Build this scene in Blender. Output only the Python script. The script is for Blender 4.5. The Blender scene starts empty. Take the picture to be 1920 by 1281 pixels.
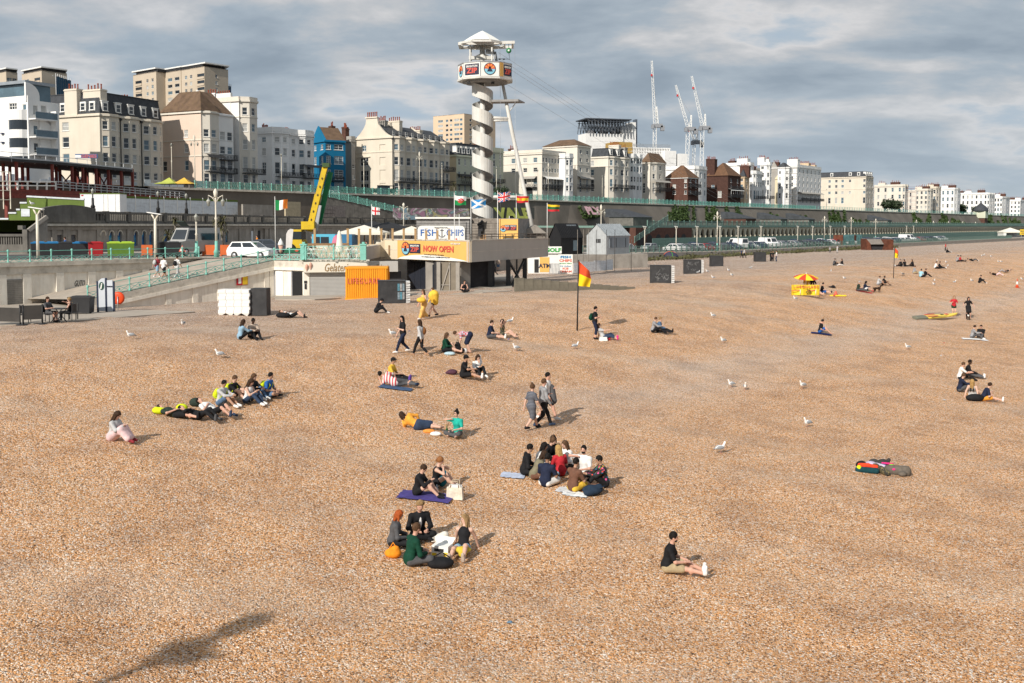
import bpy,math,random
import numpy as np
from mathutils import Vector,Matrix
R=math.radians
random.seed(7)
rng=np.random.default_rng(7)
scene=bpy.context.scene
col=scene.collection
# camera
FPX=1867.0;PITCH=R(3.0);CAMZ=8.0
SHIFT=(math.tan(PITCH)*FPX-217.5)/1920.0
cam_d=bpy.data.cameras.new('camera');cam=bpy.data.objects.new('camera',cam_d);col.objects.link(cam)
cam.location=(0,0,CAMZ);cam.rotation_euler=(R(90)-PITCH,0,0)
cam_d.sensor_width=36.0;cam_d.lens=36.0*FPX/1920.0;cam_d.shift_y=SHIFT
cam_d.clip_start=0.5;cam_d.clip_end=30000.0
scene.camera=cam
# sun and sky
SUN_AZ=(-0.545,-0.838)
SUN_EL=R(33.0)
sun_d=bpy.data.lights.new('sun','SUN');sun=bpy.data.objects.new('sun',sun_d);col.objects.link(sun)
sun_d.energy=4.8;sun_d.angle=R(0.6);sun_d.color=(1.0,0.94,0.85)
tow=Vector((SUN_AZ[0]*math.cos(SUN_EL),SUN_AZ[1]*math.cos(SUN_EL),math.sin(SUN_EL)))
sun.rotation_euler=tow.to_track_quat('Z','Y').to_euler();sun.location=tow*200
world=bpy.data.worlds.new('World');scene.world=world;world.use_nodes=True
nt=world.node_tree;nt.nodes.clear();N=nt.nodes;LK=nt.links
def nd(tree,t,**kw):
 n=tree.nodes.new(t)
 for k,v in kw.items():
  if k.startswith('i_'):
   n.inputs[int(k[2:])].default_value=v
  else:setattr(n,k,v)
 return n
def mth(tree,op,a,b=None,c=None,clamp=False):
 n=tree.nodes.new('ShaderNodeMath');n.operation=op;n.use_clamp=clamp
 for i,v in enumerate((a,b,c)):
  if v is None:continue
  if isinstance(v,(int,float)):n.inputs[i].default_value=v
  else:tree.links.new(v,n.inputs[i])
 return n.outputs[0]
def ramp(tree,fac,stops,interp='LINEAR'):
 n=tree.nodes.new('ShaderNodeValToRGB');cr=n.color_ramp;cr.interpolation=interp
 while len(cr.elements)<len(stops):cr.elements.new(0.5)
 for e,(p,c)in zip(cr.elements,stops):
  e.position=p;e.color=(*c,1)if len(c)==3 else c
 tree.links.new(fac,n.inputs[0]);return n.outputs[0]
def mixc(tree,fac,a,b,mode='MIX'):
 n=tree.nodes.new('ShaderNodeMix');n.data_type='RGBA';n.blend_type=mode
 for sock,v in((n.inputs[0],fac),(n.inputs[6],a),(n.inputs[7],b)):
  if isinstance(v,(int,float)):sock.default_value=v
  elif isinstance(v,tuple):sock.default_value=(*v,1)if len(v)==3 else v
  else:tree.links.new(v,sock)
 return n.outputs[2]
sky=nd(nt,'ShaderNodeTexSky',sky_type='NISHITA',sun_disc=False,sun_elevation=SUN_EL,sun_rotation=math.atan2(SUN_AZ[0],SUN_AZ[1]),altitude=10.0,air_density=1.0,dust_density=1.5,ozone_density=1.0)
tc=nd(nt,'ShaderNodeTexCoord')
sep=nd(nt,'ShaderNodeSeparateXYZ');LK.new(tc.outputs['Generated'],sep.inputs[0])
zz=mth(nt,'ADD',mth(nt,'MAXIMUM',sep.outputs[2],0.0),0.23)
ux=mth(nt,'DIVIDE',sep.outputs[0],zz);uy=mth(nt,'DIVIDE',sep.outputs[1],zz)
cmb=nd(nt,'ShaderNodeCombineXYZ');LK.new(ux,cmb.inputs[0]);LK.new(uy,cmb.inputs[1])
mp=nd(nt,'ShaderNodeMapping');mp.inputs['Location'].default_value=(1.3,0.4,0.0);mp.inputs['Rotation'].default_value=(0,0,R(8));mp.inputs['Scale'].default_value=(0.8,1.0,1.0)
LK.new(cmb.outputs[0],mp.inputs[0])
n1=nd(nt,'ShaderNodeTexNoise');n1.inputs['Scale'].default_value=2.1;n1.inputs['Detail'].default_value=7;n1.inputs['Roughness'].default_value=0.55;n1.inputs['Distortion'].default_value=0.15
LK.new(mp.outputs[0],n1.inputs['Vector'])
mp2=nd(nt,'ShaderNodeMapping');mp2.inputs['Location'].default_value=(0.03,-0.13,0.0);LK.new(mp.outputs[0],mp2.inputs[0])
n2=nd(nt,'ShaderNodeTexNoise');n2.inputs['Scale'].default_value=2.1;n2.inputs['Detail'].default_value=7;n2.inputs['Roughness'].default_value=0.55;n2.inputs['Distortion'].default_value=0.15
LK.new(mp2.outputs[0],n2.inputs['Vector'])
n3=nd(nt,'ShaderNodeTexNoise');n3.inputs['Scale'].default_value=0.55;n3.inputs['Detail'].default_value=3
LK.new(mp.outputs[0],n3.inputs['Vector'])
lit=mth(nt,'MULTIPLY',mth(nt,'SUBTRACT',n1.outputs[0],n2.outputs[0]),0.9)
dens=mth(nt,'SUBTRACT',n1.outputs[0],lit,clamp=True)
ccol=ramp(nt,dens,[(0.30,(0.36,0.455,0.555)),(0.36,(0.42,0.49,0.56)),(0.41,(0.61,0.61,0.62)),(0.455,(0.485,0.505,0.53)),(0.51,(0.365,0.425,0.485)),(0.60,(0.275,0.335,0.40)),(0.72,(0.225,0.28,0.34))])
gap=ramp(nt,n3.outputs[0],[(0.55,(0,0,0)),(0.72,(1,1,1))])
skyc=mixc(nt,1.0,sky.outputs[0],(0.09,0.09,0.09),'MULTIPLY')
hz=ramp(nt,sep.outputs[2],[(0.0,(1,1,1)),(0.16,(0,0,0))])
c1=mixc(nt,mth(nt,'MULTIPLY',gap,0.35),ccol,skyc)
c2=mixc(nt,mth(nt,'MULTIPLY',hz,0.55),c1,(0.46,0.54,0.605))
c3=mixc(nt,mth(nt,'LESS_THAN',sep.outputs[2],-0.004),c2,(0.16,0.20,0.22))
bg=nd(nt,'ShaderNodeBackground');bg.inputs[1].default_value=1.0
LK.new(c3,bg.inputs[0])
wo=nd(nt,'ShaderNodeOutputWorld');LK.new(bg.outputs[0],wo.inputs[0])
vs=scene.view_settings
vs.view_transform='Standard';vs.look='None';vs.exposure=0.12;vs.gamma=1.0;vs.use_curve_mapping=False
scene.cycles.use_denoising=True
scene.cycles.max_bounces=5;scene.cycles.diffuse_bounces=3;scene.cycles.glossy_bounces=2
scene.cycles.transparent_max_bounces=12;scene.cycles.caustics_reflective=False;scene.cycles.caustics_refractive=False
# measuring helpers (photo pixel -> place)
DX,DY=0.620,0.784
NX,NY=0.784,-0.620
_hs=[-400,-95,-80,-66,-58,-50,-42,-37,-34,-31,-27,-24,-21,-16,-11,0,12,60]
_hz=[2.1,2.1,2.1,2.15,2.55,2.9,2.95,2.85,2.55,2.1,1.5,1.05,.7,.35,0.0,-.7,-1.6,-5.5]
def beach_z(x,y):
 s=NX*x+NY*y
 return float(np.interp(s,_hs,_hz))
def ray(px,py):
 cx=(px-960.0)/FPX;cy=(640.5-py)/FPX+SHIFT*1920.0/FPX
 return Vector((cx,math.cos(PITCH)+cy*math.sin(PITCH),cy*math.cos(PITCH)-math.sin(PITCH)))
def W(px,py,Y):
 d=ray(px,py);k=Y/d.y
 return Vector((d.x*k,Y,CAMZ+d.z*k))
def XY(px,Y):
 return W(px,423,Y).xy
def ZP(py,Y):
 return W(960,py,Y).z
def G(px,py,off=0.0):
 d=ray(px,py);lo=5.0;f=lambda Y:CAMZ+d.z/d.y*Y-beach_z(d.x/d.y*Y,Y)-off
 Y=lo
 while Y<900 and f(Y)>0:Y+=1.0
 a,b=Y-1.0,Y
 for _ in range(30):
  m=(a+b)/2
  if f(m)>0:a=m
  else:b=m
 return Vector((d.x/d.y*b,b,beach_z(d.x/d.y*b,b)))
def GZ(px,py,z):
 d=ray(px,py);k=(z-CAMZ)/d.z
 return Vector((d.x*k,d.y*k,z))
def SP(px,s,z=0.0):
 d=ray(px,423);u=d.x/d.y
 Y=s/(NX*u+NY)
 return Vector((u*Y,Y,z))
 # objects
def tag(o,label=None,cat=None,group=None,kind=None):
 if label:o['label']=label
 if cat:o['category']=cat
 if group:o['group']=group
 if kind:o['kind']=kind
 return o
def thing(name,label,cat,loc=(0,0,0),rz=0.0,group=None):
 o=bpy.data.objects.new(name,None);o.empty_display_size=.3;col.objects.link(o)
 o.location=loc;o.rotation_euler=(0,0,rz)
 return tag(o,label,cat,group)
def put(name,me,parent=None,loc=(0,0,0),rz=0.0,sc=None,label=None,kind=None):
 o=bpy.data.objects.new(name,me);col.objects.link(o)
 o.location=loc
 if rz:o.rotation_euler=(0,0,rz)
 if sc is not None:o.scale=sc
 if parent is not None:o.parent=parent
 if label:o['label']=label
 if kind:o['kind']=kind
 return o
KIDS={}
def copy_tree(o,parent=None,loc=None,rz=None):
 c=o.copy();col.objects.link(c)
 if parent is not None:c.parent=parent
 if loc is not None:c.location=loc
 if rz is not None:c.rotation_euler=(0,0,rz)
 for ch in o.children:copy_tree(ch,c)
 return c
class MB:
 """collects shapes into one mesh"""
 def __init__(s):s.v=[];s.f=[];s.m=[];s.sm=[]
 def add(s,vs,fs,mi=0,smooth=False):
  k=len(s.v);s.v.extend([tuple(p)for p in vs])
  for f in fs:s.f.append(tuple(i+k for i in f));s.m.append(mi);s.sm.append(smooth)
  return s
 def box(s,c,d,rz=0.0,mi=0,taper=1.0,ry=0.0,rx=0.0):
  x,y,z=d[0]/2,d[1]/2,d[2]/2;t=taper
  vs=[(-x,-y,-z),(x,-y,-z),(x,y,-z),(-x,y,-z),(-x*t,-y*t,z),(x*t,-y*t,z),(x*t,y*t,z),(-x*t,y*t,z)]
  M=Matrix.Rotation(rz,3,'Z')@Matrix.Rotation(ry,3,'Y')@Matrix.Rotation(rx,3,'X')
  c=Vector(c)
  return s.add([M@Vector(p)+c for p in vs],[(0,3,2,1),(4,5,6,7),(0,1,5,4),(1,2,6,5),(2,3,7,6),(3,0,4,7)],mi)
 def bb(s,a,b,mi=0):
  return s.box([(a[i]+b[i])/2 for i in range(3)],[abs(b[i]-a[i])for i in range(3)],mi=mi)
 def bar(s,a,b,w,h=None,mi=0):
  a,b=Vector(a),Vector(b);d=b-a;L=d.length
  if L<1e-6:return s
  h=h or w;z=d/L;up=Vector((0,0,1))if abs(z.z)<.98 else Vector((0,1,0))
  x=z.cross(up).normalized();y=x.cross(z)
  o=[(-w/2,-h/2),(w/2,-h/2),(w/2,h/2),(-w/2,h/2)]
  vs=[a+x*p+y*q for p,q in o]+[b+x*p+y*q for p,q in o]
  return s.add(vs,[(0,1,2,3),(7,6,5,4),(0,4,5,1),(1,5,6,2),(2,6,7,3),(3,7,4,0)],mi)
 def tube(s,pts,r,n=8,mi=0,caps=True,smooth=True):
  pts=[Vector(p)for p in pts];rs=r if isinstance(r,(list,tuple))else[r]*len(pts)
  vs=[];fs=[];prev=None
  for i,p in enumerate(pts):
   t=(pts[min(i+1,len(pts)-1)]-pts[max(i-1,0)])
   t=t.normalized()if t.length>1e-9 else Vector((0,0,1))
   if prev is None:
    up=Vector((0,0,1))if abs(t.z)<.9 else Vector((1,0,0));x=t.cross(up).normalized()
   else:
    x=prev-t*prev.dot(t);x=x.normalized()if x.length>1e-6 else t.orthogonal().normalized()
   prev=x;y=t.cross(x)
   for k in range(n):
    a=2*math.pi*k/n;vs.append(p+(x*math.cos(a)+y*math.sin(a))*rs[i])
  for i in range(len(pts)-1):
   for k in range(n):
    k2=(k+1)%n;fs.append((i*n+k,i*n+k2,(i+1)*n+k2,(i+1)*n+k))
  s.add(vs,fs,mi,smooth)
  if caps:
   k0=len(s.v)-len(vs)
   s.f.append(tuple(k0+k for k in reversed(range(n))));s.m.append(mi);s.sm.append(False)
   e=k0+(len(pts)-1)*n
   s.f.append(tuple(e+k for k in range(n)));s.m.append(mi);s.sm.append(False)
  return s
 def lathe(s,prof,c=(0,0,0),n=12,mi=0,smooth=True,arc=2*math.pi,a0=0.0):
  full=abs(arc-2*math.pi)<1e-6;nn=n if full else n+1;vs=[];fs=[]
  for r,z in prof:
   for k in range(nn):
    a=a0+arc*k/n;vs.append((c[0]+r*math.cos(a),c[1]+r*math.sin(a),c[2]+z))
  for i in range(len(prof)-1):
   for k in range(n):
    k2=(k+1)%nn;fs.append((i*nn+k,i*nn+k2,(i+1)*nn+k2,(i+1)*nn+k))
  s.add(vs,fs,mi,smooth)
  if full:
   k0=len(s.v)-len(vs)
   if prof[0][0]>1e-4:s.f.append(tuple(k0+k for k in reversed(range(n))));s.m.append(mi);s.sm.append(False)
   if prof[-1][0]>1e-4:
    e=k0+(len(prof)-1)*n;s.f.append(tuple(e+k for k in range(n)));s.m.append(mi);s.sm.append(False)
  return s
 def prism(s,poly,z0,z1,mi=0):
  n=len(poly);vs=[(p[0],p[1],z0)for p in poly]+[(p[0],p[1],z1)for p in poly]
  ar=sum(poly[i][0]*poly[(i+1)%n][1]-poly[(i+1)%n][0]*poly[i][1]for i in range(n))
  fs=[(i,(i+1)%n,n+(i+1)%n,n+i)for i in range(n)]+[tuple(reversed(range(n))),tuple(range(n,2*n))]
  if ar<0:fs=[tuple(reversed(f))for f in fs]
  return s.add(vs,fs,mi)
 def plate(s,poly,a,b,t,mi=0):
  """outline poly of (u, v) in the vertical plane along a->b (u metres from a), thickness t either side"""
  a=Vector(a);d=(Vector(b)-a);d.z=0;d.normalize();q=Vector((-d.y,d.x,0))
  n=len(poly);P=[a+d*u+Vector((0,0,v))for u,v in poly]
  vs=[p-q*t/2 for p in P]+[p+q*t/2 for p in P]
  fs=[tuple(range(n)),tuple(reversed(range(n,2*n)))]+[((i+1)%n,i,n+i,n+(i+1)%n)for i in range(n)]
  ar=sum(poly[i][0]*poly[(i+1)%n][1]-poly[(i+1)%n][0]*poly[i][1]for i in range(n))
  if ar<0:fs=[tuple(reversed(f))for f in fs]
  return s.add(vs,fs,mi)
 def quad(s,a,b,c,d,mi=0):return s.add([a,b,c,d],[(0,1,2,3)],mi)
 def mesh(s,name,mats):
  me=bpy.data.meshes.new(name);me.from_pydata(s.v,[],s.f)
  mats=mats if isinstance(mats,(list,tuple))else[mats]
  for m in mats:me.materials.append(m)
  if len(s.f):
   if len(mats)>1:me.polygons.foreach_set('material_index',s.m)
   me.polygons.foreach_set('use_smooth',s.sm)
  me.update();return me
 def put(s,name,mats,parent=None,loc=(0,0,0),rz=0.0,label=None,kind=None):
  return put(name,s.mesh(name,mats),parent,loc,rz,None,label,kind)
  # materials
_M={}
def mat(name,c,rough=0.7,var=0.12,scale=1.5,bump=0.0,bscale=30.0,metal=0.0,spec=0.3,dirt=0.0,dirtc=(0.12,0.10,0.08),streak=False,vec='Object'):
 if name in _M:return _M[name]
 m=bpy.data.materials.new(name);m.use_nodes=True;t=m.node_tree;b=t.nodes['Principled BSDF']
 b.inputs['Roughness'].default_value=rough;b.inputs['Metallic'].default_value=metal;b.inputs['Specular IOR Level'].default_value=spec
 tcn=t.nodes.new('ShaderNodeTexCoord');V=tcn.outputs[vec]
 if var>0 or dirt>0:
  n=t.nodes.new('ShaderNodeTexNoise');n.inputs['Scale'].default_value=scale;n.inputs['Detail'].default_value=6;n.inputs['Roughness'].default_value=.6
  t.links.new(V,n.inputs['Vector'])
  lo=tuple(x*(1-var)for x in c);hi=tuple(min(1,x*(1+var*.6))for x in c)
  cc=ramp(t,n.outputs[0],[(0.3,lo),(0.7,hi)])
  if dirt>0:
   mp2=t.nodes.new('ShaderNodeMapping');mp2.inputs['Scale'].default_value=(1.7,1.7,0.22)if streak else(1,1,1)
   t.links.new(V,mp2.inputs[0])
   n2_=t.nodes.new('ShaderNodeTexNoise');n2_.inputs['Scale'].default_value=scale*1.7;n2_.inputs['Detail'].default_value=8;n2_.inputs['Roughness'].default_value=.7
   t.links.new(mp2.outputs[0],n2_.inputs['Vector'])
   f=ramp(t,n2_.outputs[0],[(0.46,(0,0,0)),(0.72,(1,1,1))])
   cc=mixc(t,mth(t,'MULTIPLY',f,dirt),cc,dirtc)
  t.links.new(cc,b.inputs['Base Color'])
 else:b.inputs['Base Color'].default_value=(*c,1)
 if bump>0:
  bn=t.nodes.new('ShaderNodeTexNoise');bn.inputs['Scale'].default_value=bscale;bn.inputs['Detail'].default_value=5
  t.links.new(V,bn.inputs['Vector'])
  bu=t.nodes.new('ShaderNodeBump');bu.inputs['Strength'].default_value=bump;bu.inputs['Distance'].default_value=0.02
  t.links.new(bn.outputs[0],bu.inputs['Height']);t.links.new(bu.outputs[0],b.inputs['Normal'])
 _M[name]=m;return m
def cmat(c,rough=0.75,pre='cloth'):
 return mat('%s_%02x%02x%02x'%(pre,int(c[0]*255),int(c[1]*255),int(c[2]*255)),c,rough=rough,var=.28,scale=7,bump=.8,bscale=11,spec=.12)
def srgb(r,g,b):
 f=lambda v:(v/255/12.92)if v/255<=.04045 else((v/255+.055)/1.055)**2.4
 return(f(r),f(g),f(b))
def emis(name,c,st):
 m=mat(name,c,var=0);b=m.node_tree.nodes['Principled BSDF']
 b.inputs['Emission Color'].default_value=(*c,1);b.inputs['Emission Strength'].default_value=st;return m
def text_mesh(txt,size,depth=0.01,shear=0.0,spacing=1.0,align='CENTER',bold=0.0,xscale=1.0):
 cu=bpy.data.curves.new('txt','FONT');cu.body=txt;cu.size=size;cu.extrude=depth;cu.align_x=align;cu.align_y='CENTER'
 cu.shear=shear;cu.space_character=spacing;cu.resolution_u=2;cu.offset=bold
 o=bpy.data.objects.new('txt',cu);col.objects.link(o)
 dg=bpy.context.evaluated_depsgraph_get();me=bpy.data.meshes.new_from_object(o.evaluated_get(dg))
 bpy.data.objects.remove(o);bpy.data.curves.remove(cu)
 for v in me.vertices:v.co.x*=xscale
 return me
def lettering(txt,size,m,parent,loc,rz=0.0,depth=0.008,name='lettering',fit=None,up=True,**kw):
 """upright text facing local -y before the turn rz"""
 me=text_mesh(txt,size,depth,**kw);me.name=name;me.materials.append(m)
 if fit:
  xs=[v.co.x for v in me.vertices];k=fit/(max(xs)-min(xs))
  for v in me.vertices:v.co.x*=k
 o=put(name,me,parent,loc);o.rotation_euler=(R(90),0,rz);return o
 # lettering made first (one evaluation for all of it)
TM={}
def prebuild(lst):
 obs=[]
 for key,txt,kw in lst:
  cu=bpy.data.curves.new('txt','FONT');cu.body=txt;cu.size=1.0;cu.extrude=kw.get('depth',0.012);cu.align_x='CENTER';cu.align_y='CENTER'
  cu.shear=kw.get('shear',0);cu.space_character=kw.get('spacing',1.0);cu.space_line=kw.get('line',1.0);cu.resolution_u=2;cu.offset=kw.get('bold',0.0)
  o=bpy.data.objects.new('txt',cu);col.objects.link(o);obs.append((key,o,cu))
 dg=bpy.context.evaluated_depsgraph_get()
 for key,o,cu in obs:TM[key]=bpy.data.meshes.new_from_object(o.evaluated_get(dg))
 for key,o,cu in obs:bpy.data.objects.remove(o);bpy.data.curves.remove(cu)
 for me in TM.values():
  a=np.empty(len(me.vertices)*3);me.vertices.foreach_get('co',a);a=a.reshape(-1,3)
  mn,mx=a.min(0),a.max(0);a[:,:2]-=(mn[:2]+mx[:2])/2;me.vertices.foreach_set('co',a.ravel())
  me['w']=float(mx[0]-mn[0]);me['h']=float(mx[1]-mn[1])
prebuild([('zip','ZIP',dict(bold=.03)),('brighton','BRIGHTON',dict(bold=.02)),('now','NOW OPEN',dict(bold=.025)),('fish','FISH',dict(bold=.015,spacing=1.05)),('chips','CHIPS',dict(bold=.015,spacing=1.05)),('trad','TRADITIONAL',{}),('bton','BRIGHTON EST',{}),('lifeguard','LIFEGUARD',dict(spacing=1.25,bold=.01)),('lifegu','LIFEGUARDS',dict(bold=.02,spacing=1.3)),('gel','Gelateria',dict(shear=.35)),('golf','GOLF',dict(bold=.045)),('fish2','FISH',dict(bold=.04)),('chips2','CHIPS',dict(bold=.04)),('mushy','MUSHY PEAS',dict(bold=.02)),('mr','Mr Softee',dict(shear=.3)),('ice','ICE',dict(bold=.04)),('cream','CREAM',dict(bold=.04)),('web','www.brightonzip.com / info@brightonzip.com',{}),('book','For bookings and further information',{}),('i','i',dict(shear=.2,bold=.03)),('genies','GENIES',dict(bold=.03)),('num','53',dict(bold=.03)),('swim','SWIM\nBETWEEN\nFLAGS',dict(bold=.015,line=.9)),('zone','LIVE ZONE',{}),('tag','GUTO',dict(shear=.4)),('fly','PLY',dict(bold=.06)),('crew','VALE',dict(bold=.05,shear=-.3)),('bea','BEACH\nLAND',dict(bold=.02)),('dest','VISIT BRIGHTON',{}),('crane','54',dict(bold=.02)),('cafe','PLANAVIN',{}),('atm','ATM',dict(bold=.03))])
def letter(key,m,parent,loc,rz,h=None,w=None,name='lettering'):
 """upright lettering facing local -y (before rz), height h, width w"""
 me=TM[key]
 if not me.materials:me.materials.append(m)
 elif me.materials[0]!=m:me=me.copy();me.materials.clear();me.materials.append(m)
 kh=(h/me['h'])if h else None;kw_=(w/me['w'])if w else kh
 o=put(name,me,parent,loc,sc=(kw_,kh or kw_,1));o.rotation_euler=(R(90),0,rz);return o
 # ground
def nz(x,y):
 return(.05*math.sin(x*.31+y*.17+1)+.045*math.sin(x*.12-y*.37)+.03*math.sin(x*.9+1.3*y)+.025*math.sin(1.9*x-.8*y+2)+.05*math.sin(y*.21+2*math.sin(x*.07)))
_bz0=beach_z
def beach_z(x,y):
 s=NX*x+NY*y
 return float(np.interp(s,_hs,_hz))+(nz(x,y)if-56<s<30 else 0.0)
def ST(s,t):return(NX*s+DX*t,NY*s+DY*t)
def beach_material():
 m=bpy.data.materials.new('shingle');m.use_nodes=True;t=m.node_tree;b=t.nodes['Principled BSDF'];L=t.links
 b.inputs['Roughness'].default_value=.78;b.inputs['Specular IOR Level'].default_value=.25
 c=t.nodes.new('ShaderNodeTexCoord')
 wn=t.nodes.new('ShaderNodeTexNoise');wn.inputs['Scale'].default_value=9.0;wn.inputs['Detail'].default_value=2;L.new(c.outputs['Object'],wn.inputs['Vector'])
 wv=mixc(t,.04,c.outputs['Object'],wn.outputs['Color'],'LINEAR_LIGHT')
 def vor(scale,rand=1.0):
  v=t.nodes.new('ShaderNodeTexVoronoi');v.inputs['Scale'].default_value=scale;v.inputs['Randomness'].default_value=rand
  L.new(wv,v.inputs['Vector']);return v
 v1=vor(31.0);v2=vor(58.0);v3=vor(11.0)
 def cell(v):
  s=t.nodes.new('ShaderNodeSeparateColor');L.new(v.outputs['Color'],s.inputs[0]);return s
 s1=cell(v1);s2=cell(v2);s3=cell(v3)
 big=t.nodes.new('ShaderNodeTexNoise');big.inputs['Scale'].default_value=.09;big.inputs['Detail'].default_value=5;L.new(c.outputs['Object'],big.inputs['Vector'])
 warm=[(0.0,(.05,.04,.038)),(.11,(.22,.13,.075)),(.22,(.58,.265,.09)),(.44,(.80,.375,.14)),(.62,(.83,.465,.21)),(.76,(.50,.385,.30)),(.86,(.82,.60,.41)),(1.0,(.95,.88,.80))]
 pale=[(0.0,(.05,.048,.05)),(.12,(.19,.145,.12)),(.25,(.38,.23,.14)),(.45,(.52,.325,.20)),(.62,(.55,.39,.275)),(.76,(.36,.32,.29)),(.86,(.68,.53,.42)),(1.0,(.92,.88,.84))]  # greyer upper shingle, darkened further to suggest cloud shade on the far beach
 pick=mth(t,'ADD',mth(t,'MULTIPLY',s1.outputs[0],.62),mth(t,'MULTIPLY',s2.outputs[1],.38))
 pick=mth(t,'ADD',mth(t,'MULTIPLY',mth(t,'SUBTRACT',pick,.5),1.5),.5,clamp=True)
 cw=ramp(t,pick,warm);cp=ramp(t,pick,pale)
 dp=t.nodes.new('ShaderNodeVectorMath');dp.operation='DOT_PRODUCT';L.new(c.outputs['Object'],dp.inputs[0]);dp.inputs[1].default_value=(NX,NY,0)
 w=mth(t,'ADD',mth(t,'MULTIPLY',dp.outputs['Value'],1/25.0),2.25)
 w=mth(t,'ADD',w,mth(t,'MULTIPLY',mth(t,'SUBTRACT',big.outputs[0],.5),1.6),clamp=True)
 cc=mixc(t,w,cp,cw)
 wv2=t.nodes.new('ShaderNodeTexNoise');wv2.inputs['Scale'].default_value=.16;wv2.inputs['Detail'].default_value=6
 mpp=t.nodes.new('ShaderNodeMapping');mpp.inputs['Rotation'].default_value=(0,0,-math.atan2(DY,DX));mpp.inputs['Scale'].default_value=(.25,1.5,1);L.new(c.outputs['Object'],mpp.inputs[0]);L.new(mpp.outputs[0],wv2.inputs['Vector'])
 ridge=ramp(t,wv2.outputs[0],[(.5,(0,0,0)),(.66,(1,1,1))])
 cc=mixc(t,mth(t,'MULTIPLY',ridge,.32),cc,(.62,.52,.42))
 dt=t.nodes.new('ShaderNodeVectorMath');dt.operation='DOT_PRODUCT';L.new(c.outputs['Object'],dt.inputs[0]);dt.inputs[1].default_value=(DX,DY,0)
 sw=mth(t,'ADD',dp.outputs['Value'],mth(t,'MULTIPLY',mth(t,'SUBTRACT',wv2.outputs[0],.5),9.0))
 band_=mth(t,'SUBTRACT',1.0,mth(t,'MULTIPLY',mth(t,'ABSOLUTE',mth(t,'ADD',sw,22.5)),1/3.6),clamp=True)
 band_=mth(t,'MULTIPLY',band_,mth(t,'MULTIPLY',mth(t,'SUBTRACT',dt.outputs['Value'],24),1/12.0,clamp=True))
 cc=mixc(t,mth(t,'MULTIPLY',band_,.5),cc,mixc(t,.5,cp,(.70,.61,.53)))
 pn=t.nodes.new('ShaderNodeTexNoise');pn.inputs['Scale'].default_value=.55;pn.inputs['Detail'].default_value=6;L.new(c.outputs['Object'],pn.inputs['Vector'])
 cc=mixc(t,1.0,cc,ramp(t,pn.outputs[0],[(.32,(.80,.79,.80)),(.55,(1,1,1)),(.72,(1.0,1.0,.98))]),'MULTIPLY')
 L.new(cc,b.inputs['Base Color'])
 fn_=t.nodes.new('ShaderNodeTexNoise');fn_.inputs['Scale'].default_value=1.5;fn_.inputs['Detail'].default_value=3;L.new(c.outputs['Object'],fn_.inputs['Vector'])
 b2=t.nodes.new('ShaderNodeBump');b2.inputs['Strength'].default_value=.8;b2.inputs['Distance'].default_value=.16;L.new(fn_.outputs[0],b2.inputs['Height'])
 hgt=mth(t,'ADD',mth(t,'MULTIPLY',v1.outputs['Distance'],-1.0),mth(t,'ADD',mth(t,'MULTIPLY',v3.outputs['Distance'],-.9),mth(t,'MULTIPLY',s1.outputs[2],.5)))
 bu=t.nodes.new('ShaderNodeBump');bu.inputs['Strength'].default_value=1.0;bu.inputs['Distance'].default_value=.032
 L.new(hgt,bu.inputs['Height']);L.new(b2.outputs[0],bu.inputs['Normal']);L.new(bu.outputs[0],b.inputs['Normal'])
 return m
def grid_mesh(name,T,S,zf,m,smooth=True):
 tt,ss=np.meshgrid(T,S,indexing='ij');X=NX*ss+DX*tt;Y=NY*ss+DY*tt;Z=zf(X,Y,ss,tt)
 v=np.stack([X,Y,Z],-1).reshape(-1,3);n,k=len(T),len(S)
 i=np.arange(n*k).reshape(n,k)
 f=np.stack([i[:-1,:-1],i[1:,:-1],i[1:,1:],i[:-1,1:]],-1).reshape(-1,4)
 a=v[f[0,1]]-v[f[0,0]];b_=v[f[0,3]]-v[f[0,0]]
 if a[0]*b_[1]-a[1]*b_[0]<0:f=f[:,::-1]
 me=bpy.data.meshes.new(name);me.from_pydata(v.tolist(),[],f.tolist());me.materials.append(m)
 me.polygons.foreach_set('use_smooth',[smooth]*len(me.polygons));return me
_nzv=np.vectorize(nz)
def zbeach(X,Y,s,t):
 z=np.interp(s,_hs,_hz);w=((s>-56)&(s<30));return z+np.where(w,_nzv(X,Y),0)
Ts=np.concatenate([np.arange(-400,-20,20),np.arange(-20,150,.55),np.arange(150,400,5),np.geomspace(400,4000,24)])
Ss=np.concatenate([np.arange(-100,-66,4),np.arange(-66,10,.55),np.arange(10,62,5)])
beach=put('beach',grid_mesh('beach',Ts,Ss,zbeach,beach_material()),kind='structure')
seam=mat('sea_water',(.05,.085,.09),rough=.12,var=.2,scale=.02,bump=.5,bscale=.6,spec=.5)
put('sea',MB().quad((-9000,-9000,-2.1),(9000,-9000,-2.1),(9000,9000,-2.1),(-9000,9000,-2.1)).mesh('sea',seam),kind='structure')
asph=mat('asphalt',(.085,.082,.08),rough=.9,var=.3,scale=.6,bump=.3,bscale=60)
conc=mat('concrete',(.36,.33,.29),rough=.85,var=.22,scale=.7,bump=.25,bscale=14,dirt=.5,dirtc=(.16,.14,.12))
pave=mat('promenade_paving',(.40,.345,.285),rough=.88,var=.2,scale=.8,bump=.2,bscale=20,dirt=.35,dirtc=(.17,.15,.13))
whitew=mat('painted_wall',(.80,.75,.66),rough=.8,var=.12,scale=.8,bump=.3,bscale=9,dirt=.55,dirtc=(.46,.38,.28),streak=True)
capst=mat('cap_stone',(.60,.55,.47),rough=.85,var=.2,scale=1.1,bump=.3,bscale=16,dirt=.55,dirtc=(.18,.16,.13))
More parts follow.
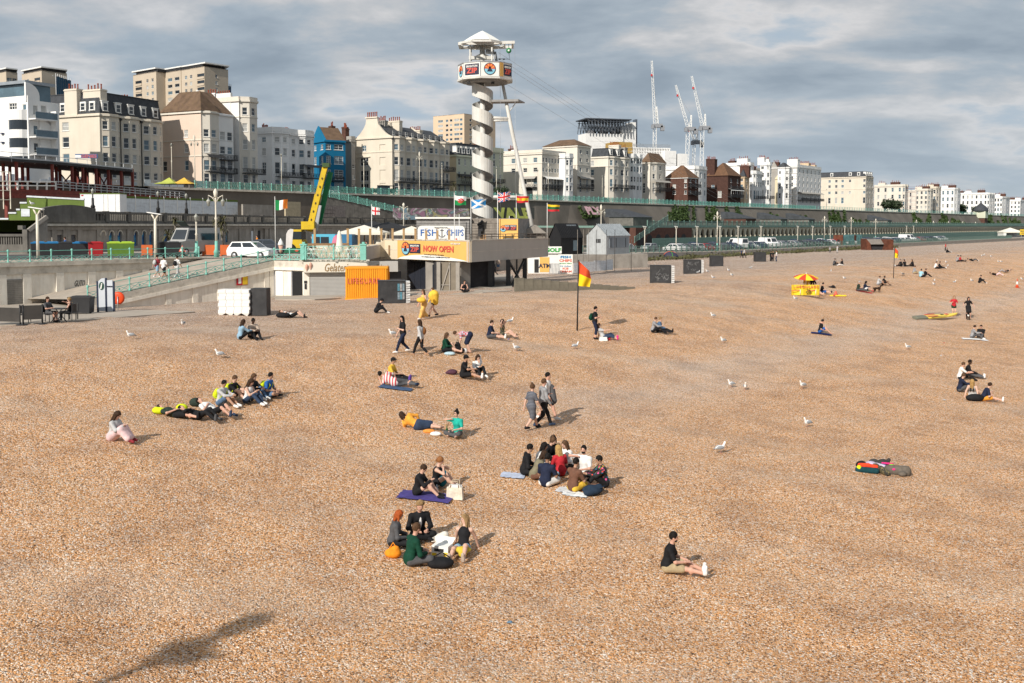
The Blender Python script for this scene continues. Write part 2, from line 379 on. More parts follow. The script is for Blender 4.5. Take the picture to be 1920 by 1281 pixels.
darkst=mat('soot_stone',(.155,.145,.13),rough=.9,var=.35,scale=.8,bump=.4,bscale=10,dirt=.5,dirtc=(.06,.055,.05),streak=True)
greyst=mat('grey_stone',(.33,.30,.265),rough=.88,var=.25,scale=.7,bump=.3,bscale=10,dirt=.45,dirtc=(.14,.12,.10),streak=True)
cliffm=mat('cliff_render',(.15,.13,.11),rough=.92,var=.35,scale=.12,bump=.4,bscale=2.5,dirt=.6,dirtc=(.10,.09,.075),streak=True)
turq=mat('turquoise_paint',(.20,.50,.42),rough=.55,var=.16,scale=3,dirt=.22,dirtc=(.25,.28,.22))
turqd=mat('weathered_turquoise',(.15,.25,.215),rough=.65,var=.2,scale=2,dirt=.4,dirtc=(.16,.20,.17))
black=mat('black_iron',(.025,.025,.027),rough=.5,var=.15)
steelm=mat('galvanised_steel',(.45,.46,.47),rough=.45,var=.12,metal=.6)
whitep=mat('white_paint',(.78,.77,.74),rough=.55,var=.06,dirt=.18,dirtc=(.5,.46,.4))
cream_post=mat('cream_post_paint',(.70,.65,.55),rough=.6,var=.08,dirt=.25,dirtc=(.42,.30,.18))
redst=mat('red_oxide_steel',(.20,.045,.035),rough=.65,var=.25,scale=1.5,dirt=.3,dirtc=(.08,.03,.025))
woodm=mat('timber',(.34,.21,.11),rough=.8,var=.3,scale=3,bump=.3)
woodg=mat('weathered_timber',(.24,.21,.18),rough=.88,var=.35,scale=2.5,bump=.3,dirt=.4,dirtc=(.12,.10,.085),streak=True)
glassd=mat('dark_glass',(.025,.032,.04),rough=.08,var=.3,scale=.4,spec=.6)
glassb=mat('blue_glass',(.10,.16,.20),rough=.1,var=.3,scale=.5,spec=.6)
curtain=mat('curtained_glass',(.42,.42,.40),rough=.25,var=.3,scale=.9,spec=.5)
grassm=mat('rough_grass',(.10,.10,.045),rough=.9,var=.45,scale=4)
ivym=mat('ivy_leaf',(.045,.075,.02),rough=.6,var=.6,scale=1.6)
bushm=mat('bush_leaf',(.028,.045,.018),rough=.6,var=.55,scale=2.0)
RT=[-300,40,70,100,135,175,4000];RZ=[5.4,5.35,5.1,4.3,3.5,3.0,3.0]
RE=[-72,-72,-70,-82,-87,-88,-88]
def road_z(t):return float(np.interp(t,RT,RZ))
def road_e(t):return float(np.interp(t,RT,RE))
tt=np.concatenate([np.arange(-300,40,20),np.arange(40,200,5),np.arange(200,600,20),np.geomspace(600,4000,12)])
mb=MB()
for a,b in zip(tt[:-1],tt[1:]):
 for e0,e1 in((0,-6),(-6,-27)):
  q=[ST(road_e(a)+e0,a)+(road_z(a),),ST(road_e(b)+e0,b)+(road_z(b),),ST(road_e(b)+e1,b)+(road_z(b),),ST(road_e(a)+e1,a)+(road_z(a),)]
  q=[(x,y,z-(.12 if e0<0 else 0))for x,y,z in q]
  mb.quad(*q,mi=1 if e0<0 else 0)
 k0=ST(road_e(a)-6,a);k1=ST(road_e(b)-6,b)
 mb.quad((*k0,road_z(a)),(*k1,road_z(b)),(*k1,road_z(b)-.12),(*k0,road_z(a)-.12),0)
 q=[ST(road_e(a)-27,a)+(road_z(a)-.12,),ST(road_e(b)-27,b)+(road_z(b)-.12,),ST(-175,b)+(road_z(b)-.12,),ST(-175,a)+(road_z(a)-.12,)]
 mb.quad(*q,mi=0)
mb.put('road',[pave,asph],kind='structure')
mb=MB()
for a,b in zip(tt[:-1],tt[1:]):
 if a<62:continue
 p,q=ST(road_e(a),a),ST(road_e(b),b)
 mb.quad((*p,0.0),(*q,0.0),(*q,road_z(b)+.002),(*p,road_z(a)+.002))
mb.put('sea_wall_face',conc,kind='structure')
def strip(name,near,far,m,up=.05):
 mb=MB()
 for(a,b),(c,d)in zip(zip(near[:-1],near[1:]),zip(far[:-1],far[1:])):
  P=[G(*a),G(*b),G(*d),G(*c)]
  mb.quad(*[(p.x,p.y,p.z+up)for p in P])
  mb.quad((P[0].x,P[0].y,P[0].z-.4),(P[1].x,P[1].y,P[1].z-.4),(P[1].x,P[1].y,P[1].z+up),(P[0].x,P[0].y,P[0].z+up))
 return mb.put(name,m,kind='structure')
strip('concrete_apron',[(-200,616),(0,612),(90,607),(160,602),(260,594),(366,586.5)],[(-200,560),(0,565),(90,560),(165,583),(262,583),(360,585.5)],pave,.06)
strip('shop_forecourt',[(515,563),(590,563),(640,560),(745,556),(860,553),(905,548)],[(515,548),(575,548),(640,548),(745,545),(860,542),(900,540)],pave,.06)
strip('deck_undercroft_floor',[(850,553),(905,550),(960,546)],[(850,515),(905,515),(960,515)],pave,.05)
# railings
def railing(name,label,segs,spacing,h,m,group=None,style='cross',mid=.55,postr=.06,post_kind='lathe',pw=.035):
 """segs: list of 3-D polylines; every bay and every post is a part"""
 o=thing(name,label,'railing',segs[0][0],0,group);O=Vector(segs[0][0]);pm=None
 for seg in segs:
  for A,B in zip(seg[:-1],seg[1:]):
   A,B=Vector(A),Vector(B);L=(B-A).length;n=max(1,round(L/spacing));d=(B-A)/n;rz=math.atan2(d.y,d.x)
   dl=Vector((math.hypot(d.x,d.y),0,d.z));Z=lambda f,q:dl*f+Vector((0,0,h*q))
   b=MB();b.bar(Z(0,1),Z(1,1),pw*1.3).bar(Z(0,mid),Z(1,mid),pw).bar(Z(0,.1),Z(1,.1),pw)
   if style=='cross':
    b.bar(Z(.03,.12),Z(.5,mid*.98),pw*.9).bar(Z(.97,.12),Z(.5,mid*.98),pw*.9).bar(Z(.03,mid*.98),Z(.5,.12),pw*.9).bar(Z(.97,mid*.98),Z(.5,.12),pw*.9)
    c=Z(.5,(mid+.1)/2);b.box(c,(.14,.03,.14),ry=R(45))
   elif style=='lattice':
    k=6
    for i in range(k):
     b.bar(Z(i/k,.1),Z((i+1)/k,.95),pw*.9).bar(Z((i+1)/k,.1),Z(i/k,.95),pw*.9)
   elif style=='bars':
    for i in range(1,12):b.bar(Z(i/12,.1),Z(i/12,1),pw*.7)
   me=b.mesh('railing_panel',m)
   if pm is None:
    if post_kind=='lathe':
     pm=MB().lathe([(postr*1.7,0),(postr*1.7,.1),(postr*.9,.16),(postr*.8,h*.5),(postr*1.15,h*.56),(postr*.8,h*.64),(postr,h*.9),(postr*1.5,h*1.0),(postr*1.5,h*1.06),(postr*.7,h*1.13),(0,h*1.16)],n=8).mesh('post',m)
    else:pm=MB().box((0,0,h/2+.03),(postr*1.6,postr*1.6,h+.06)).mesh('post',m)
   for i in range(n):
    put('panel',me,o,A+d*i-O,rz)
    put('post',pm,o,A+d*i-O,rz)
   put('post',pm,o,B-O,rz)
 return o
def Pq(px,s,z):return SP(px,s,z)
pw0=ST(-72,-70);pw1=SP(372,-72)
t_end=DX*pw1.x+DY*pw1.y
A0=Vector((*ST(-72,-20),5.4));A1=Vector((pw1.x,pw1.y,road_z(t_end)))
d1=(A1-A0).normalized()
railing('promenade_railing','turquoise iron railing with crossed bars along the top of the grey retaining wall',[[A0,A1]],1.55,.86,turq)
wl=thing('retaining_wall','stained white retaining wall with pilasters below the turquoise railing','wall',A0);O=A0
Lw=(A1-A0).length;rz1=math.atan2(d1.y,d1.x)
wl.rotation_euler=(0,0,rz1)
zb=-4.2
b=MB();b.bb((-30,0,zb),(Lw,.35,-.55));b.put('wall_face',whitew,wl)
b=MB();b.bb((-30,-.25,-.35),(Lw+.1,.45,-.02));b.put('coping',capst,wl)
b=MB();b.bb((-30,-.12,-.9),(Lw+.05,.36,-.36));b.put('string_course',capst,wl)
pl=MB().bb((-.3,-.14,zb),(.3,.01,-.9)).mesh('pilaster',whitew)
tdoor=None
for px_ in(0,47,109,169,221,270):
 p=SP(px_,-72);q=(Vector((p.x,p.y,0))-Vector((A0.x,A0.y,0))).length
 put('pilaster',pl,wl,(q,0,0))
for px_,w_ in((16,1.9),):
 p=SP(px_,-72);q=(Vector((p.x,p.y,0))-Vector((A0.x,A0.y,0))).length
 sh=MB();sh.bb((q-w_/2,-.06,zb),(q+w_/2,-.01,-1.25))
 sho=sh.put('shutter',mat('grey_shutter',(.22,.20,.18),rough=.7,dirt=.5),wl)
 for i in range(22):MB().bb((q-w_/2+.05,-.085,zb+.1+i*.13),(q+w_/2-.05,-.062,zb+.2+i*.13)).put('slat',mat('shutter_slat',(.27,.25,.22),rough=.7,dirt=.5,scale=3),sho)if i<24 else None
p=SP(147,-72);q=(Vector((p.x,p.y,0))-Vector((A0.x,A0.y,0))).length
letter('tag',black,wl,(q,-.02,-1.75),0,h=.45,w=.8,name='graffiti_tag')
ro0=G(165,581);ro1=Vector((-19.1,80,5.2));ro0.z=2.85
ro2=Vector((*XY(572,78.5),5.2))
def lerp(a,b,f):return a+(b-a)*f
railing('ramp_railing','turquoise iron railing climbing along the outer edge of the ramp',[[ro0,ro1,ro2]],1.55,.9,turq)
inner0=SP(45,-72,2.7);inner1=SP(372,-72,5.2)
mb=MB();nseg=14
for i in range(nseg):
 a,b_=lerp(ro0,ro1,i/nseg),lerp(ro0,ro1,(i+1)/nseg);c,d_=lerp(inner0,inner1,(i+1)/nseg),lerp(inner0,inner1,i/nseg)
 mb.quad(*[(p.x,p.y,p.z+.02)for p in(a,b_,c,d_)])
mb.quad((ro1.x,ro1.y,5.22),(ro2.x,ro2.y,5.22),(ro2.x-2,ro2.y+14,5.24),(inner1.x,inner1.y,5.22))
mb.quad((inner1.x,inner1.y,5.22),(ro2.x-2,ro2.y+14,5.24),(inner1.x+3,inner1.y+18,5.25),(inner1.x-6,inner1.y+10,5.25))
mb.put('ramp',pave,kind='structure')
rw=thing('ramp_wall','white panelled wall carrying the sloping ramp down to the beach','wall',ro0)
def wallseg(A,B,z0a,z0b,th,dz0,dz1,off=0.0):
 """wall slab from A to B, tops following A,B z + dz1, foot at given z or relative"""
 A,B=Vector(A),Vector(B);d=(B-A);d.z=0;d.normalize();q=Vector((d.y,-d.x,0))
 b=MB();P=[]
 for p,z0 in((A,z0a),(B,z0b)):
  for o_ in(off,off-th):
   P.append((p.x+q.x*o_,p.y+q.y*o_,z0));P.append((p.x+q.x*o_,p.y+q.y*o_,p.z+dz1))
 a0,a1,a2,a3,b0,b1,b2,b3=P
 b.add([a0,a1,a2,a3,b0,b1,b2,b3],[(0,4,5,1),(3,7,6,2),(1,5,7,3),(0,1,3,2),(4,6,7,5),(0,2,6,4)])
 return b
def rel(b,O):
 b.v=[(x-O[0],y-O[1],z-O[2])for x,y,z in b.v];return b
rel(wallseg(ro0,ro1,1.7,1.7,.3,0,-.75),ro0).put('wall_face',whitew,rw)
rel(wallseg(ro1,ro2,1.7,1.7,.3,0,-.6),ro0).put('wall_face',whitew,rw)
for(A,B)in((ro0,ro1),(ro1,ro2)):
 b=MB();d=(B-A);dn=Vector((d.x,d.y,0)).normalized();q=Vector((dn.y,-dn.x,0))
 def sl(o0,o1,z0,z1,m,nm):
  vs=[]
  for p in(A,B):
   for o_ in(o0,o1):
    for z in(z0,z1):vs.append((p.x+q.x*o_,p.y+q.y*o_,p.z+z))
  bb_=MB().add(vs,[(0,4,5,1),(3,7,6,2),(1,5,7,3),(2,6,4,0),(0,1,3,2),(4,6,7,5)]);rel(bb_,ro0).put(nm,m,rw)
 sl(.10,-.28,-.50,-.01,capst,'parapet_beam');sl(.16,-.3,-.76,-.505,whitew,'string_course')
dxy=Vector((ro1.x-ro0.x,ro1.y-ro0.y,0));ang=math.atan2(dxy.y,dxy.x)
for px_ in(313,363,410,455,498,508):
 u=(px_-960)/FPX;f_=None
 for i in range(400):
  p=lerp(ro0,ro1,i/400)
  if p.x/p.y>=u*.9985:f_=i/400;break
 if f_ is None:continue
 p=lerp(ro0,ro1,f_);MB().bb((-.22,-.06,1.7-p.z),(.22,.02,-.77)).put('pilaster',whitew,rw,p-ro0,ang)
p=lerp(ro0,ro1,.80);fb=MB().bb((-.5,-.03,0),(.5,.01,.82)).put('fire_point_board',mat('sign_red',(.45,.02,.03),var=0),rw,(p.x-ro0.x+.06,p.y-ro0.y-.02,3.35-ro0.z),ang)
MB().bb((.02,-.036,.03),(.47,-.031,.79)).put('yellow_panel',mat('sign_yellow',(.75,.5,.03),var=0),fb);MB().bb((-.35,-.036,.12),(-.1,-.031,.7)).put('white_panel',whitep,fb)
dz=MB();e=(ro2-ro1);e.z=0;er=math.atan2(e.y,e.x)
def onwall(px_):
 u=ray(px_,423).x/ray(px_,423).y
 for i in range(1001):
  p=lerp(ro1,ro2,i/1000)
  if p.x/p.y>=u:return p
 return ro2
for a_,b_,m_,nm in((516,530,whitep,'door'),(548,566,mat('dark_doorway',(.012,.012,.013),var=0),'doorway')):
 p,q=onwall(a_),onwall(b_);L_=(q-p).length
 MB().bb((0,-.05,2.15-p.z),(L_,-.005,4.35-p.z)).put(nm,m_,rw,p-ro0,er)
 MB().bb((-.12,-.07,2.15-p.z),(-.005,-.002,4.45-p.z)).put('door_frame',mat('grey_frame',(.25,.25,.26)),rw,p-ro0,er)
 # the town on the cliff
cream=mat('cream_stucco',(.65,.585,.485),rough=.85,var=.08,scale=.25,bump=.1,dirt=.25,dirtc=(.48,.41,.32),streak=True)
ivory=mat('ivory_stucco',(.68,.63,.55),rough=.85,var=.08,scale=.25,bump=.1,dirt=.3,dirtc=(.5,.45,.37),streak=True)
white=mat('white_stucco',(.80,.79,.77),rough=.8,var=.07,scale=.25,bump=.1,dirt=.25,dirtc=(.56,.54,.5),streak=True)
tan=mat('tan_stucco',(.66,.53,.43),rough=.85,var=.08,scale=.2,dirt=.2,dirtc=(.5,.4,.33),streak=True)
pgreen=mat('pale_green_stucco',(.55,.56,.44),rough=.85,var=.08,scale=.25,dirt=.2,dirtc=(.4,.4,.32),streak=True)
pyellow=mat('pale_yellow_stucco',(.66,.57,.40),rough=.85,var=.08,scale=.25,dirt=.2,dirtc=(.5,.43,.3),streak=True)
bluew=mat('blue_stucco',(.004,.145,.28),rough=.75,var=.12,scale=.3,dirt=.15,dirtc=(.01,.1,.2),streak=True)
brick=mat('red_brick',(.10,.048,.036),rough=.9,var=.3,scale=1.2,dirt=.4,dirtc=(.09,.035,.025))
brickd=mat('dark_red_brick',(.075,.037,.028),rough=.9,var=.3,scale=1.0,dirt=.4,dirtc=(.05,.025,.02))
beige=mat('beige_stucco',(.60,.46,.31),rough=.85,var=.1,scale=.3,dirt=.25,dirtc=(.42,.32,.22))
greyw=mat('grey_stucco',(.36,.34,.31),rough=.85,var=.15,scale=.3,dirt=.4,dirtc=(.22,.2,.18),streak=True)
slate=mat('slate_roof',(.052,.056,.064),rough=.75,var=.35,scale=1.2,bump=.3,bscale=6)
brownroof=mat('brown_tile_roof',(.135,.085,.055),rough=.85,var=.35,scale=.9,bump=.3,bscale=6,dirt=.4,dirtc=(.18,.12,.05))
orangeroof=mat('lichened_tile_roof',(.14,.075,.042),rough=.85,var=.3,scale=.9,bump=.3,bscale=6,dirt=.4,dirtc=(.10,.055,.03))
potm=mat('terracotta',(.30,.075,.04),rough=.85,var=.3,scale=2)
ironm=mat('balcony_iron',(.03,.03,.032),rough=.5,var=.2)
concb=mat('tower_render',(.51,.43,.335),rough=.85,var=.1,scale=.12,dirt=.25,dirtc=(.4,.32,.24),streak=True)
peach=mat('peach_render',(.64,.49,.345),rough=.85,var=.06,scale=.1,dirt=.15,dirtc=(.55,.42,.3),streak=True)
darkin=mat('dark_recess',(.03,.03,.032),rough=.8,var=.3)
PANES=[glassd,glassd,glassb,curtain]
_wm={}
def win_mesh(w,h,style):
 k=(round(w,1),round(h,1),style)
 if k in _wm:return _wm[k]
 w,h=k[0],k[1];t=.085;b=MB()
 for x in(-w/2+t/2,w/2-t/2):b.box((x,.03,h/2),(t,.07,h))
 for z in(t/2,h-t/2):b.box((0,.03,z),(w-2*t,.07,t))
 if style!='plain':b.box((0,.035,h*.5),(w-2*t,.05,.07))
 if style in('grid','triple'):
  n=2 if style=='grid' else 3
  for i in range(1,n):b.box((-w/2+w*i/n,.036,h/2),(.06 if style=='grid' else.11,.04,h-2*t))
  if style=='grid' and h>1.5:
   for q in(.25,.75):b.box((0,.037,h*q),(w-2*t,.03,.045))
 fr=b.mesh('window',whitep);b.box((0,-.08,-.06),(w+.22,.22,.11));frs=b.mesh('window',whitep)
 pn=MB().quad((-w/2+.02,.055,.02),(w/2-.02,.055,.02),(w/2-.02,.055,h-.02),(-w/2+.02,.055,h-.02))
 _wm[k]=(frs,[pn.mesh('pane',m)for m in PANES]);return _wm[k]
def facet(mb,p0,p1,z0,z1,wins,parent,dep=.16,wl=None,style='sash'):
 """wall panel p0->p1 (outside on the right-hand side) with real openings; wins: (u, zb, w, h[, style])"""
 p0,p1=Vector((*p0,0)),Vector((*p1,0));L=(p1-p0).length
 if L<.05:return
 d=(p1-p0)/L;inn=Vector((-d.y,d.x,0));rz=math.atan2(d.y,d.x)
 ws=[w for w in wins if w[0]-w[2]/2>.02 and w[0]+w[2]/2<L-.02 and w[1]>z0+.02 and w[1]+w[3]<z1-.02]
 us=sorted({0.0,L}|{round(w[0]-w[2]/2,3)for w in ws}|{round(w[0]+w[2]/2,3)for w in ws})
 zs=sorted({z0,z1}|{round(w[1],3)for w in ws}|{round(w[1]+w[3],3)for w in ws})
 P=lambda u,z,k=0:p0+d*u+inn*k+Vector((0,0,z))
 for a,b in zip(us[:-1],us[1:]):
  run=None
  for c,e in zip(zs[:-1],zs[1:]):
   um,zm=(a+b)/2,(c+e)/2
   hole=any(abs(um-w[0])<w[2]/2 and w[1]<zm<w[1]+w[3]for w in ws)
   if hole:
    if run is not None:mb.quad(P(a,run),P(b,run),P(b,c),P(a,c));run=None
   elif run is None:run=c
  if run is not None:mb.quad(P(a,run),P(b,run),P(b,z1),P(a,z1))
 for w in ws:
  a,b,c,e=w[0]-w[2]/2,w[0]+w[2]/2,w[1],w[1]+w[3]
  mb.quad(P(a,c),P(a,c,dep),P(a,e,dep),P(a,e));mb.quad(P(b,c,dep),P(b,c),P(b,e),P(b,e,dep))
  mb.quad(P(a,e),P(a,e,dep),P(b,e,dep),P(b,e));mb.quad(P(a,c,dep),P(a,c),P(b,c),P(b,c,dep))
  st=w[4]if len(w)>4 else style
  if st=='blank':mb.quad(P(a,c,dep),P(b,c,dep),P(b,e,dep),P(a,e,dep));continue
  fm,pm=win_mesh(w[2],w[3],st);o=put('window',fm,parent,P(w[0],w[1],dep-.07),rz)
  sx=w[2]/round(w[2],1);sz=w[3]/round(w[3],1);o.scale=(sx,1,sz)
  put('pane',random.choice(pm),o)
def band(poly,z0,z1,out):
 """moulding swept along an open outline, outside on the right-hand side"""
 b=MB();n=len(poly);P=[Vector((*p,0))for p in poly];O=[]
 for i in range(n):
  ds=[]
  if i>0:ds.append((P[i]-P[i-1]).normalized())
  if i<n-1:ds.append((P[i+1]-P[i]).normalized())
  nn=sum((Vector((d.y,-d.x,0))for d in ds),Vector());nn.normalize()
  k=1/max(.35,nn.dot(Vector((ds[0].y,-ds[0].x,0))));O.append(P[i]+nn*out*k)
 vs=[]
 for i in range(n):
  for p in(P[i],O[i]):
   for z in(z0,z1):vs.append((p.x,p.y,z))
 fs=[]
 for i in range(n-1):
  a,b_=i*4,i*4+4
  fs+=[(a+2,b_+2,b_+3,a+3),(a+1,a+3,b_+3,b_+1),(a,b_,b_+2,a+2)]
 fs+=[(0,2,3,1),((n-1)*4,(n-1)*4+1,(n-1)*4+3,(n-1)*4+2)]
 return b.add(vs,fs)
potme=MB().lathe([(.16,0),(.13,.3),(.12,.75),(.16,.8),(.15,.95),(.09,.95)],n=8).mesh('chimney_pot',potm)
def chimney(parent,c,w,d,z0,z1,n,m,along='y'):
 o=MB().box((0,0,(z1-z0)/2),(w,d,z1-z0)).box((0,0,z1-z0-.25),(w+.2,d+.2,.22)).put('chimney',m,parent,(c[0],c[1],z0))
 for i in range(n):
  q=(i+.5)/n-.5
  put('chimney_pot',potme,o,(q*(w-.3)if along=='x' else 0,q*(d-.3)if along=='y' else 0,z1-z0),random.random()*3,(1,1,random.uniform(.8,1.3)))
 return o
def balcony(parent,p0,p1,z,dep,canopy=None,m=None,rail='bars'):
 p0,p1=Vector((*p0,0)),Vector((*p1,0));L=(p1-p0).length;d=(p1-p0)/L;rz=math.atan2(d.y,d.x);m=m or ironm
 o=MB().bb((0,-dep,-.16),(L,-.004,0)).put('balcony',m,parent,(p0.x,p0.y,z),rz)
 b=MB();b.bar((0,-dep+.05,1.0),(L,-dep+.05,1.0),.07).bar((0,-dep+.05,.12),(L,-dep+.05,.12),.06)
 n=int(L/.22)
 for i in range(n+1):b.bar((L*i/n,-dep+.05,0),(L*i/n,-dep+.05,1),.045)
 for x in(.04,L-.04):
  b.bar((x,-dep+.05,1),(x,-.02,1),.07)
  for k in range(1,4):b.bar((x,-dep+dep*k/4,0),(x,-dep+dep*k/4,1),.045)
 for i in range(int(L/.9)+1):
  x=min(L,i*.9+.2);b.bar((x,-dep+.05,.3),(min(L,x+.35),-dep+.05,.75),.06);b.bar((x,-dep+.05,.75),(min(L,x+.35),-dep+.05,.3),.06)
 b.put('balcony_rail',m,o)
 if canopy:
  h,cm=canopy
  c=MB().add([(0,-dep-.2,h),(L,-dep-.2,h),(L,-.01,h+.8),(0,-.01,h+.8),(0,-dep*.55,h+.62),(L,-dep*.55,h+.62)],[(0,1,5,4),(4,5,2,3)])
  for i in range(int(L/1.8)+1):c.bar((min(L-.04,i*1.8+.04),-dep+.05,1),(min(L-.04,i*1.8+.04),-dep+.05,h+.25),.07)
  c.put('canopy',cm,o)
 return o
def uof(px):d=ray(px,423);return d.x/d.y
def shoreY(px,s=-178):return s/(NX*uof(px)+NY)
def house(label,wl,c,r,ytop,rows,m,name='terraced_house',Y=None,vp=2437,wcols=(),fac=(('flat',1,2),),zb=14.6,roof='flat',cor=((-.15,.35,.55),),style='sash',wstyle=None,mf=None,D=None,roofm=None,rh=3.2,parapet=.9,win=1.05,group='houses on the sea front',chims=(),balc=(),strings=(),wrows=None,dorm=0,extra=None,cat='house'):
 """wl, c, r: photo columns of the west wall's far edge, the near corner and the end of the sea front; rows: storeys as photo rows (bottom, top) at the corner"""
 Y=Y or shoreY(c);u0=uof(c);ox,oy=u0*Y,Y;dv=Vector((uof(vp),1)).normalized()
 def along(dx,dy,px):
  u=uof(px);return(u*oy-ox)/(dx-u*dy)
 L=along(dv.x,dv.y,r)if r>c else 10.0
 if D is None:D=along(-dv.y,dv.x,wl)if wl<c-.5 else 10.0
 Z=lambda py:ZP(py,Y)-zb
 H=Z(ytop);rz=math.atan2(dv.y,dv.x)
 o=thing(name,label,cat,(ox,oy,zb),rz,group);mf=mf or m
 RZ_=[(Z(a),Z(b)-Z(a))for a,b in rows];WR=[(Z(a),Z(b)-Z(a))for a,b in(wrows or rows)]
 w1=MB();wins=[]
 for q in wcols:
  f,w=q[0],q[1];ro=q[2]if len(q)>2 else range(len(WR));st=q[3]if len(q)>3 else(wstyle or style)
  for i in ro:
   if i<len(WR):wins.append((D*f,WR[i][0],w,WR[i][1],st))
 facet(w1,(0,D),(0,0),0,H,wins,o)
 w1.quad((0,D,0),(0,D,H),(L,D,H),(L,D,0));w1.quad((L,D,0),(L,D,H),(L,0,H),(L,0,0))
 if mf is not m:w1.put('side_wall',m,o);w1=MB()
 tot=sum(f[1]for f in fac);x=0.0;poly=[(0.0,0.0)]
 for f in fac:
  wd=L*f[1]/tot;x0,x1=x,x+wd;x=x1
  if f[0]=='flat':
   n=f[2];ws=[(wd*(i+.5)/n,z,min(win,wd/n*.7),h)for i in range(n)for z,h in RZ_]
   facet(w1,(x0,0),(x1,0),0,H,ws,o,style=style);poly.append((x1,0))
  elif f[0]=='bow':
   dp=f[2]if len(f)>2 else 1.0;k=3;e=wd*.06;pts=[(x0+e,0)]
   ang=[math.pi*(1-i/k)for i in range(k+1)]
   for i in range(1,k):pts.append((x0+wd/2+(wd/2-e)*math.cos(ang[i])*.98,-dp*math.sin(ang[i])*1.1))
   pts.append((x1-e,0));allp=[(x0,0)]+pts+[(x1,0)]
   for a,b in zip(allp[:-1],allp[1:]):
    l=math.hypot(b[0]-a[0],b[1]-a[1])
    ws=[(l/2,z,min(win,l*.68),h)for z,h in RZ_]if l>.9 else[]
    facet(w1,a,b,0,H,ws,o,style=style)
   poly+=pts+[(x1,0)]
 poly2=[poly[0]]
 for p in poly[1:]:
  if math.hypot(p[0]-poly2[-1][0],p[1]-poly2[-1][1])>.12:poly2.append(p)
 w1.prism(poly2+[(L,D),(0,D)],H-.5,H-.45)
 w1.put('wall',mf,o)
 full=[(0,D)]+poly2
 for q in cor:band(full,H+q[0]-q[1],H+q[0],q[2]*.6).put('cornice',mf if mf is not brick else whitep,o)
 for py in strings:band(full,Z(py)-.1,Z(py)+.1,.12).put('string_course',mf,o)
 rm=roofm or slate
 if roof=='flat':
  if parapet>0:
   b=MB()
   for a,e in zip(full[:-1],full[1:]):b.bar((a[0],a[1],H+parapet/2),(e[0],e[1],H+parapet/2),.25,parapet)
   b.put('parapet',mf,o)
 elif roof=='mansard':
  k=.9;b=MB()
  b.add([(.15,.1,H),(L-.05,.1,H),(L-.05,D-.1,H),(.15,D-.1,H),(.15+k,.1+k,H+rh),(L-.05,.1+k,H+rh),(L-.05,D-.1,H+rh),(.15+k,D-.1,H+rh)],[(0,1,5,4),(3,0,4,7),(4,5,6,7),(1,2,6,5),(2,3,7,6)])
  b.bb((.15+k-.1,.1+k-.1,H+rh+.003),(L,D-.1,H+rh+.18),mi=0);b.put('roof',rm,o)
  for i in range(dorm):
   xx=L*(i+.5)/dorm;dr=MB().bb((-.75,-.1,0),(.75,1.3,2.0)).bb((-.85,-.2,2.003),(.85,1.3,2.15)).put('dormer',whitep,o,(xx,.35,H+.35))
   fm,pm=win_mesh(1.1,1.5,'sash');put('window',fm,dr,(0,-.16,.25));put('pane',pm[0],dr,(0,-.17,.25))
  if wcols and D>8:
   for f in(.15,.32,.7):
    dr=MB().bb((-.75,-.1,0),(.75,1.3,1.9)).put('dormer',whitep,o,(.3,D*f,H+.45),-R(90));fm,pm=win_mesh(1.1,1.4,'sash');put('window',fm,dr,(0,-.16,.25));put('pane',pm[0],dr,(0,-.17,.25))
 elif roof in('hip','pitch'):
  ov=.35;a=(-ov,-ov,H+.02);b_=(L+ov,-ov,H+.02);c_=(L+ov,D+ov,H+.02);d_=(-ov,D+ov,H+.02)
  m_=min(L,D)/2
  e=(m_ if roof=='hip' else-ov,D/2,H+rh)if L>=D else(L/2,m_ if roof=='hip' else-ov,H+rh);g=(L-m_ if roof=='hip' else L+ov,D/2,H+rh)if L>=D else(L/2,D-m_ if roof=='hip' else D+ov,H+rh)
  b=MB()
  if L>=D:b.add([a,b_,c_,d_,e,g],[(0,1,5,4),(1,2,5),(2,3,4,5),(3,0,4),(3,2,1,0)])
  else:b.add([a,b_,c_,d_,e,g],[(0,1,4),(1,2,5,4),(2,3,5),(3,0,4,5),(3,2,1,0)])
  b.put('roof',rm,o)
 elif roof=='slope':
  b=MB();b.add([(0,0,H),(L,0,H),(L,D*.5,H+rh),(0,D*.5,H+rh),(L,D,H),(0,D,H)],[(0,1,2,3),(3,2,4,5),(1,4,2)]);b.put('roof',rm,o)
  MB().add([(0,0,H),(0,D*.5,H+rh+.2),(0,D,H),(.35,0,H),(.35,D*.5,H+rh+.2),(.35,D,H)],[(0,1,2)[::-1],(3,4,5),(0,3,4,1)[::-1],(1,4,5,2)[::-1]]).put('gable',m,o)
  for i in range(dorm):
   xx=L*(i+.5)/dorm;dr=MB().bb((-.6,-.1,0),(.6,1.6,1.5)).put('dormer',slate,o,(xx,1.0,H+.4));fm,pm=win_mesh(.9,1.2,'sash');put('window',fm,dr,(0,-.16,.15));put('pane',pm[0],dr,(0,-.17,.15))
 for q in chims:
  chimney(o,(L*q[0],D*q[1]),q[2],q[3],H-.3,Z(q[4]),q[5],q[6]if len(q)>6 else m,q[7]if len(q)>7 else 'y')
 for q in balc:
  z=Z(q[2]);pr=1.0 if any(f[0]=='bow' for f in fac)else 0
  balcony(o,(L*q[0],-pr*.9),(L*q[1],-pr*.9),z,q[3],(q[4],q[5])if len(q)>4 and q[4]else None)
 o['L']=L;o['D']=D;o['H']=H
 if extra:extra(o,L,D,H,Z)
 return o
upper=MB()
for a,b_ in zip([-400,80,160,260,400,700,1200],[80,160,260,400,700,1200,4000]):
 upper.quad((*ST(-154,a),14.6),(*ST(-154,b_),14.6),(*ST(-3500,b_),14.6),(*ST(-3500,a),14.6))
upper.put('upper_road',asph,kind='structure')
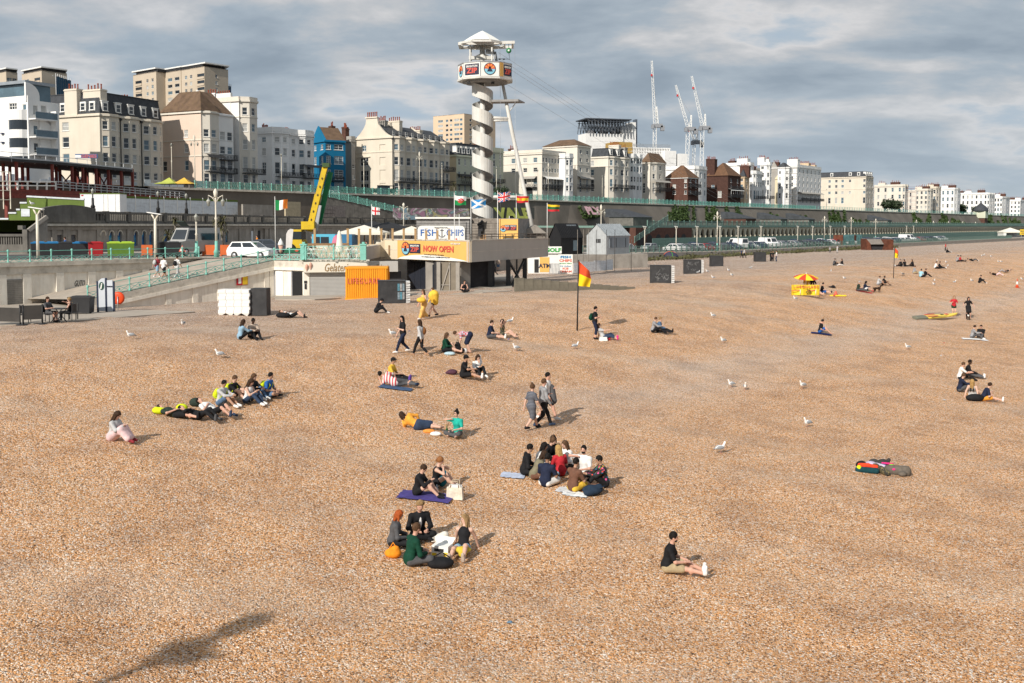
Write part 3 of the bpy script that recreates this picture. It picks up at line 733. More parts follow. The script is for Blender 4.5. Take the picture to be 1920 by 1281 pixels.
def pipes(*fr):
 def f(o,L,D,H,Z):
  for q in fr:MB().tube([(L*q,-.1,0),(L*q,-.1,H-.8)],.09,6).box((L*q,-.12,H-.7),(.45,.35,.45)).put('downpipe',black,o)
 return f
house('cream corner hotel with slate mansard roof, white dormers and three terracotta chimney groups',92,191,308,212,[(333,319),(303,286),(274,254),(242,226)],cream,'hotel',189,1780,wcols=[(.36,1.7,(1,2,3),'sash'),(.12,1.5,(3,),'grid')],fac=(('bow',1,.9),('bow',1,.9),('bow',1.15,.9)),roof='mansard',dorm=5,rh=4.0,chims=((.04,.52,1.6,3.2,163,4),(.1,.2,1.6,4.4,165,5),(.62,.3,1.4,3.0,174,4)),extra=pipes(.31,.64),group=None,cat='hotel')
house('tan corner house with plain side wall, hipped brown roof and black balcony canopy',307,380,413,207,[(342,325),(319,300),(285,269),(256,242)],tan,Y=206,vp=1900,wcols=[(.62,1.1,(1,2,3)),(.06,1.2,(1,))],mf=ivory,fac=(('bow',1,1.1),),roof='hip',roofm=brownroof,rh=4.4,strings=(262,292),balc=((.0,1.0,322,1.1,2.9,ironm),),win=1.3)
house('narrow white house with two planted balconies between tan house and tall white wall',411,413,440,212,[(342,325),(318,300),(288,274),(262,246)],white,Y=211,vp=1900,D=12,fac=(('flat',1,2),),roof='slope',roofm=brownroof,rh=5,win=1.5,balc=((0,1,324,1.2),(0,1,299,1.3)))
def stack4(o,L,D,H,Z):
 MB().bb((-.1,2.2,0),(.5,D*.72,Z(173))).put('chimney_breast',white,o)
 for k in range(6):put('chimney_pot',potme,o,(.2,2.8+k*(D*.72-3.2)/5,Z(173)-.1),0,(.9,.9,.7))
house('tall white house with blank side wall and cream round bow front',394,451,484,186,[(343,327),(321,294),(280,261),(246,231),(215,201)],white,Y=216,vp=1900,mf=ivory,fac=(('bow',1,1.6),),strings=(219,187),extra=stack4,balc=((-.05,1.05,325,1.3),),roofm=brownroof,parapet=.6,chims=((.1,.93,1.5,3,171,4),))
house('white house with twin bow fronts, long black balcony and glazed sun room',484,512,590,246,[(350,337),(326,304),(291,277),(266,256)],white,Y=226,vp=2070,wcols=[(.45,1.25)],wstyle='grid',fac=(('bow',1,1.2),('flat',.35,1),('bow',1,1.2)),balc=((0,.62,331,1.5),(.62,1.08,331,1.8,2.4,slate)),parapet=1.0,win=1.15,chims=((.05,.6,1.2,2.2,240,5),(.5,.5,1.2,1.6,240,3)),strings=(253,))
house('bright blue house with white triple sash windows and brown roof',585,611,649,262,[(355,342),(336,318),(307,292),(280,270)],bluew,Y=243,vp=3600,wcols=[(.78,1.4,(0,1,2,3)),(.3,1.3,(2,3))],fac=(('flat',.32,1),('flat',.68,1)),win=2.4,style='grid',roof='slope',roofm=brownroof,rh=3.4,balc=((.28,.85,339,1.0),),group=None)
house('narrow grey house with brick chimneys between blue house and cream gable',646,660,667,262,[(352,345),(336,328),(316,308)],greyw,Y=252,vp=2600,wcols=[(.2,1.0,(0,))],fac=(('flat',1,1),),D=12,chims=((.2,.2,1.2,1.2,240,2,brick),(.8,.3,1.2,1.2,236,2,brick),(.5,.7,1.2,1.2,232,2,brick)),win=.8)
def gable7(o,L,D,H,Z):
 pts=[]
 for i in range(13):
  f=i/12;pts.append((f*.37,(H+(Z(231)-H)*(f**1.7))))
 prof=[(0,H)]+[(D*p,z)for p,z in pts[1:]]+[(D*.40,Z(218)),(D*.68,Z(218)),(D*.70,Z(229))]+[(D*(1-p*.8),z)for p,z in reversed(pts[:-1])]+[(D,H)]
 n=len(prof);b=MB();b.add([(0,y,z)for y,z in prof]+[(.5,y,z)for y,z in prof],[tuple(range(n)),tuple(reversed(range(n,2*n)))]+[((i+1)%n,i,n+i,n+(i+1)%n)for i in range(n)])
 b.put('gable',cream,o);band([(0,D*.70),(0,D*.38)],Z(219),Z(216.5),.25).put('cornice',cream,o)
 for k in range(6):put('chimney_pot',potme,o,(.25,D*(.42+.047*k),Z(218)),0,(1.1,1.1,1.5))
 b=MB();b.add([(.5,.3,H),(L,.3,H),(L,D*.5,Z(229)),(.5,D*.5,Z(229)),(L,D,H),(.5,D,H)],[(0,1,2,3),(3,2,4,5),(1,4,2)]);b.put('roof',slate,o)
 for i in range(9):
  dr=MB().bb((-.55,-.1,0),(.55,1.8,1.35)).put('dormer',slate,o,(L*(.06+.105*i),.9,H+.25));fm,pm=win_mesh(.9,1.1,'grid');put('window',fm,dr,(0,-.15,.12));put('pane',pm[0],dr,(0,-.17,.12))
 for f in(.285,.64):MB().add([(L*f,.2,H+.1),(L*f+.4,.2,H+.1),(L*f+.4,D*.5,Z(226)),(L*f,D*.5,Z(226)),(L*f,D*.5,H),(L*f+.4,D*.5,H),(L*f,.2,H-.2),(L*f+.4,.2,H-.2)],[(0,1,2,3),(6,0,3,4),(1,7,5,2),(6,7,1,0)]).put('party_wall',cream,o)
 pipes(-.005)(o,L,D,H,Z)
 for r_ in((H*.98,.3),):pass
 band([(0,D*.93),(0,D*.58)],Z(291.5),Z(293),.3).put('window_hood',cream,o)
house('large cream terrace with shaped gable, arched top windows and five bow fronts',666,737,843,255,[(357,343),(338,318),(309,294),(281,270)],cream,'terrace',250,2115,wcols=[(.26,1.3,(3,),'grid'),(.26,2.6,(0,1,2),'triple'),(.74,1.9,(0,1,2,3),'blank')],fac=tuple(('bow',1,1.1)for _ in range(5)),roof='none',strings=(284,),extra=gable7,balc=((0,.99,341,1.4),(.80,1.0,313,1.2)),win=1.15,chims=((.30,.42,1.3,4.2,220,6),(.66,.42,1.3,4.0,233,6),(.17,.55,1.2,3.0,221,6,greyw),(.5,.6,1.2,1.6,235,3,greyw)),group=None,cat='terrace')
house('pale green house with yellow side wall, black mansard and balcony canopy',842,856,920,290,[(358,346),(334,321),(309,297)],pyellow,Y=276,vp=2300,mf=pgreen,fac=(('flat',1,3),('flat',1,3)),roof='mansard',dorm=7,rh=3.2,balc=((0,1,346,1.8,2.2,black),),win=.8,D=16)
house('pale yellow house with small white balcony behind the slide tower',919,921,944,282,[(358,346),(341,326),(312,300),(298,287)],pgreen,Y=290,vp=2300,D=14,fac=(('flat',1,2),),chims=((.2,.3,1.4,3,272,5,brick),(.7,.6,1.4,3,272,5,brick)),balc=((.1,.9,342,1.2),),win=.9)
def arch9(o,L,D,H,Z):
 pts=[(.9*math.cos(a),.9*math.sin(a))for a in np.linspace(0,math.pi,9)]
 b=MB();b.add([(-.03,D*.34+1.7*x,Z(359)+1.7*z)for x,z in pts]+[(-.03,D*.34-1.5,0),(-.03,D*.34+1.5,0)],[tuple(range(9))+(9,10)]);b.put('archway',darkin,o)
 balcony(o,(0,D*.46),(0,D*.12),Z(351),1.3,(2.5,greyw))
house('long cream hotel with arched side entrance and white balcony canopy',944,1016,1060,286,[(358,346),(345,333),(322,314),(304,295)],ivory,'hotel',297,2300,wcols=[(.83,1.5),(.57,1.5,(1,2,3)),(.26,1.5,(2,3))],fac=(('flat',1,4),('flat',1,4)),strings=(306,),balc=((0,1,352,1.7,2.6,whitep),),win=.9,extra=arch9,chims=((.15,.85,1.4,2.5,275,4,brick),(.1,.75,1.4,2.0,278,3,white)),group=None,cat='hotel')
house('tall ivory house with brown roof standing above the long cream hotel',1018,1082,1107,272,[(360,351),(349,335),(322,314),(303,296),(288,281)],ivory,Y=312,vp=2437,fac=(('flat',1,2),),strings=(309,),balc=((0,1,352,1.5,2.8,greyw),),roof='hip',roofm=brownroof,rh=2.2,wcols=[(.02,.8)])
house('white house with bay window beside the long cream hotel',1057,1059,1074,293,[(358,348),(342,333),(328,318),(310,300)],white,Y=303,D=8,fac=(('bow',1,.8),))
house('cream corner house with black slate roof and rusty gutter',1107,1140,1180,293,[(358,352),(350,336),(328,317),(310,300)],ivory,Y=325,fac=(('bow',1,1),('bow',1,1)),roof='mansard',rh=2.6,dorm=3,wcols=[(.1,1.3)],strings=(312,),balc=((0,1,352,1.4),),chims=((.7,.5,1.4,4,268,7,ivory),(.95,.5,1.6,5,272,6,greyw)))
house('white bow fronted pair of houses between cream corner house and brown hipped roof',1178,1180,1203,293,[(356,348),(341,331),(322,312),(306,297)],white,Y=338,D=12,fac=(('bow',1,.8),('bow',1,.8)))
house('cream house with grey balcony canopy and brown hipped roof',1202,1218,1247,304,[(362,352),(352,343),(335,326),(319,310)],ivory,Y=346,fac=(('bow',1,1),),wcols=[(.3,1.0)],roof='hip',roofm=brownroof,rh=3.4,balc=((0,1,357,1.5,2.8,greyw),))
house('red brick house with orange hipped roof and white balconies',1247,1289,1309,333,[(364,357),(352,345),(342,335)],brick,Y=352,fac=(('flat',1,2),),wcols=[(.9,1.0),(.4,1.3,(0,1))],roof='hip',roofm=orangeroof,rh=4.6,balc=((0,1,364,1.2,None),(0,1,350,1.2)),cor=((0,.25,.4),))
house('white house squeezed between the two red brick houses',1299,1301,1324,315,[(366,356),(350,340),(334,323)],white,Y=372,D=12,fac=(('bow',1,.8),('flat',.4,1)))
house('dark brick villa with steep brown roof, tall chimneys and white balconies',1324,1364,1388,329,[(370,358),(352,346),(342,335)],brickd,'villa',385,wcols=[(.62,1.6,(0,)),(.3,1.4,(1,))],fac=(('flat',1,2),),roof='hip',roofm=orangeroof,rh=5.2,balc=((0,1,369,1.5,2.4,whitep),(0,1,354,1.5)),cor=((0,.2,.4),),chims=((.1,.75,2.2,2.2,297,4,brickd),(.15,1.0,1.6,1.6,296,3,brickd)),group=None,cat='villa')
house('beige house with black roof beside the dark brick villa',1386,1395,1404,331,[(372,359),(354,346),(340,335)],beige,Y=402,wcols=[(.4,1.2)],fac=(('flat',1,1),),roof='hip',rh=3,chims=((.5,.4,1.5,4,311,6,brick),))
house('white terrace with tall chimneys rising behind the beige house',1360,1405,1412,308,[(345,338),(330,323)],white,Y=440,wcols=[(.3,1.1)],chims=((.2,.3,3,5,297,5),(.4,.8,2,3,300,4,brick)))
house('low white house with moulded bays in front of the tall white one',1403,1411,1428,324,[(374,357),(350,341),(333,328)],white,Y=414,wcols=[(.45,1.1)],fac=(('bow',1,.8),('flat',1,2)),balc=((0,1,372,1.2),))
house('tall white house with black framed french windows and chimneys',1424,1436,1443,308,[(374,356),(347,338),(332,324),(317,312)],white,Y=424,wcols=[(.35,1.4)],fac=(('bow',1,1),),balc=((-.2,1,372,1.3),),chims=((.3,.9,2.5,3,295,4),(.7,.5,1.5,3,298,5)))
house('pale yellow house with dark sloping roof below the scaffolded white house',1452,1467,1476,334,[(372,362),(352,344)],pyellow,Y=445,fac=(('flat',1,1),),roof='slope',roofm=brownroof,rh=2)
house('grey sided house with slate roof beside the scaffold',1443,1456,1462,314,[(370,358),(350,340),(330,322)],greyw,Y=452,mf=white,fac=(('flat',1,1),),roof='slope',rh=2.6,chims=((.5,.4,2,3,304,4,brick),))
def scaff(px0,px1,y0,y1,Y,label,m=None,net=None):
 """tube scaffold with boarded lifts standing against a house"""
 a,b=Vector((*XY(px0,Y),14.6)),Vector((*XY(px1,Y),14.6));z1=ZP(y0,Y);o=thing('scaffold',label,'scaffold',a);d=(b-a);n=max(2,int(d.length/2));nl=max(2,int((z1-14.6)/2.1));dep=Vector((-d.y,d.x,0)).normalized()*1.3
 sm=m or steelm;tb=MB()
 for i in range(n+1):
  for k in(Vector(),dep):tb.bar(d*i/n+k,d*i/n+k+Vector((0,0,z1-14.6)),.09)
 tb.put('standards',sm,o)
 for j in range(1,nl+1):
  z=(z1-14.6)*j/nl;bd=MB();v=[Vector((0,0,z)),d+Vector((0,0,z)),d+dep+Vector((0,0,z)),dep+Vector((0,0,z))]
  bd.add(v+[p+Vector((0,0,.12))for p in v],[(0,3,2,1),(4,5,6,7),(0,1,5,4),(2,3,7,6),(1,2,6,5),(3,0,4,7)]);bd.bar(v[0]+Vector((0,0,1)),v[1]+Vector((0,0,1)),.08);bd.put('board_lift',woodg if not net else net,o)
 return o
house('tall white terrace front with flat roofline, long canopy and black balcony',1474,1493,1538,312,[(380,368),(363,354),(350,342),(338,330),(325,317)],white,'terrace',455,wcols=[(.5,1.2)],fac=(('flat',1,3),('flat',1,3)),balc=((.02,1,375,1.8,3.0,greyw),),chims=((.1,.6,3,5,298,6),(.5,.5,2.5,5,303,8,beige),(.8,.5,2,4,305,6,beige)),win=1.1,group=None,cat='terrace')
house('white round ended house wrapped by scaffolding',1457,1470,1480,313,[(372,362),(354,345),(338,332),(326,321)],white,Y=438,wcols=[(.3,1.0)],fac=(('bow',1,1.4),),roof='hip',rh=2)
scaff(1472,1494,316,380,432,'grey scaffold with boarded lifts against the white round ended house')
house('cream square hotel with black mansard and tall ground floor windows',1538,1622,1636,331,[(381,370),(363,358),(351,346),(341,336)],cream,'hotel',520,wcols=[(.97,1.3),(.68,1.3,(1,3)),(.53,1.4),(.40,1.4),(.26,1.4),(.06,1.4)],fac=(('flat',1,3),),roof='mansard',dorm=4,rh=2.6,strings=(354.5,),D=26,win=1.2,group=None,cat='hotel')
scaff(1623,1637,344,384,505,'grey scaffold against the seaward face of the cream square hotel')
far=[('pale cream terrace block with scattered chimneys beyond the cream square hotel',1638,1691,1699,348,ivory,4,4),('ivory four storey house between pink scaffold and grey scaffold',1714,1738,1747,356,ivory,5,3),('ivory house with side wall in shadow beyond the pink scaffold',1738,1754,1761,352,cream,4,2),('white house with tall windows and red chimneys behind dark round tree',1762,1788,1798,354,white,4,3),('long sunlit white terrace behind the domed lift kiosk',1800,1850,1862,363,white,4,6),('white terrace with brown roofs next beyond the long sunlit one',1862,1878,1892,370,white,4,3),('farthest pale terrace at the end of the sea front',1892,1912,1960,376,white,4,3)]
for lb,a,c_,r_,yt,m_,nr,nc in far:
 Yc=shoreY(c_);yb=423-6.6*FPX/Yc-1;st_=(yb-yt)/nr
 house(lb,a,c_,r_,yt,[(yb-st_*(i+.12),yb-st_*(i+.7))for i in range(nr)],m_,wcols=[((j+.6)/nc,1.3)for j in range(nc)],fac=(('bow',1,1.2),)*max(1,nc-2),chims=((.3,.3,2,5,yt-7,4,brick),(.2,.75,2,4,yt-6,4)),parapet=.7)
for lb,a,c_,r_,yt,m_ in(('cream block rising behind the pink scaffold',1690,1722,1768,358,ivory),('pale block filling the gap left of the long sunlit terrace',1770,1792,1836,362,white),('pale block behind the farthest terrace',1868,1886,1935,374,ivory),('greyish block behind the cream square hotel',1628,1648,1700,352,greyw),('ivory block behind the grey sided house',1440,1464,1500,322,ivory),('cream block behind the dark brick villa',1380,1400,1440,316,ivory)):
 Yc=shoreY(c_,-225);yb=423-6.6*FPX/Yc-1;st_=(yb-yt)/4
 house(lb,a,c_,r_,yt,[(yb-st_*(i+.12),yb-st_*(i+.7))for i in range(4)],m_,Y=Yc,wcols=[((j+.5)/3,1.3)for j in range(3)],fac=(('flat',1,4),),chims=((.3,.3,2,5,yt-5,4,brick),(.6,.6,2,4,yt-4,4)),parapet=.7)
scaff(1699,1718,354,392,540,'dull pink sheeted scaffold on the sea front',net=mat('pink_sheeting',(.30,.11,.11),var=.2))
scaff(1754,1763,356,395,600,'grey scaffold beside the ivory house in shadow')
# tower blocks behind
def block(label,pts,Y,ytop,m,faces,fl=2.8,name='tower_block',roofed=True,nfl=10,cat='tower block',vp=2437):
 """staggered slab: pts are photo columns; odd faces look west, even faces look to sea; faces: list of window columns per face"""
 dv=Vector((uof(vp),1)).normalized();P=[Vector(XY(pts[1],Y))]
 def hit(p,d,px):u=uof(px);return p+d*((u*p.y-p.x)/(d.x-u*d.y))
 wd=Vector((-dv.y,dv.x));first=hit(P[0],wd,pts[0]);Q=[first,P[0]];cur=P[0]
 for i,px in enumerate(pts[2:]):
  cur=hit(cur,dv if i%2==0 else-wd,px);Q.append(cur)
 O=Q[1];o=thing(name,label,cat,(O.x,O.y,14.6));zt=ZP(ytop,Y)-14.6;L=[(q-O)for q in Q]
 w=MB()
 for k,(a,b)in enumerate(zip(L[:-1],L[1:])):
  ln=(b-a).length;ws=[];cols=faces[k]if k<len(faces)else[]
  for(f,wdt,st)in cols:
   for j in range(nfl):
    z=zt-2.0-fl*(j+.75)
    ws.append((ln*f,z,wdt,1.4 if st!='balc' else 1.3,'blank' if st=='balc' else st))
    if st=='balc':
     d=(b-a)/ln;p=a+d*(ln*f-wdt/2);MB().bb((0,-.25,-.9),(wdt,-.02,.05)).put('balcony',m,o,(p.x,p.y,z),math.atan2(d.y,d.x));MB().quad((.05,.13,.05),(wdt-.05,.13,.05),(wdt-.05,.13,1.25),(.05,.13,1.25)).put('balcony_glazing',glassd,o,(p.x,p.y,z),math.atan2(d.y,d.x))
  facet(w,a,b,0,zt,ws,o,style='grid')
 back=[L[-1]+wd*14+dv*6,L[0]+dv*10]
 for a,b in zip([L[-1]]+back,back+[L[0]]):w.quad((a.x,a.y,0),(b.x,b.y,0),(b.x,b.y,zt),(a.x,a.y,zt))
 w.prism([(p.x,p.y)for p in L+back],zt-.3,zt);w.put('wall',m,o)
 if roofed:
  c=sum(L+back,Vector((0,0)))/(len(L)+2)
  MB().prism([tuple(c+(p-c)*.93)for p in L+back],zt+.004,zt+1.2).put('roof_storey',darkin,o);MB().prism([tuple(c+(p-c)*1.03)for p in L+back],zt+1.204,zt+1.75).put('roof_slab',whitep,o)
 return o
t1=block('beige tower block with blue netted scaffold at the far left',[48,85,132],430,132,concb,[[(.12,2.0,'grid'),(.30,2.0,'grid'),(.78,5.0,'balc')],[]])
block('beige end wing of a tower block at the left edge of the town',[-20,19,40],450,134,concb,[[],[(.3,2.5,'grid'),(.7,2.5,'grid')]])
t2=block('double beige tower block with recessed balconies and dark linking bay',[255,298,315,344,345,388,432],430,134,concb,[[(.24,5,'balc'),(.62,1.6,'grid'),(.84,1.6,'grid')],[],[(.3,3.4,'plain'),(.75,3.4,'plain')],[],[(.2,1.6,'grid'),(.42,1.6,'grid'),(.84,5,'balc')],[(.5,1.2,'grid')]])
netm=mat('blue_netting',(.01,.065,.13),rough=.9,var=.45,scale=.4)
def netting(px0,px1,y0,y1,Y,label):
 a,b=W(px0,y1,Y),W(px1,y1,Y+14);o=thing('scaffold_netting',label,'netting',a);d=b-a;d.z=0;zt=ZP(y0,Y)-a.z;mb=MB();q=Vector((d.y,-d.x,0)).normalized()*1.4;n=8
 for i in range(n):
  p,p2=d*i/n,d*(i+1)/n;mb.quad(p+q,p2+q*.93,p2+q*.93+Vector((0,0,zt)),p+q+Vector((0,0,zt*(.96+.04*(i%2)))))
 mb.put('net',netm,o);tb=MB()
 for i in range(n+1):tb.bar(d*i/n+q*.9,d*i/n+q*.9+Vector((0,0,zt+1)),.2)
 tb.bar((0,0,zt),d+Vector((0,0,zt)),.2);tb.put('scaffold_frame',steelm,o)
netting(100,128,142,185,425,'blue scaffold netting hung on the left tower block')
netting(402,428,154,172,425,'blue scaffold netting on the double tower block')
block('peach tower block with small windows behind the slide tower',[813,871,929],590,213,peach,[[(.06,3.6,'grid'),(.24,4,'grid'),(.45,2,'plain'),(.58,2,'plain'),(.76,4,'grid'),(.9,2,'plain')],[(.2,2,'plain'),(.45,3.6,'grid'),(.8,2.5,'plain')]],roofed=False)
# hospital, building site and cranes
o=thing('hospital','white hospital block carrying a dark steel helicopter deck','hospital',(*XY(1098,620),14.6),math.atan2(*reversed(Vector((.96,.28)))))
k=620/FPX;zz_=lambda py:ZP(py,620)-14.6
w=MB();facet(w,(0,0),(75*k,0),0,zz_(250),[(75*k*(i+.5)/12,zz_(y),1.7,2.1,'grid')for i in range(12)for y in(264,273)],o)
w.bb((0,.001,0),(75*k,14,zz_(250)),0);w.v=w.v;w.put('wall',white,o)
MB().bb((74*k,1,0),(102*k,14,zz_(245))).bb((75*k,3,zz_(245)),(94*k,12,zz_(233))).put('lift_tower',white,o)
MB().bb((94*k+.2,2,zz_(245)),(103*k,12,zz_(226))).put('stair_tower',whitep,o)
MB().bb((102*k+.3,2,0),(106*k,7,zz_(220))).put('flue',mat('flue_steel',(.10,.12,.15),metal=.3,rough=.5),o)
st=mat('helideck_steel',(.06,.07,.085),rough=.6,var=.3)
dk=MB();dk.bb((-1,-3,zz_(224)),(88*k,16,zz_(222)));dk.put('deck',st,o)
tr=MB();z0_,z1_=zz_(248),zz_(224);n=14
for y in(-2.5,6,15):
 tr=MB()
 for i in range(n):
  x0_,x1_=86*k*i/n,86*k*(i+1)/n;xm=(x0_+x1_)/2;zm=(z0_+z1_)/2
  tr.bar((x0_,y,z0_),(xm,y,z1_),.35).bar((xm,y,z1_),(x1_,y,z0_),.35).bar((x0_,y,zm),(x1_,y,zm),.3).bar((x0_,y,z1_-1),(x1_,y,z1_-1),.3)
 tr.put('truss',st,o)
b=MB()
for i in range(9):b.box((4+i*2.6,4+(i%3)*3,zz_(250)+1),(2,3,2+(i%2)))
b.put('roof_plant',mat('plant_grey',(.16,.16,.17),var=.3),o)
o=thing('building_site','concrete frame of a hospital extension under construction below the cranes','building site',(*XY(1150,560),14.6),math.atan2(.3,.95));k=560/FPX;zz_=lambda py:ZP(py,560)-14.6
och=mat('ochre_board',(.42,.27,.08),var=.2)
w=MB();facet(w,(0,0),(38*k,0),0,zz_(266),[(38*k*(i+.5)/5,zz_(y),1.6,1.5,'plain')for i in range(5)for y in(276,283,291)],o);w.bb((0,.01,0),(38*k,12,zz_(266.2)));w.put('ochre_wing',och,o)
fr=MB()
for j,y in enumerate((276,282,289)):fr.bb((36*k,0,zz_(y)-.35),(118*k,14,zz_(y)))
for i in range(24):fr.bb((36*k+i*3.4*k,.1,0),(36*k+i*3.4*k+.5,.6,zz_(275)))
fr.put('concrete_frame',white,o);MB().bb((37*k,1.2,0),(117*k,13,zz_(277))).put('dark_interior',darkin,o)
w=MB();facet(w,(37*k,-2),(100*k,-2),0,zz_(287),[(5+i*3.3,zz_(y),1.5,1.9,'plain')for i in range(6)for y in(298,308)],o);w.bb((37*k,-1.99,0),(100*k,-.1,zz_(287.2)));w.put('clad_wing',white,o)
w=MB()
for a_,b_,y_ in((100,124,281),(128,148,286)):
 facet(w,(a_*k,-3),(b_*k,-3),0,zz_(y_),[((b_-a_)*k*f,zz_(y),2.4,2.4,'plain')for f in(.5,.8)for y in(294,304)],o);w.bb((a_*k,-2.99,0),(b_*k,10,zz_(y_+.2)))
w.put('stair_core',white,o)
b=MB()
for i in range(40):x=38*k+i*2*k;b.bar((x,.2,zz_(276)),(x,.2,zz_(269)),.15)
for y in(269,272):b.bar((38*k,.2,zz_(y)),(116*k,.2,zz_(y)),.15)
b.put('edge_scaffold',steelm,o)
def lattice(mb,a,b,w,n,t=.22,w2=None):
 a,b=Vector(a),Vector(b);d=(b-a).normalized();x=d.cross(Vector((.2,1,.1))).normalized();y=d.cross(x);w2=w2 or w
 C=[(1,1),(1,-1),(-1,-1),(-1,1)];P=[]
 for i in range(n+1):
  f=i/n;ww=(w+(w2-w)*f)/2;P.append([a+(b-a)*f+x*p*ww+y*q*ww for p,q in C])
 for i in range(n):
  for k in range(4):
   mb.bar(P[i][k],P[i+1][k],t);mb.bar(P[i][k],P[i+1][(k+1)%4],t*.7)if i%2 else mb.bar(P[i][(k+1)%4],P[i+1][k],t*.7)
def crane(label,Y,base,cab,tip,af,w=2.0):
 B,Cc,T,A=W(*base,Y),W(*cab,Y),W(*tip,Y),W(*af,Y);B.z=14.6;o=thing('tower_crane',label,'crane',B,0,'cranes over the hospital site');q=lambda p:p-B
 m=MB();lattice(m,(0,0,0),q(Cc),w,14,.22);m.put('mast',whitep,o)
 m=MB();lattice(m,q(Cc)+Vector((0,0,1)),q(T),w*.9,22,.18,w*.45);m.put('jib',whitep,o)
 m=MB();lattice(m,q(Cc)+Vector((1.5,0,1)),q(A),1.2,5,.3,.5);m.put('a_frame',whitep,o)
 MB().box(q(Cc)+Vector((1.5,0,0)),(6,3,2.2)).box(q(Cc)+Vector((4.5,0,-1.5)),(2.2,3,3)).box(q(Cc)+Vector((-1.5,-1.5,-.6)),(1.8,1.6,2.2)).put('slewing_platform',mat('crane_grey',(.25,.26,.28),var=.2),o)
 MB().bar(q(A),q(lerp(Cc,T,.82)),.14).put('pendant',steelm,o);MB().box(q(lerp(Cc,T,.8))+Vector((-.6,-1,-1)),(.9,.8,1.2)).put('hook_block',mat('hook_red',(.5,.03,.03),var=0),o)
 return o
crane('white crane with its jib folded almost upright over the hospital site',600,(1226,275),(1228,236),(1222,114),(1231,200),1.9)
crane('white luffing crane leaning left with red hook near its tip',590,(1286,285),(1290,242),(1267,160),(1296,216))
crane('white luffing crane farthest right of the tall three',590,(1315,290),(1317,240),(1297,143),(1322,214))
crane('small crane low between the two leaning cranes',600,(1297,285),(1302,267),(1291,236),(1308,242),1.5)
# cliff wall, upper railing, arcade
def zr_u(t):return 14.6
mb=MB();tl=list(np.arange(60,300,8))+list(np.arange(300,700,20))+list(np.geomspace(700,4000,10))
for a,b in zip(tl[:-1],tl[1:]):
 sa,sb=np.interp(a,[60,190,240,4000],[.5,.5,8,8]),np.interp(b,[60,190,240,4000],[.5,.5,8,8])
 mb.quad((*ST(-154+sa,a),2.5),(*ST(-154+sb,b),2.5),(*ST(-154,b),14.3),(*ST(-154,a),14.3))
mb2=MB()
mb.put('cliff',cliffm,kind='structure')
cop=thing('cliff_coping','grey stone coping along the cliff top under the turquoise railing','coping',(*ST(-154,95),14.3))
for a,b in zip(list(range(95,395,12)),list(range(107,407,12))):MB().bar(Vector((*ST(-153.9,a),14.45))-cop.location,Vector((*ST(-153.9,b),14.45))-cop.location,.7,.35).put('coping_stone',capst,cop)
MB().bar(Vector((*ST(-153.9,395),14.45))-cop.location,Vector((*ST(-153.9,1600),14.45))-cop.location,.7,.35).put('coping_run',capst,cop)
railing('cliff_railing','turquoise lattice railing along the top of the dark cliff wall',[[Vector((*ST(-153.9,104),14.63)),Vector((*ST(-153.9,392),14.63))]],2.4,1.2,turq,style='lattice',postr=.09,pw=.06)
o=thing('far_cliff_railing','distant thin turquoise railing along the far end of the cliff top','railing',(*ST(-153.9,392),14.6))
b=MB()
for k in(.15,.65,1.2):b.bar((0,0,k),Vector((*ST(-153.9,1600),14.6+k))-o.location,.10)
d_=Vector((*ST(-153.9,1600),14.6))-o.location
for i in range(400):b.box(d_*(i/400)+Vector((0,0,.65)),(.14,.14,1.3))
b.put('rails_and_posts',turq,o,kind='stuff')
archm=mat('arcade_stone',(.60,.56,.44),rough=.85,var=.2,scale=.6,dirt=.5,dirtc=(.24,.22,.16),streak=True)
ac=thing('arcade','long pale arcade of pointed arches carrying a turquoise railed walkway','arcade',(*ST(-118,199),3.0),math.atan2(DY,DX))
Wb,Ht=2.9,4.5;b=MB();n=10;pts=[]
for i in range(n+1):
 f=i/n;x=.42+(Wb-.84)*f;q=abs(2*f-1);z=2.4+1.75*(1-q**2.2)**.6;pts.append((x,z))
prof=[(0,0),(.42,0)]+pts+[(Wb-.42,0),(Wb,0),(Wb,Ht),(0,Ht)]
L_=MB()
for(x0,z0),(x1,z1)in zip(pts[:-1],pts[1:]):
 b.quad((x0,0,z0),(x1,0,z1),(x1,0,Ht),(x0,0,Ht));b.quad((x0,0,z0),(x0,.5,z0),(x1,.5,z1),(x1,0,z1))
for x0,x1 in((0,.42),(Wb-.42,Wb)):b.bb((x0,0,0),(x1,.5,2.4));b.quad((x0,0,2.4),(x1,0,2.4),(x1,0,Ht),(x0,0,Ht))
b.lathe([(.22,0),(.16,.3),(.13,2.0),(.24,2.3),(.24,2.45)],(0,-.12,0),n=6)
am=b.mesh('arch',archm)
for i in range(150):put('arch',am,ac,(i*Wb,0,0))
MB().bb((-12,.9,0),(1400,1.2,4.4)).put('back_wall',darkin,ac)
MB().bb((-12,-.4,4.5),(1400,28,4.95)).put('walkway_slab',turqd,ac)
MB().bb((150*Wb,0,0),(1400,.5,4.45)).put('far_arches',archm,ac)
rb=MB()
for k in range(8):rb.bb((k*.36,-.3,4.97),(k*.36+.09,-.24,6.0))
rb.bb((0,-.33,5.95),(Wb,-.2,6.05)).bb((0,-.33,5.0),(Wb,-.2,5.1)).bb((0,-.36,4.96),(.16,-.16,6.25));rm_=rb.mesh('railing_bay',turqd)
for i in range(150):put('railing_bay',rm_,ac,(i*Wb,0,0))
MB().bb((150*Wb,-.3,4.95),(1400,-.2,6.0)).put('far_railing',turqd,ac)
fn=thing('car_park_fence','faded turquoise vertical board fence between the arcade and the parked cars','fence',(*ST(-114,195),3.0),math.atan2(DY,DX))
fb=MB()
for k in range(9):fb.bb((k*.33,0,.1),(k*.33+.24,.05,2.1+.05*(k%2)))
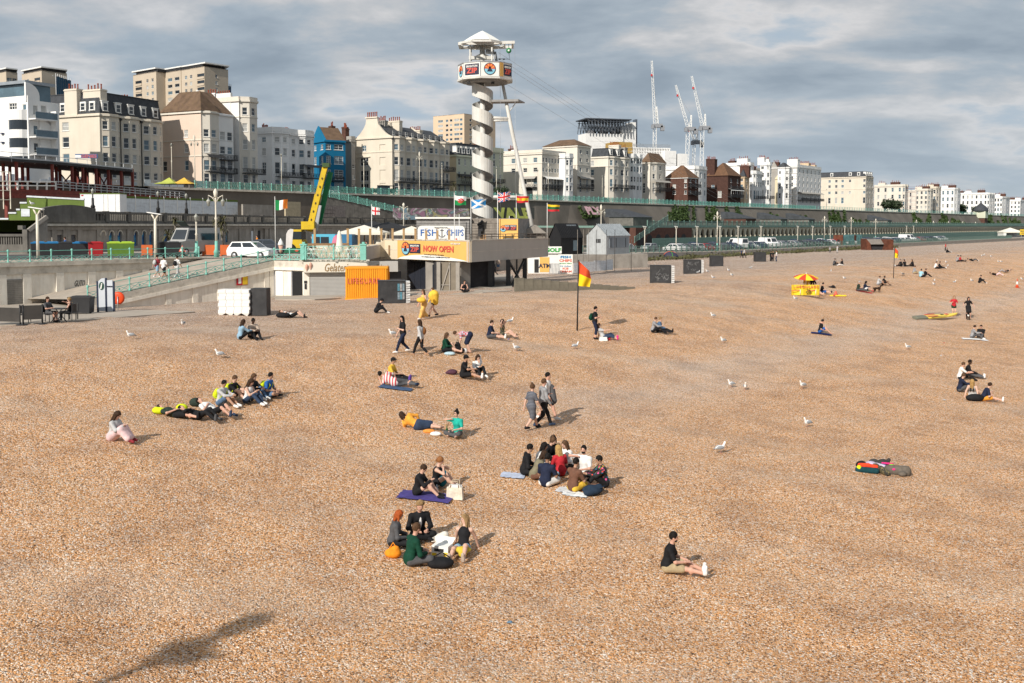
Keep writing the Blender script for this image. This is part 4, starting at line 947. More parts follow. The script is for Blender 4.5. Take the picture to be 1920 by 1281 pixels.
fb.bb((0,.06,1.7),(3,.12,1.85)).bb((0,.06,.4),(3,.12,.55));fm_=fb.mesh('fence_panel',turqd)
for i in range(130):put('fence_panel',fm_,fn,(i*3,0,0))
MB().bb((390,0,0),(1200,.1,2.1)).put('far_fence',turqd,fn)
rd=thing('beach_edge_railing','turquoise railing between the shingle and the far car park','railing',(*ST(-88.6,128),3.0),math.atan2(DY,DX))
rb=MB();rb.bar((0,0,1.1),(2,0,1.1),.08).bar((0,0,.6),(2,0,.6),.06).bar((0,0,.12),(2,0,.12),.06)
for k in range(6):rb.bar((k*.36,0,.1),(k*.36,0,1.1),.045)
rb.box((0,0,.6),(.14,.14,1.3));rbm=rb.mesh('railing_bay',turqd)
for i in range(150):t_=128+i*2;put('railing_bay',rbm,rd,(i*2,0,road_z(t_)-3.0))
wlk=thing('beach_edge_wall','low grey concrete wall edging the shingle below the car park','wall',(*ST(-86.5,120),1.5),math.atan2(DY,DX))
for i in range(24):MB().bb((i*9+.02,0,-1),(i*9+8.98,.4,.85+.1*math.sin(i*2.1))).put('wall_panel',conc,wlk)
MB().bb((216,0,-1),(1500,.4,.85)).put('far_wall',conc,wlk)
def leaves(n,c,r,size,seed=0,squash=1.0,surf=.55):
 g=np.random.default_rng(seed);d=g.normal(size=(n,3));d/=np.linalg.norm(d,axis=1)[:,None]
 lob=1+.28*np.sin(d[:,0]*5+seed)*np.cos(d[:,1]*4+seed*2)+.15*np.sin(d[:,2]*7+seed)
 p=d*(surf+(1-surf)*g.random(n))[:,None]*lob[:,None]*np.array(r)+np.array(c)
 a=g.normal(size=(n,3));a/=np.linalg.norm(a,axis=1)[:,None];b=np.cross(a,d+.01);b/=np.linalg.norm(b,axis=1)[:,None]
 s=size*(.6+.8*g.random(n))[:,None];V=np.stack([p-a*s,p+b*s*.55,p+a*s,p-b*s*.55],1).reshape(-1,3)
 return V,np.arange(4*n).reshape(n,4)
def leaf_mesh(parts,m,name='foliage'):
 V=np.concatenate([p[0]for p in parts]);k=0;F=[]
 for v,f in parts:F.append(f+k);k+=len(v)
 me=bpy.data.meshes.new(name);me.from_pydata(V.tolist(),[],np.concatenate(F).tolist());me.materials.append(m);return me
def bush(px0,px1,y0,y1,Y,label,m=ivym,n=900,name='bush',cat='bush',depth=2.0,size=.28,group=None,lean=0):
 a,b=W(px0,y1,Y),W(px1,y1,Y);h=ZP(y0,Y)-a.z;w=(b-a).length;o=thing(name,label,cat,(a+b)/2,0,group)
 k=max(2,int(w/max(1.2,h*.8)));ps=[]
 for i in range(k):
  f=(i+.5)/k-.5;ps.append(leaves(n//k,(w*f,random.uniform(-.5,.5)+lean*h*.3,h*random.uniform(.4,.5)),(w/k*.75,depth,h*random.uniform(.45,.6)),size,i+int(px0)))
 put('foliage',leaf_mesh(ps,m),o,kind=None);MB().tube([(0,0,-.3),(.1,.1,h*.5)],[.15,.05],6).put('stem',woodg,o);return o
def ivy(px0,px1,y0,y1,Y_,label,n=700,size=.3):
 P=[];g_=random.Random(px0);ST_=[(g_.uniform(px0,px1),g_.choice((.35,.5,.6,.8,1)),g_.uniform(1.5,4),g_.uniform(-9,1))for _ in range(max(3,int((px1-px0)/3.2)))]
 while len(P)<n:
  k=g_.choice(ST_);v=g_.random()*k[1]
  px,py=k[0]+k[2]*g_.uniform(-1,1)*(1.15-v)+(k[3]+g_.uniform(-1,1))*v,y1+(y0-y1)*v;z=8.0
  for _ in range(4):s_=-146-8*(z-2.5)/11.8;p=SP(px,max(-153.8,s_));z=max(3,min(14.2,ZP(py,p.y)))
  P.append((p.x+NX*g_.uniform(.1,.9),p.y+NY*g_.uniform(.1,.9),z+g_.uniform(-.2,.3)))
 c=np.array(P);o=thing('ivy',label,'ivy',c.mean(0).tolist(),0,'ivy on the cliff');r=np.random.default_rng(px0);a=r.normal(size=(n,3));a/=np.linalg.norm(a,axis=1)[:,None];b=np.cross(a,r.normal(size=(n,3)));b/=np.linalg.norm(b,axis=1)[:,None];s_=size*(.6+.8*r.random(n))[:,None];q=c-c.mean(0)
 put('foliage',leaf_mesh([(np.stack([q-a*s_,q+b*s_*.6,q+a*s_,q-b*s_*.6],1).reshape(-1,3),np.arange(4*n).reshape(n,4))],ivym),o)
for a in[(1090,1125,388,408,265,'dark ivy patch hanging on the cliff beside the turquoise stair'),(1255,1300,382,414,262,'ivy climbing the cliff above the left end of the arcade'),(1320,1342,388,414,268,'slim ivy streak on the cliff above the arcade'),(1352,1388,386,414,275,'broad ivy mass on the cliff between two lamp posts'),(1448,1456,395,416,300,'small ivy column below the cliff railing'),(1485,1522,404,424,318,'low rounded shrub on the arcade walkway near the brown shed'),(1555,1592,392,420,350,'ivy bank on the cliff left of the slim post'),(1600,1640,410,424,400,'low bramble on the arcade walkway'),(1710,1742,400,424,470,'tall ivy curtain left of the pale cliff panel'),(1760,1784,400,425,500,'wide ivy curtain on the far cliff'),(1786,1808,402,426,520,'rounded ivy mass left of the lift kiosk'),(1850,1862,402,426,560,'thin ivy strip right of the lift kiosk'),(1872,1912,405,428,600,'ivy blanket at the far right end of the cliff')]:
 ivy(*a,n=int(60*(a[1]-a[0])**.9)+200,size=.42*a[4]/300)
for a in[(1655,1688,374,393,560,'dark round evergreen on the cliff top before the cream terrace'),(1788,1810,382,400,680,'dark round evergreen before the white house with red chimneys'),(1826,1846,386,400,720,'olive green tree before the long sunlit terrace')]:
 bush(*a,m=bushm,n=1400,size=.6,name='round_tree',cat='tree',depth=3.5)
bush(640,742,353,362,228,'clipped dark hedge before the cream gabled terrace',m=bushm,n=2600,name='hedge',cat='hedge',depth=.7,size=.2)
bush(928,952,350,366,262,'round clipped bush on the cliff top behind the slide tower',m=bushm,n=900,size=.25)
# terrace wall with blue murals
WP=[(75,104),(190,110),(300,124),(380,135),(460,150),(567,172),(780,215)]
WV=[Vector((*XY(px,Y),0))for px,Y in WP]
def on_wall(px):
 u=uof(px)
 for a,b in zip(WV[:-1],WV[1:]):
  if a.x/a.y-1e-6<=u<=b.x/b.y+1e-6:
   d=b-a;f=(u*a.y-a.x)/(d.x-u*d.y);return a+d*f,d.normalized()
 return WV[-1],(WV[-1]-WV[-2]).normalized()
tw=thing('terrace_wall','long soot stained stone wall with balustrade, cornice and blue mural arches','wall',WV[0])
O=WV[0]
def rlx(v):return Vector((v.x-O.x,v.y-O.y,v.z if len(v)>2 else 0))
outl=[(v.x-O.x,v.y-O.y)for v in WV]
opens=[]
ARC=[192,208,224,254,269,283,311,325,339,363,377,389,425]
mural=bpy.data.materials.new('sea_mural');mural.use_nodes=True;t=mural.node_tree
tcn=t.nodes.new('ShaderNodeTexCoord');nn_=t.nodes.new('ShaderNodeTexNoise');nn_.inputs['Scale'].default_value=1.3;nn_.inputs['Detail'].default_value=4;t.links.new(tcn.outputs['Object'],nn_.inputs['Vector'])
t.links.new(ramp(t,nn_.outputs[0],[(.3,(.005,.03,.12)),(.5,(.01,.12,.32)),(.6,(.03,.28,.42)),(.68,(.30,.42,.40)),(.72,(.5,.15,.05))]),t.nodes['Principled BSDF'].inputs['Base Color'])
b=MB()
for(a,c)in zip(WV[:-1],WV[1:]):
 d=c-a;L=d.length;rl=[]
 for px in ARC:
  p,_=on_wall(px);f=(p-a).dot(d)/L
  if.3<f<L-.3 and abs((p-a).cross(d.normalized()).z)<.1:rl.append((f,5.6,.95,1.75,'blank'))
 for p0,p1,z0,z1 in((107,116,5.1,7.0),(133,142,5.1,7.0),(455,468,5.0,7.6),(483,497,5.0,7.6)):
  q0,_=on_wall(p0);q1,_=on_wall(p1);f0,f1=(q0-a).dot(d)/L,(q1-a).dot(d)/L
  if f0>.2 and f1<L-.2:rl.append(((f0+f1)/2,z0,f1-f0,z1-z0,'blank'))
 facet(b,rlx(a)[:2],rlx(c)[:2],2.6,8.2,rl,tw,dep=.3)
b.put('wall_face',greyst,tw)
for px in ARC:
 p,d=on_wall(px);q=Vector((d.y,-d.x,0));n=10
 pts=[(.46*math.cos(math.pi*i/n),1.28+.46*math.sin(math.pi*i/n))for i in range(n+1)]+[(-.46,0),(.46,0)]
 m_=MB();m_.add([rlx(p)-q*.2+d*x+Vector((0,0,5.6+z))for x,z in pts],[tuple(range(len(pts)))]);m_.put('mural_panel',mural,tw)
 m_=MB();pr=[(1*math.cos(math.pi*i/n),math.sin(math.pi*i/n))for i in range(n+1)]
 for(c0,s0),(c1,s1)in zip(pr[:-1],pr[1:]):m_.bar(rlx(p)+q*.03+d*c0*.56+Vector((0,0,6.88+s0*.56)),rlx(p)+q*.03+d*c1*.56+Vector((0,0,6.88+s1*.56)),.16)
 m_.put('arch_moulding',capst,tw)
for px in(107,133,455,483):
 p,d=on_wall(px+5);q=Vector((d.y,-d.x,0));MB().box(rlx(p)-q*.25+Vector((0,0,6.1)),(1.0,.06,2.2),math.atan2(d.y,d.x)).put('door',mat('grey_door',(.13,.13,.14))if px<200 else darkin,tw)
for px in(100,121,127,148,184,238,297,350,404,448,475,505):p,d=on_wall(px);MB().box(rlx(p)+Vector((d.y,-d.x,0))*.07+Vector((0,0,6.5)),(.5,.16,3.2),math.atan2(d.y,d.x)).put('pilaster',greyst,tw)
band(outl,7.95,8.2,.55).put('cornice',capst,tw);band(outl,7.55,7.9,.2).put('frieze',greyst,tw);band(outl,8.204,8.55,.12).put('plinth',darkst,tw)
band(outl,9.3,9.55,.2).put('balustrade_rail',darkst,tw)
bl=MB();pier=MB().box((0,0,.55),(.7,.5,1.2)).mesh('pier',darkst)
for a,c in zip(WV[:-1],WV[1:]):
 d=c-a;L=d.length;dn=d/L;n=int(L/.42)
 for i in range(n):p=rlx(a)+dn*(i*.42);bl.box((p.x,p.y,8.93),(.16,.16,.74),math.atan2(d.y,d.x))
 MB().bar(rlx(a)+Vector((0,0,8.4))-Vector((dn.y,-dn.x,0))*.5,rlx(c)+Vector((0,0,8.4))-Vector((dn.y,-dn.x,0))*.5,.3,1.2).put('inner_kerb',darkst,tw)
 for i in range(int(L/5)):put('pier',pier,tw,rlx(a)+dn*(i*5+1)+Vector((0,0,8.45)),math.atan2(d.y,d.x))
bl.put('baluster',darkst,tw,kind='stuff')
p0,d0=on_wall(80);p1,_=on_wall(177)
n=10;b=MB()
for i in range(n):
 a,c=lerp(p0,p1,i/n),lerp(p0,p1,(i+1)/n);h0,h1=1.55+.35*math.sin(math.pi*i/n),1.55+.35*math.sin(math.pi*(i+1)/n);q=Vector((d0.y,-d0.x,0))*.3
 A,C=rlx(a)+q,rlx(c)+q;b.add([A+Vector((0,0,8.3)),C+Vector((0,0,8.3)),C+Vector((0,0,8.3+h1)),A+Vector((0,0,8.3+h0)),A-q*2+Vector((0,0,8.3)),C-q*2+Vector((0,0,8.3)),C-q*2+Vector((0,0,8.3+h1)),A-q*2+Vector((0,0,8.3+h0))],[(0,1,2,3),(3,2,6,7),(5,4,7,6),(0,3,7,4),(1,5,6,2)])
b.put('curved_parapet',darkst,tw)
po=mat('poster_white',(.65,.67,.70),var=.1);p,d=on_wall(473);MB().box(rlx(p)+Vector((d.y,-d.x,0))*.05+Vector((0,0,6.2)),(1.1,.05,1.9),math.atan2(d.y,d.x)).put('poster',po,tw)
tg=MB();back=[Vector((*ST(-153.6,DX*v.x+DY*v.y+2),0))for v in WV]
for i in range(len(WV)-1):tg.quad((WV[i].x,WV[i].y,8.55),(WV[i+1].x,WV[i+1].y,8.55),(back[i+1].x,back[i+1].y,8.6),(back[i].x,back[i].y,8.6))
tg.quad((-140,104,8.54),(WV[0].x,WV[0].y,8.54),(back[0].x,back[0].y,8.58),(-140,190,8.58));tg.put('terrace_ground',pave,kind='structure')
sl=thing('stair_wall','dark stone stair wall with baluster panel beside the green hoarding','wall',(*XY(0,100),5.0));k=100/FPX
MB().bb((-4,0,0),(43*k,.5,1.1)).bb((-4,0,1.9),(43*k,.6,2.15)).bb((43*k+.003,-.2,0),(52*k,.7,2.6)).bb((35*k,-.21,2.6),(44*k,.5,3.0)).put('wall_face',darkst,sl)
b=MB()
for i in range(10):b.box((-.2+i*.24,.2,1.5),(.13,.13,.8))
b.put('baluster',darkst,sl,kind='stuff')
b=MB();P=[(52*k,.1,2.5),(75*k,1.5,3.9)];b.bar(P[0],P[1],.4,.35);b.add([(52*k,.2,0),(75*k,1.6,0),(75*k,1.6,3.7),(52*k,.2,2.4)],[(0,1,2,3)]);b.put('sloping_parapet',greyst,sl)
A=W(600,366,196);B=W(770,405,212)
railing('cliff_stair_railing','turquoise lattice railing sloping down across the dark cliff wall',[[A,B]],2.2,1.3,turq,style='lattice',postr=.08,pw=.06)
sw=thing('cliff_stair','grey stair wall sloping down the cliff under the turquoise railing','stair',A)
v=[Vector((0,.2,0)),B-A+Vector((0,.2,0))];b=MB();b.add([v[0]+Vector((0,0,.05)),v[1]+Vector((0,0,.05)),v[1]+Vector((0,3,.05)),v[0]+Vector((0,3,.05)),Vector((0,.2,8.4-A.z)),Vector((v[1].x,v[1].y,8.4-A.z)),Vector((v[1].x,v[1].y+3,8.4-A.z)),Vector((0,3.2,8.4-A.z))],[(0,1,2,3),(4,5,1,0),(5,6,2,1),(6,7,3,2),(7,4,0,3)]);b.put('stair_wall_face',darkst,sw)
graf=bpy.data.materials.new('graffiti');graf.use_nodes=True;t=graf.node_tree;tcn=t.nodes.new('ShaderNodeTexCoord')
mpn=t.nodes.new('ShaderNodeMapping');mpn.inputs['Scale'].default_value=(.24,.24,.42);t.links.new(tcn.outputs['Object'],mpn.inputs[0])
v1=t.nodes.new('ShaderNodeTexNoise');v1.inputs['Scale'].default_value=.8;v1.inputs['Detail'].default_value=2;v1.inputs['Distortion'].default_value=.8;t.links.new(mpn.outputs[0],v1.inputs['Vector'])
v2=t.nodes.new('ShaderNodeTexNoise');v2.inputs['Scale'].default_value=1.6;v2.inputs['Detail'].default_value=1;v2.inputs['Distortion'].default_value=1.5;t.links.new(mpn.outputs[0],v2.inputs['Vector'])
c1_=ramp(t,v1.outputs[0],[(.0,(.10,.10,.11)),(.36,(.14,.22,.27)),(.44,(.12,.115,.11)),(.5,(.24,.13,.19)),(.55,(.12,.11,.11)),(.6,(.28,.26,.12)),(.66,(.14,.13,.13)),(.74,(.12,.26,.2))],'CONSTANT')
t.links.new(mixc(t,ramp(t,v2.outputs[0],[(.46,(0,0,0)),(.48,(1,1,1)),(.52,(1,1,1)),(.54,(0,0,0))]),c1_,(.34,.34,.34)),t.nodes['Principled BSDF'].inputs['Base Color'])
def slab(name,label,cat,px0,px1,y0,y1,Y0,Y1,m,th=.3,part='panel'):
 a,b=Vector((*XY(px0,Y0),ZP(y1,Y0))),Vector((*XY(px1,Y1),ZP(y1,Y0)));o=thing(name,label,cat,a);d=b-a;h=ZP(y0,Y0)-a.z
 MB().bb((0,0,0),(d.length,th,h)).put(part,m,o,(0,0,0),math.atan2(d.y,d.x));return o
slab('graffiti_wall','low wall covered in faded graffiti below the turquoise stair','wall',738,880,390,412,205,214,graf,part='painted_face')
slab('painted_wall','beige painted patch of wall left of the yellow crane boom','wall',536,564,378,406,176,180,mat('beige_paint',(.44,.37,.25),dirt=.4),part='painted_face')
slab('concrete_wall','mottled pale concrete wall behind the flag of green white and orange','wall',456,512,383,404,160,168,greyst,part='wall_face')
o=slab('block_wall','stepped pinkish block wall on the terrace right of the yellow crane boom','wall',604,648,385,408,188,196,mat('pink_block',(.26,.22,.20),var=.3,scale=2),part='lower_wall')
for i in range(6):
 for j in range(3):MB().bb((.05+i*.78,-.08,.1+j*.7),(.75+i*.78,-.002,.7+j*.7)).put('block',mat('pink_block',(.26,.22,.20)),o,(0,0,0),1.1)
mw=slab('mural_wall','black painted wall with slanting green and yellow letters beside the slide tower','wall',918,1002,388,411,170,176,mat('mural_black',(.05,.055,.05),var=.3),part='painted_face')
gy=mat('mural_green',(.36,.40,.10),var=.35,scale=1.5);me=TM['crew']
dm=Vector(XY(1002,176))-Vector(XY(918,170));letter('crew',gy,mw,(dm.x*.5+dm.y/dm.length*.12,dm.y*.5-dm.x/dm.length*.12,1.05),math.atan2(dm.y,dm.x),h=1.9,w=dm.length*.86,name='mural_letters')
pk=thing('painted_letters','large pink and white graffiti letters on the sloping cliff','graffiti',(*ST(-150,176),10.8),math.atan2(DY,DX));p_=W(1110,395,0.1)
Yp=(SP(1110,-149.5)).y;pk.location=W(1110,395,Yp);letter('fly',mat('graffiti_pink',(.55,.33,.36),var=.3),pk,(0,-.5,0),0,h=2.6,w=7);pk.children[0].rotation_euler[0]=R(57)
# building site on the upper terrace
cs=thing('steel_frame_building','unfinished building of red oxide steel columns with a dark roof deck','building site',W(-30,423,132));O=Vector(cs.location);O.z=0;cs.location.z=0
fl=[Vector((*XY(px,Y),0))-O for px,Y in((-30,132),(105,143),(372,180))];bk=Vector((-6,16,0))
def deck_slab(pts,z,th,m,nm):
 P=pts+[p+bk for p in reversed(pts)];MB().prism([(p.x,p.y)for p in P],z,z+th).put(nm,m,cs)
deck_slab(fl,12.55,.5,redst,'floor_deck');top=[fl[0],Vector((*XY(105,143),0))-O,Vector((*XY(250,163),0))-O];deck_slab(top,16.75,.35,mat('bitumen',(.04,.04,.042),var=.3),'roof_deck')
deck_slab([p+Vector((0,-.05,0))for p in top],17.12,.16,steelm,'roof_edge')
cb=MB().box((0,0,0),(.32,.32,4.0));cme=MB().bb((-.17,-.17,0),(.17,.17,4.2)).mesh('column',redst)
for r_ in range(3):
 for i,px in enumerate((-5,33,100,137,157,182,205,229,250)):
  Y=np.interp(px,(-30,105,372),(132,143,180));v=Vector((*XY(px,float(Y)),0))-O+bk*(.02+.45*r_);put('column',cme,cs,(v.x,v.y,13.05 if i<9 else 13))
for i,px in enumerate((12,105,150,200,250,300,345)):v=Vector((*XY(px,float(np.interp(px,(-30,105,372),(132,143,180)))),0))-O+bk*.05;MB().bb((-.2,-.2,8.5),(.2,.2,12.55)).put('column',redst,cs,(v.x,v.y,0))
for i in range(20):v=lerp(fl[0],fl[1],i/20);MB().bb((-.08,-.12,11.75),(.08,.5,12.53)).put('beam_stiffener',redst,cs,(v.x,v.y,0))
for a,c in zip(fl[:-1],fl[1:]):MB().bar(a+Vector((0,-.1,12.15)),c+Vector((0,-.1,12.15)),.12,.75).put('edge_beam',redst,cs)
for q in((2,3),(3,4),(5,6)):
 xs=(-5,33,100,137,157,182,205,229);a,c=[Vector((*XY(xs[k],float(np.interp(xs[k],(-30,105,372),(132,143,180)))),0))-O+bk*.45 for k in q];MB().bar(a+Vector((0,0,13.1)),c+Vector((0,0,16.6)),.14).bar(c+Vector((0,0,13.1)),a+Vector((0,0,16.6)),.14).put('cross_brace',redst,cs)
def rails(name,label,A,B,h,n,m,r=.05,nr=3):
 o=thing(name,label,'guard rail',A);d=Vector(B)-Vector(A)
 for i in range(n+1):MB().bb((-r,-r,0),(r,r,h)).put('post',m,o,d*i/n)
 for k in range(nr):MB().bar(Vector((0,0,h*(k+1)/nr)),d+Vector((0,0,h*(k+1)/nr)),r*1.6).put('rail',m,o)
rails('white_guard_rail','white steel guard rail on the unfinished red steel floor',W(-25,356,131.5),W(105,356,142.5),1.15,7,whitep,.09,2)
rails('grey_guard_rail','galvanised guard rail along the right half of the steel floor',W(106,356,142.5),W(370,375,179.5),1.2,26,steelm,.06,3)
rails('roof_guard_rail','thin scaffold guard rail round the dark roof deck',W(-25,300,131.8),W(248,323,163),1.3,14,steelm,.035,2)
rails('scaffold_tower_rails','scaffold poles at the left edge beside the green hoarding',W(-20,392,120),W(20,392,122),4.5,3,cream_post,.05,4)
wb=mat('hoarding_white',(.60,.64,.68),rough=.6,var=.12,dirt=.3);hg=mat('hoarding_green',(.10,.15,.025),rough=.7,var=.15,dirt=.2,dirtc=(.06,.09,.02))
ho=thing('white_hoarding','row of pale boards and studs behind the red steel columns','hoarding',W(-20,352,158));d=W(345,352,186)-W(-20,352,158);d.z=0;n=26
for i in range(n):
 if i%7==5:continue
 MB().bb((.03,0,-.4),(d.length/n-.06,.06,1.7+.3*(i%3))).put('panel',wb,ho,d*i/n,math.atan2(d.y,d.x))
 for k in(.3,1.0):MB().bb((0,-.1,k),(d.length/n,-.03,k+.1)).put('stud',woodm,ho,d*i/n,math.atan2(d.y,d.x))
th_=thing('timber_hoarding','weathered brown timber hoarding with slanting props above the turquoise railing','hoarding',W(323,366,188));A,B=W(323,366,188),W(571,366,214);d=B-A;d.z=0;n=20
for i in range(n):
 white_=i in(3,4);m_=wb if white_ else(woodg if i<15 else woodm)
 for k in range(4):MB().bb((.02,0,k*.68),(d.length/n-.02,.08,k*.68+.64)).put('board',m_,th_,d*i/n+Vector((0,0,.2)),math.atan2(d.y,d.x))
 MB().bar((0,-.1,2.9),(.5,-1.6,.2),.14).put('prop',woodg,th_,d*(i+.3)/n)
sg=thing('green_hoarding','olive green stepped hoarding with white coping beside the stone stair','hoarding',W(0,435,126));O2=Vector(sg.location)
st_=[(-20,412),(17,412),(17,401),(32,401),(32,394.6),(39,394.6),(39,382),(52,382),(52,370),(159,375.6)]
kk=126/FPX
for i in range(0,10,2):
 (x0,y0),(x1,y1)=st_[i],st_[i+1]
 sy=lambda y:(435-y)*kk
 MB().add([(x0*kk,0,0),(x1*kk,0,0),(x1*kk,0,sy(y1)),(x0*kk,0,sy(y0)),(x0*kk,.1,0),(x1*kk,.1,0),(x1*kk,.1,sy(y1)),(x0*kk,.1,sy(y0))],[(0,1,2,3),(5,4,7,6),(3,2,6,7),(0,3,7,4),(1,5,6,2)]).put('panel',hg,sg)
 MB().bar((x0*kk,.04,sy(y0)+.1),(x1*kk,.04,sy(y1)+.1),.3,.2).put('coping',wb,sg)
MB().bb((41*kk,-.08,29*kk),(57*kk,-.01,43*kk)).put('notice_board',wb,sg)
cbn=thing('site_cabin','white steel site cabin with green roof edge behind the stone parapet','site cabin',W(151,399,136));k=136/FPX
MB().bb((0,0,0),(74*k,2.4,35*k)).put('body',mat('cabin_white',(.70,.71,.72),var=.06),cbn);MB().bb((-.05,-.06,35*k),(74*k+.05,2.45,36.6*k)).put('roof_edge',hg,cbn)
for x in(42,50,64):MB().bb((x*k,-.05,.1),(x*k+.12,-.005,34*k)).put('post',whitep,cbn)
MB().bb((2*k,-.03,31*k),(6*k,-.005,33.4*k)).put('red_plate',mat('sign_red',(.45,.02,.03)),cbn)
hb=thing('white_site_fence','pale blue white site fence with green top strip above the stone balustrade','fence',W(226,400,138));A,B=W(226,400,138),W(446,405,162);d=B-A;d.z=0;n=9
for i in range(n):
 MB().bb((.02,0,0),(d.length/n-.02,.08,2.1)).put('panel',wb,hb,d*i/n,math.atan2(d.y,d.x));MB().bb((0,-.03,2.103),(d.length/n,.1,2.4)).put('green_strip',hg,hb,d*i/n,math.atan2(d.y,d.x));MB().bb((-.05,-.06,0),(.07,-.005,2.55)).put('post',whitep,hb,d*i/n,math.atan2(d.y,d.x))
gs=thing('bar_sign','red and blue painted sign board on the roof deck of the building site','sign',W(141,300,158));k=158/FPX
MB().bb((0,0,3*k),(42*k,.15,11*k)).put('board',mat('sign_blue',(.06,.12,.25),var=.3),gs);letter('genies',mat('sign_pink',(.45,.12,.14)),gs,(26*k,-.03,7*k),0,h=6*k,w=29*k);MB().bb((0,-.02,4*k),(11*k,-.005,9*k)).put('white_panel',whitep,gs)
for x in(2,38):MB().bb((x*k,.05,-.3),(x*k+.12,.14,3*k)).put('leg',steelm,gs)
ap=thing('white_apartment_block','white modern apartment block with curved bay, dark ribbon windows and glass balconies','apartment block',(*XY(58,166),14.6),math.atan2(1,uof(1900)));k=166/FPX;Z=lambda y:ZP(y,166)-14.6
D_=7.6;w=MB();facet(w,(0,D_),(0,0),0,Z(179),[(3.9,Z(203.5),1.9,Z(191)-Z(203.5),'triple'),(6.7,Z(206),.95,Z(195)-Z(206),'plain')],ap)
facet(w,(0,0),(4.2,0),0,Z(187),[(1.4,Z(y1),.9,1.6,'plain')for y1 in(214,252,285)]+[(3.0,Z(y1),1.1,2.0,'plain')for y1 in(217,254,287)],ap)
w.quad((0,D_,0),(0,D_,Z(179)),(6,D_,Z(179)),(6,D_,0));w.quad((0,D_,Z(187)),(0,0,Z(187)),(6,0,Z(187)),(6,D_,Z(187)));w.quad((4.2,0,0),(6,0,0),(6,0,Z(187)),(4.2,0,Z(187)));w.put('wall',white,ap)
def arc(dp,y0,y1,n=12):return[(-dp*math.sin(math.pi*i/n)**.5,y1-(y1-y0)*i/n)for i in range(n+1)]
for a,b_,m_,nm,dp in((225,206,white,'bay_band',1.4),(243,225,glassd,'ribbon_window',1.32),(259,243,white,'bay_band',1.4),(277,259,glassd,'ribbon_window',1.32),(293,277,white,'bay_band',1.4),(310,293,glassd,'ribbon_window',1.32),(345,310,white,'bay_band',1.4)):
 MB().prism(arc(dp,.3,4.3)+[(.1,.3),(.1,4.3)],Z(a),Z(b_)).put(nm,m_,ap)
MB().bb((.8,1.4,Z(187)),(5.5,D_+4,Z(155))).put('penthouse',glassb,ap);MB().bb((.2,.8,Z(155)+.003),(6,D_+5,Z(149))).put('penthouse_roof',mat('zinc',(.32,.35,.38),rough=.5,metal=.3),ap)
MB().bb((.05,.4,Z(179)),(.12,D_,Z(170))).put('glass_balustrade',glassb,ap)
for y0_,x0_,zt_,zl in((.35,-.2,154,190),(-.1,2.0,222,300)):
 pts=[(0,Z(zl)),(0,Z(zt_))]+[(2.6*math.sin(a),Z(zt_)-(2.6*.8)*(1-math.cos(a)))for a in np.linspace(0,math.pi/2,7)]+[(2.6,Z(zl))]
 MB().plate(pts,(x0_,y0_,0),(x0_+1,y0_,0),.35).put('curved_fin',white,ap)
for y_ in(222,256,289):
 MB().bb((.1,-1.7,Z(y_)-.2),(4.4,-.003,Z(y_))).put('balcony_slab',white,ap);MB().bb((.15,-1.68,Z(y_)),(4.35,-1.63,Z(y_)+1.05)).put('balcony_glass',glassb,ap);MB().bar((.1,-1.65,Z(y_)+1.1),(4.4,-1.65,Z(y_)+1.1),.07).put('handrail',steelm,ap)
MB().bb((4.1,-1.6,0),(4.35,-.01,Z(205))).put('end_column',white,ap)
for y_ in(248,265):MB().lathe([(.42,0),(.42,.12)],n=14).put('porthole',mat('porthole_blue',(.01,.03,.12),rough=.2),ap,(-.1,6.4,Z(y_)),0);ap.children[-1].rotation_euler=(0,R(-90),0)
# beach deck building
deckm=mat('deck_render_cream',(.66,.56,.41),rough=.85,var=.06,scale=.4,dirt=.3,dirtc=(.46,.36,.24),streak=True)
deckshade=mat('deck_render_shaded',(.46,.43,.39),rough=.85,var=.07,scale=.4,dirt=.35,dirtc=(.34,.31,.27),streak=True)  # cream render greyed down: the seaward side's shade is put into the colour
plankg=mat('grey_planks',(.27,.26,.25),rough=.85,var=.3,scale=3,dirt=.4,dirtc=(.16,.15,.14))
gold=mat('banner_gold',(.72,.42,.12),rough=.6,var=.04);orange_t=mat('banner_red',(.60,.10,.07),rough=.6,var=0);navy=mat('banner_navy',(.03,.03,.06),rough=.6,var=0)
skyb=mat('emblem_blue',(.22,.50,.62),var=0);org=mat('emblem_orange',(.75,.28,.06),var=0);redm=mat('emblem_red',(.55,.08,.05),var=0);wht=mat('sign_white',(.78,.77,.72),rough=.6,var=.03)
C0=Vector((*XY(880,80),0));L0=Vector((*XY(714,89),0));R0=Vector((*XY(1028,95),0));ztop,zbot=6.74,5.04
dk=thing('deck_building','flat cream beach deck with shade-greyed sea side, raised on pillars with a tall plain parapet','deck building',C0);q=lambda v:Vector((v.x-C0.x,v.y-C0.y,v.z))
back=[R0+Vector((-7,11,0)),L0+Vector((2,9,0))]
def pan(A,B,z0,z1,m,nm,par,th=.25,off=0.0):
 d=B-A;d.z=0;return MB().bb((0,-off-.001,z0),(d.length,th,z1)).put(nm,m,par,q(A),math.atan2(d.y,d.x))
pan(L0,C0,zbot,ztop,deckm,'parapet',dk);pan(C0,R0,zbot,ztop,deckshade,'parapet',dk)
pan(R0,back[0],zbot,ztop,deckshade,'parapet',dk);pan(back[1],L0,zbot,ztop,deckm,'parapet',dk)
MB().prism([tuple(q(v)[:2])for v in(L0,C0,R0,back[0],back[1])],zbot+.02,5.55).put('deck_floor',conc,dk)
for A,B in((L0,C0),(C0,R0)):
 pan(A,B,ztop+.003,ztop+.09,capst,'coping',dk,.3,.04);pan(A,B,5.86,5.9,capst,'joint_strip',dk,.0,.02)
d=C0-L0;bl_=d.length;a0=math.atan2(d.y,d.x);k0=.21*bl_
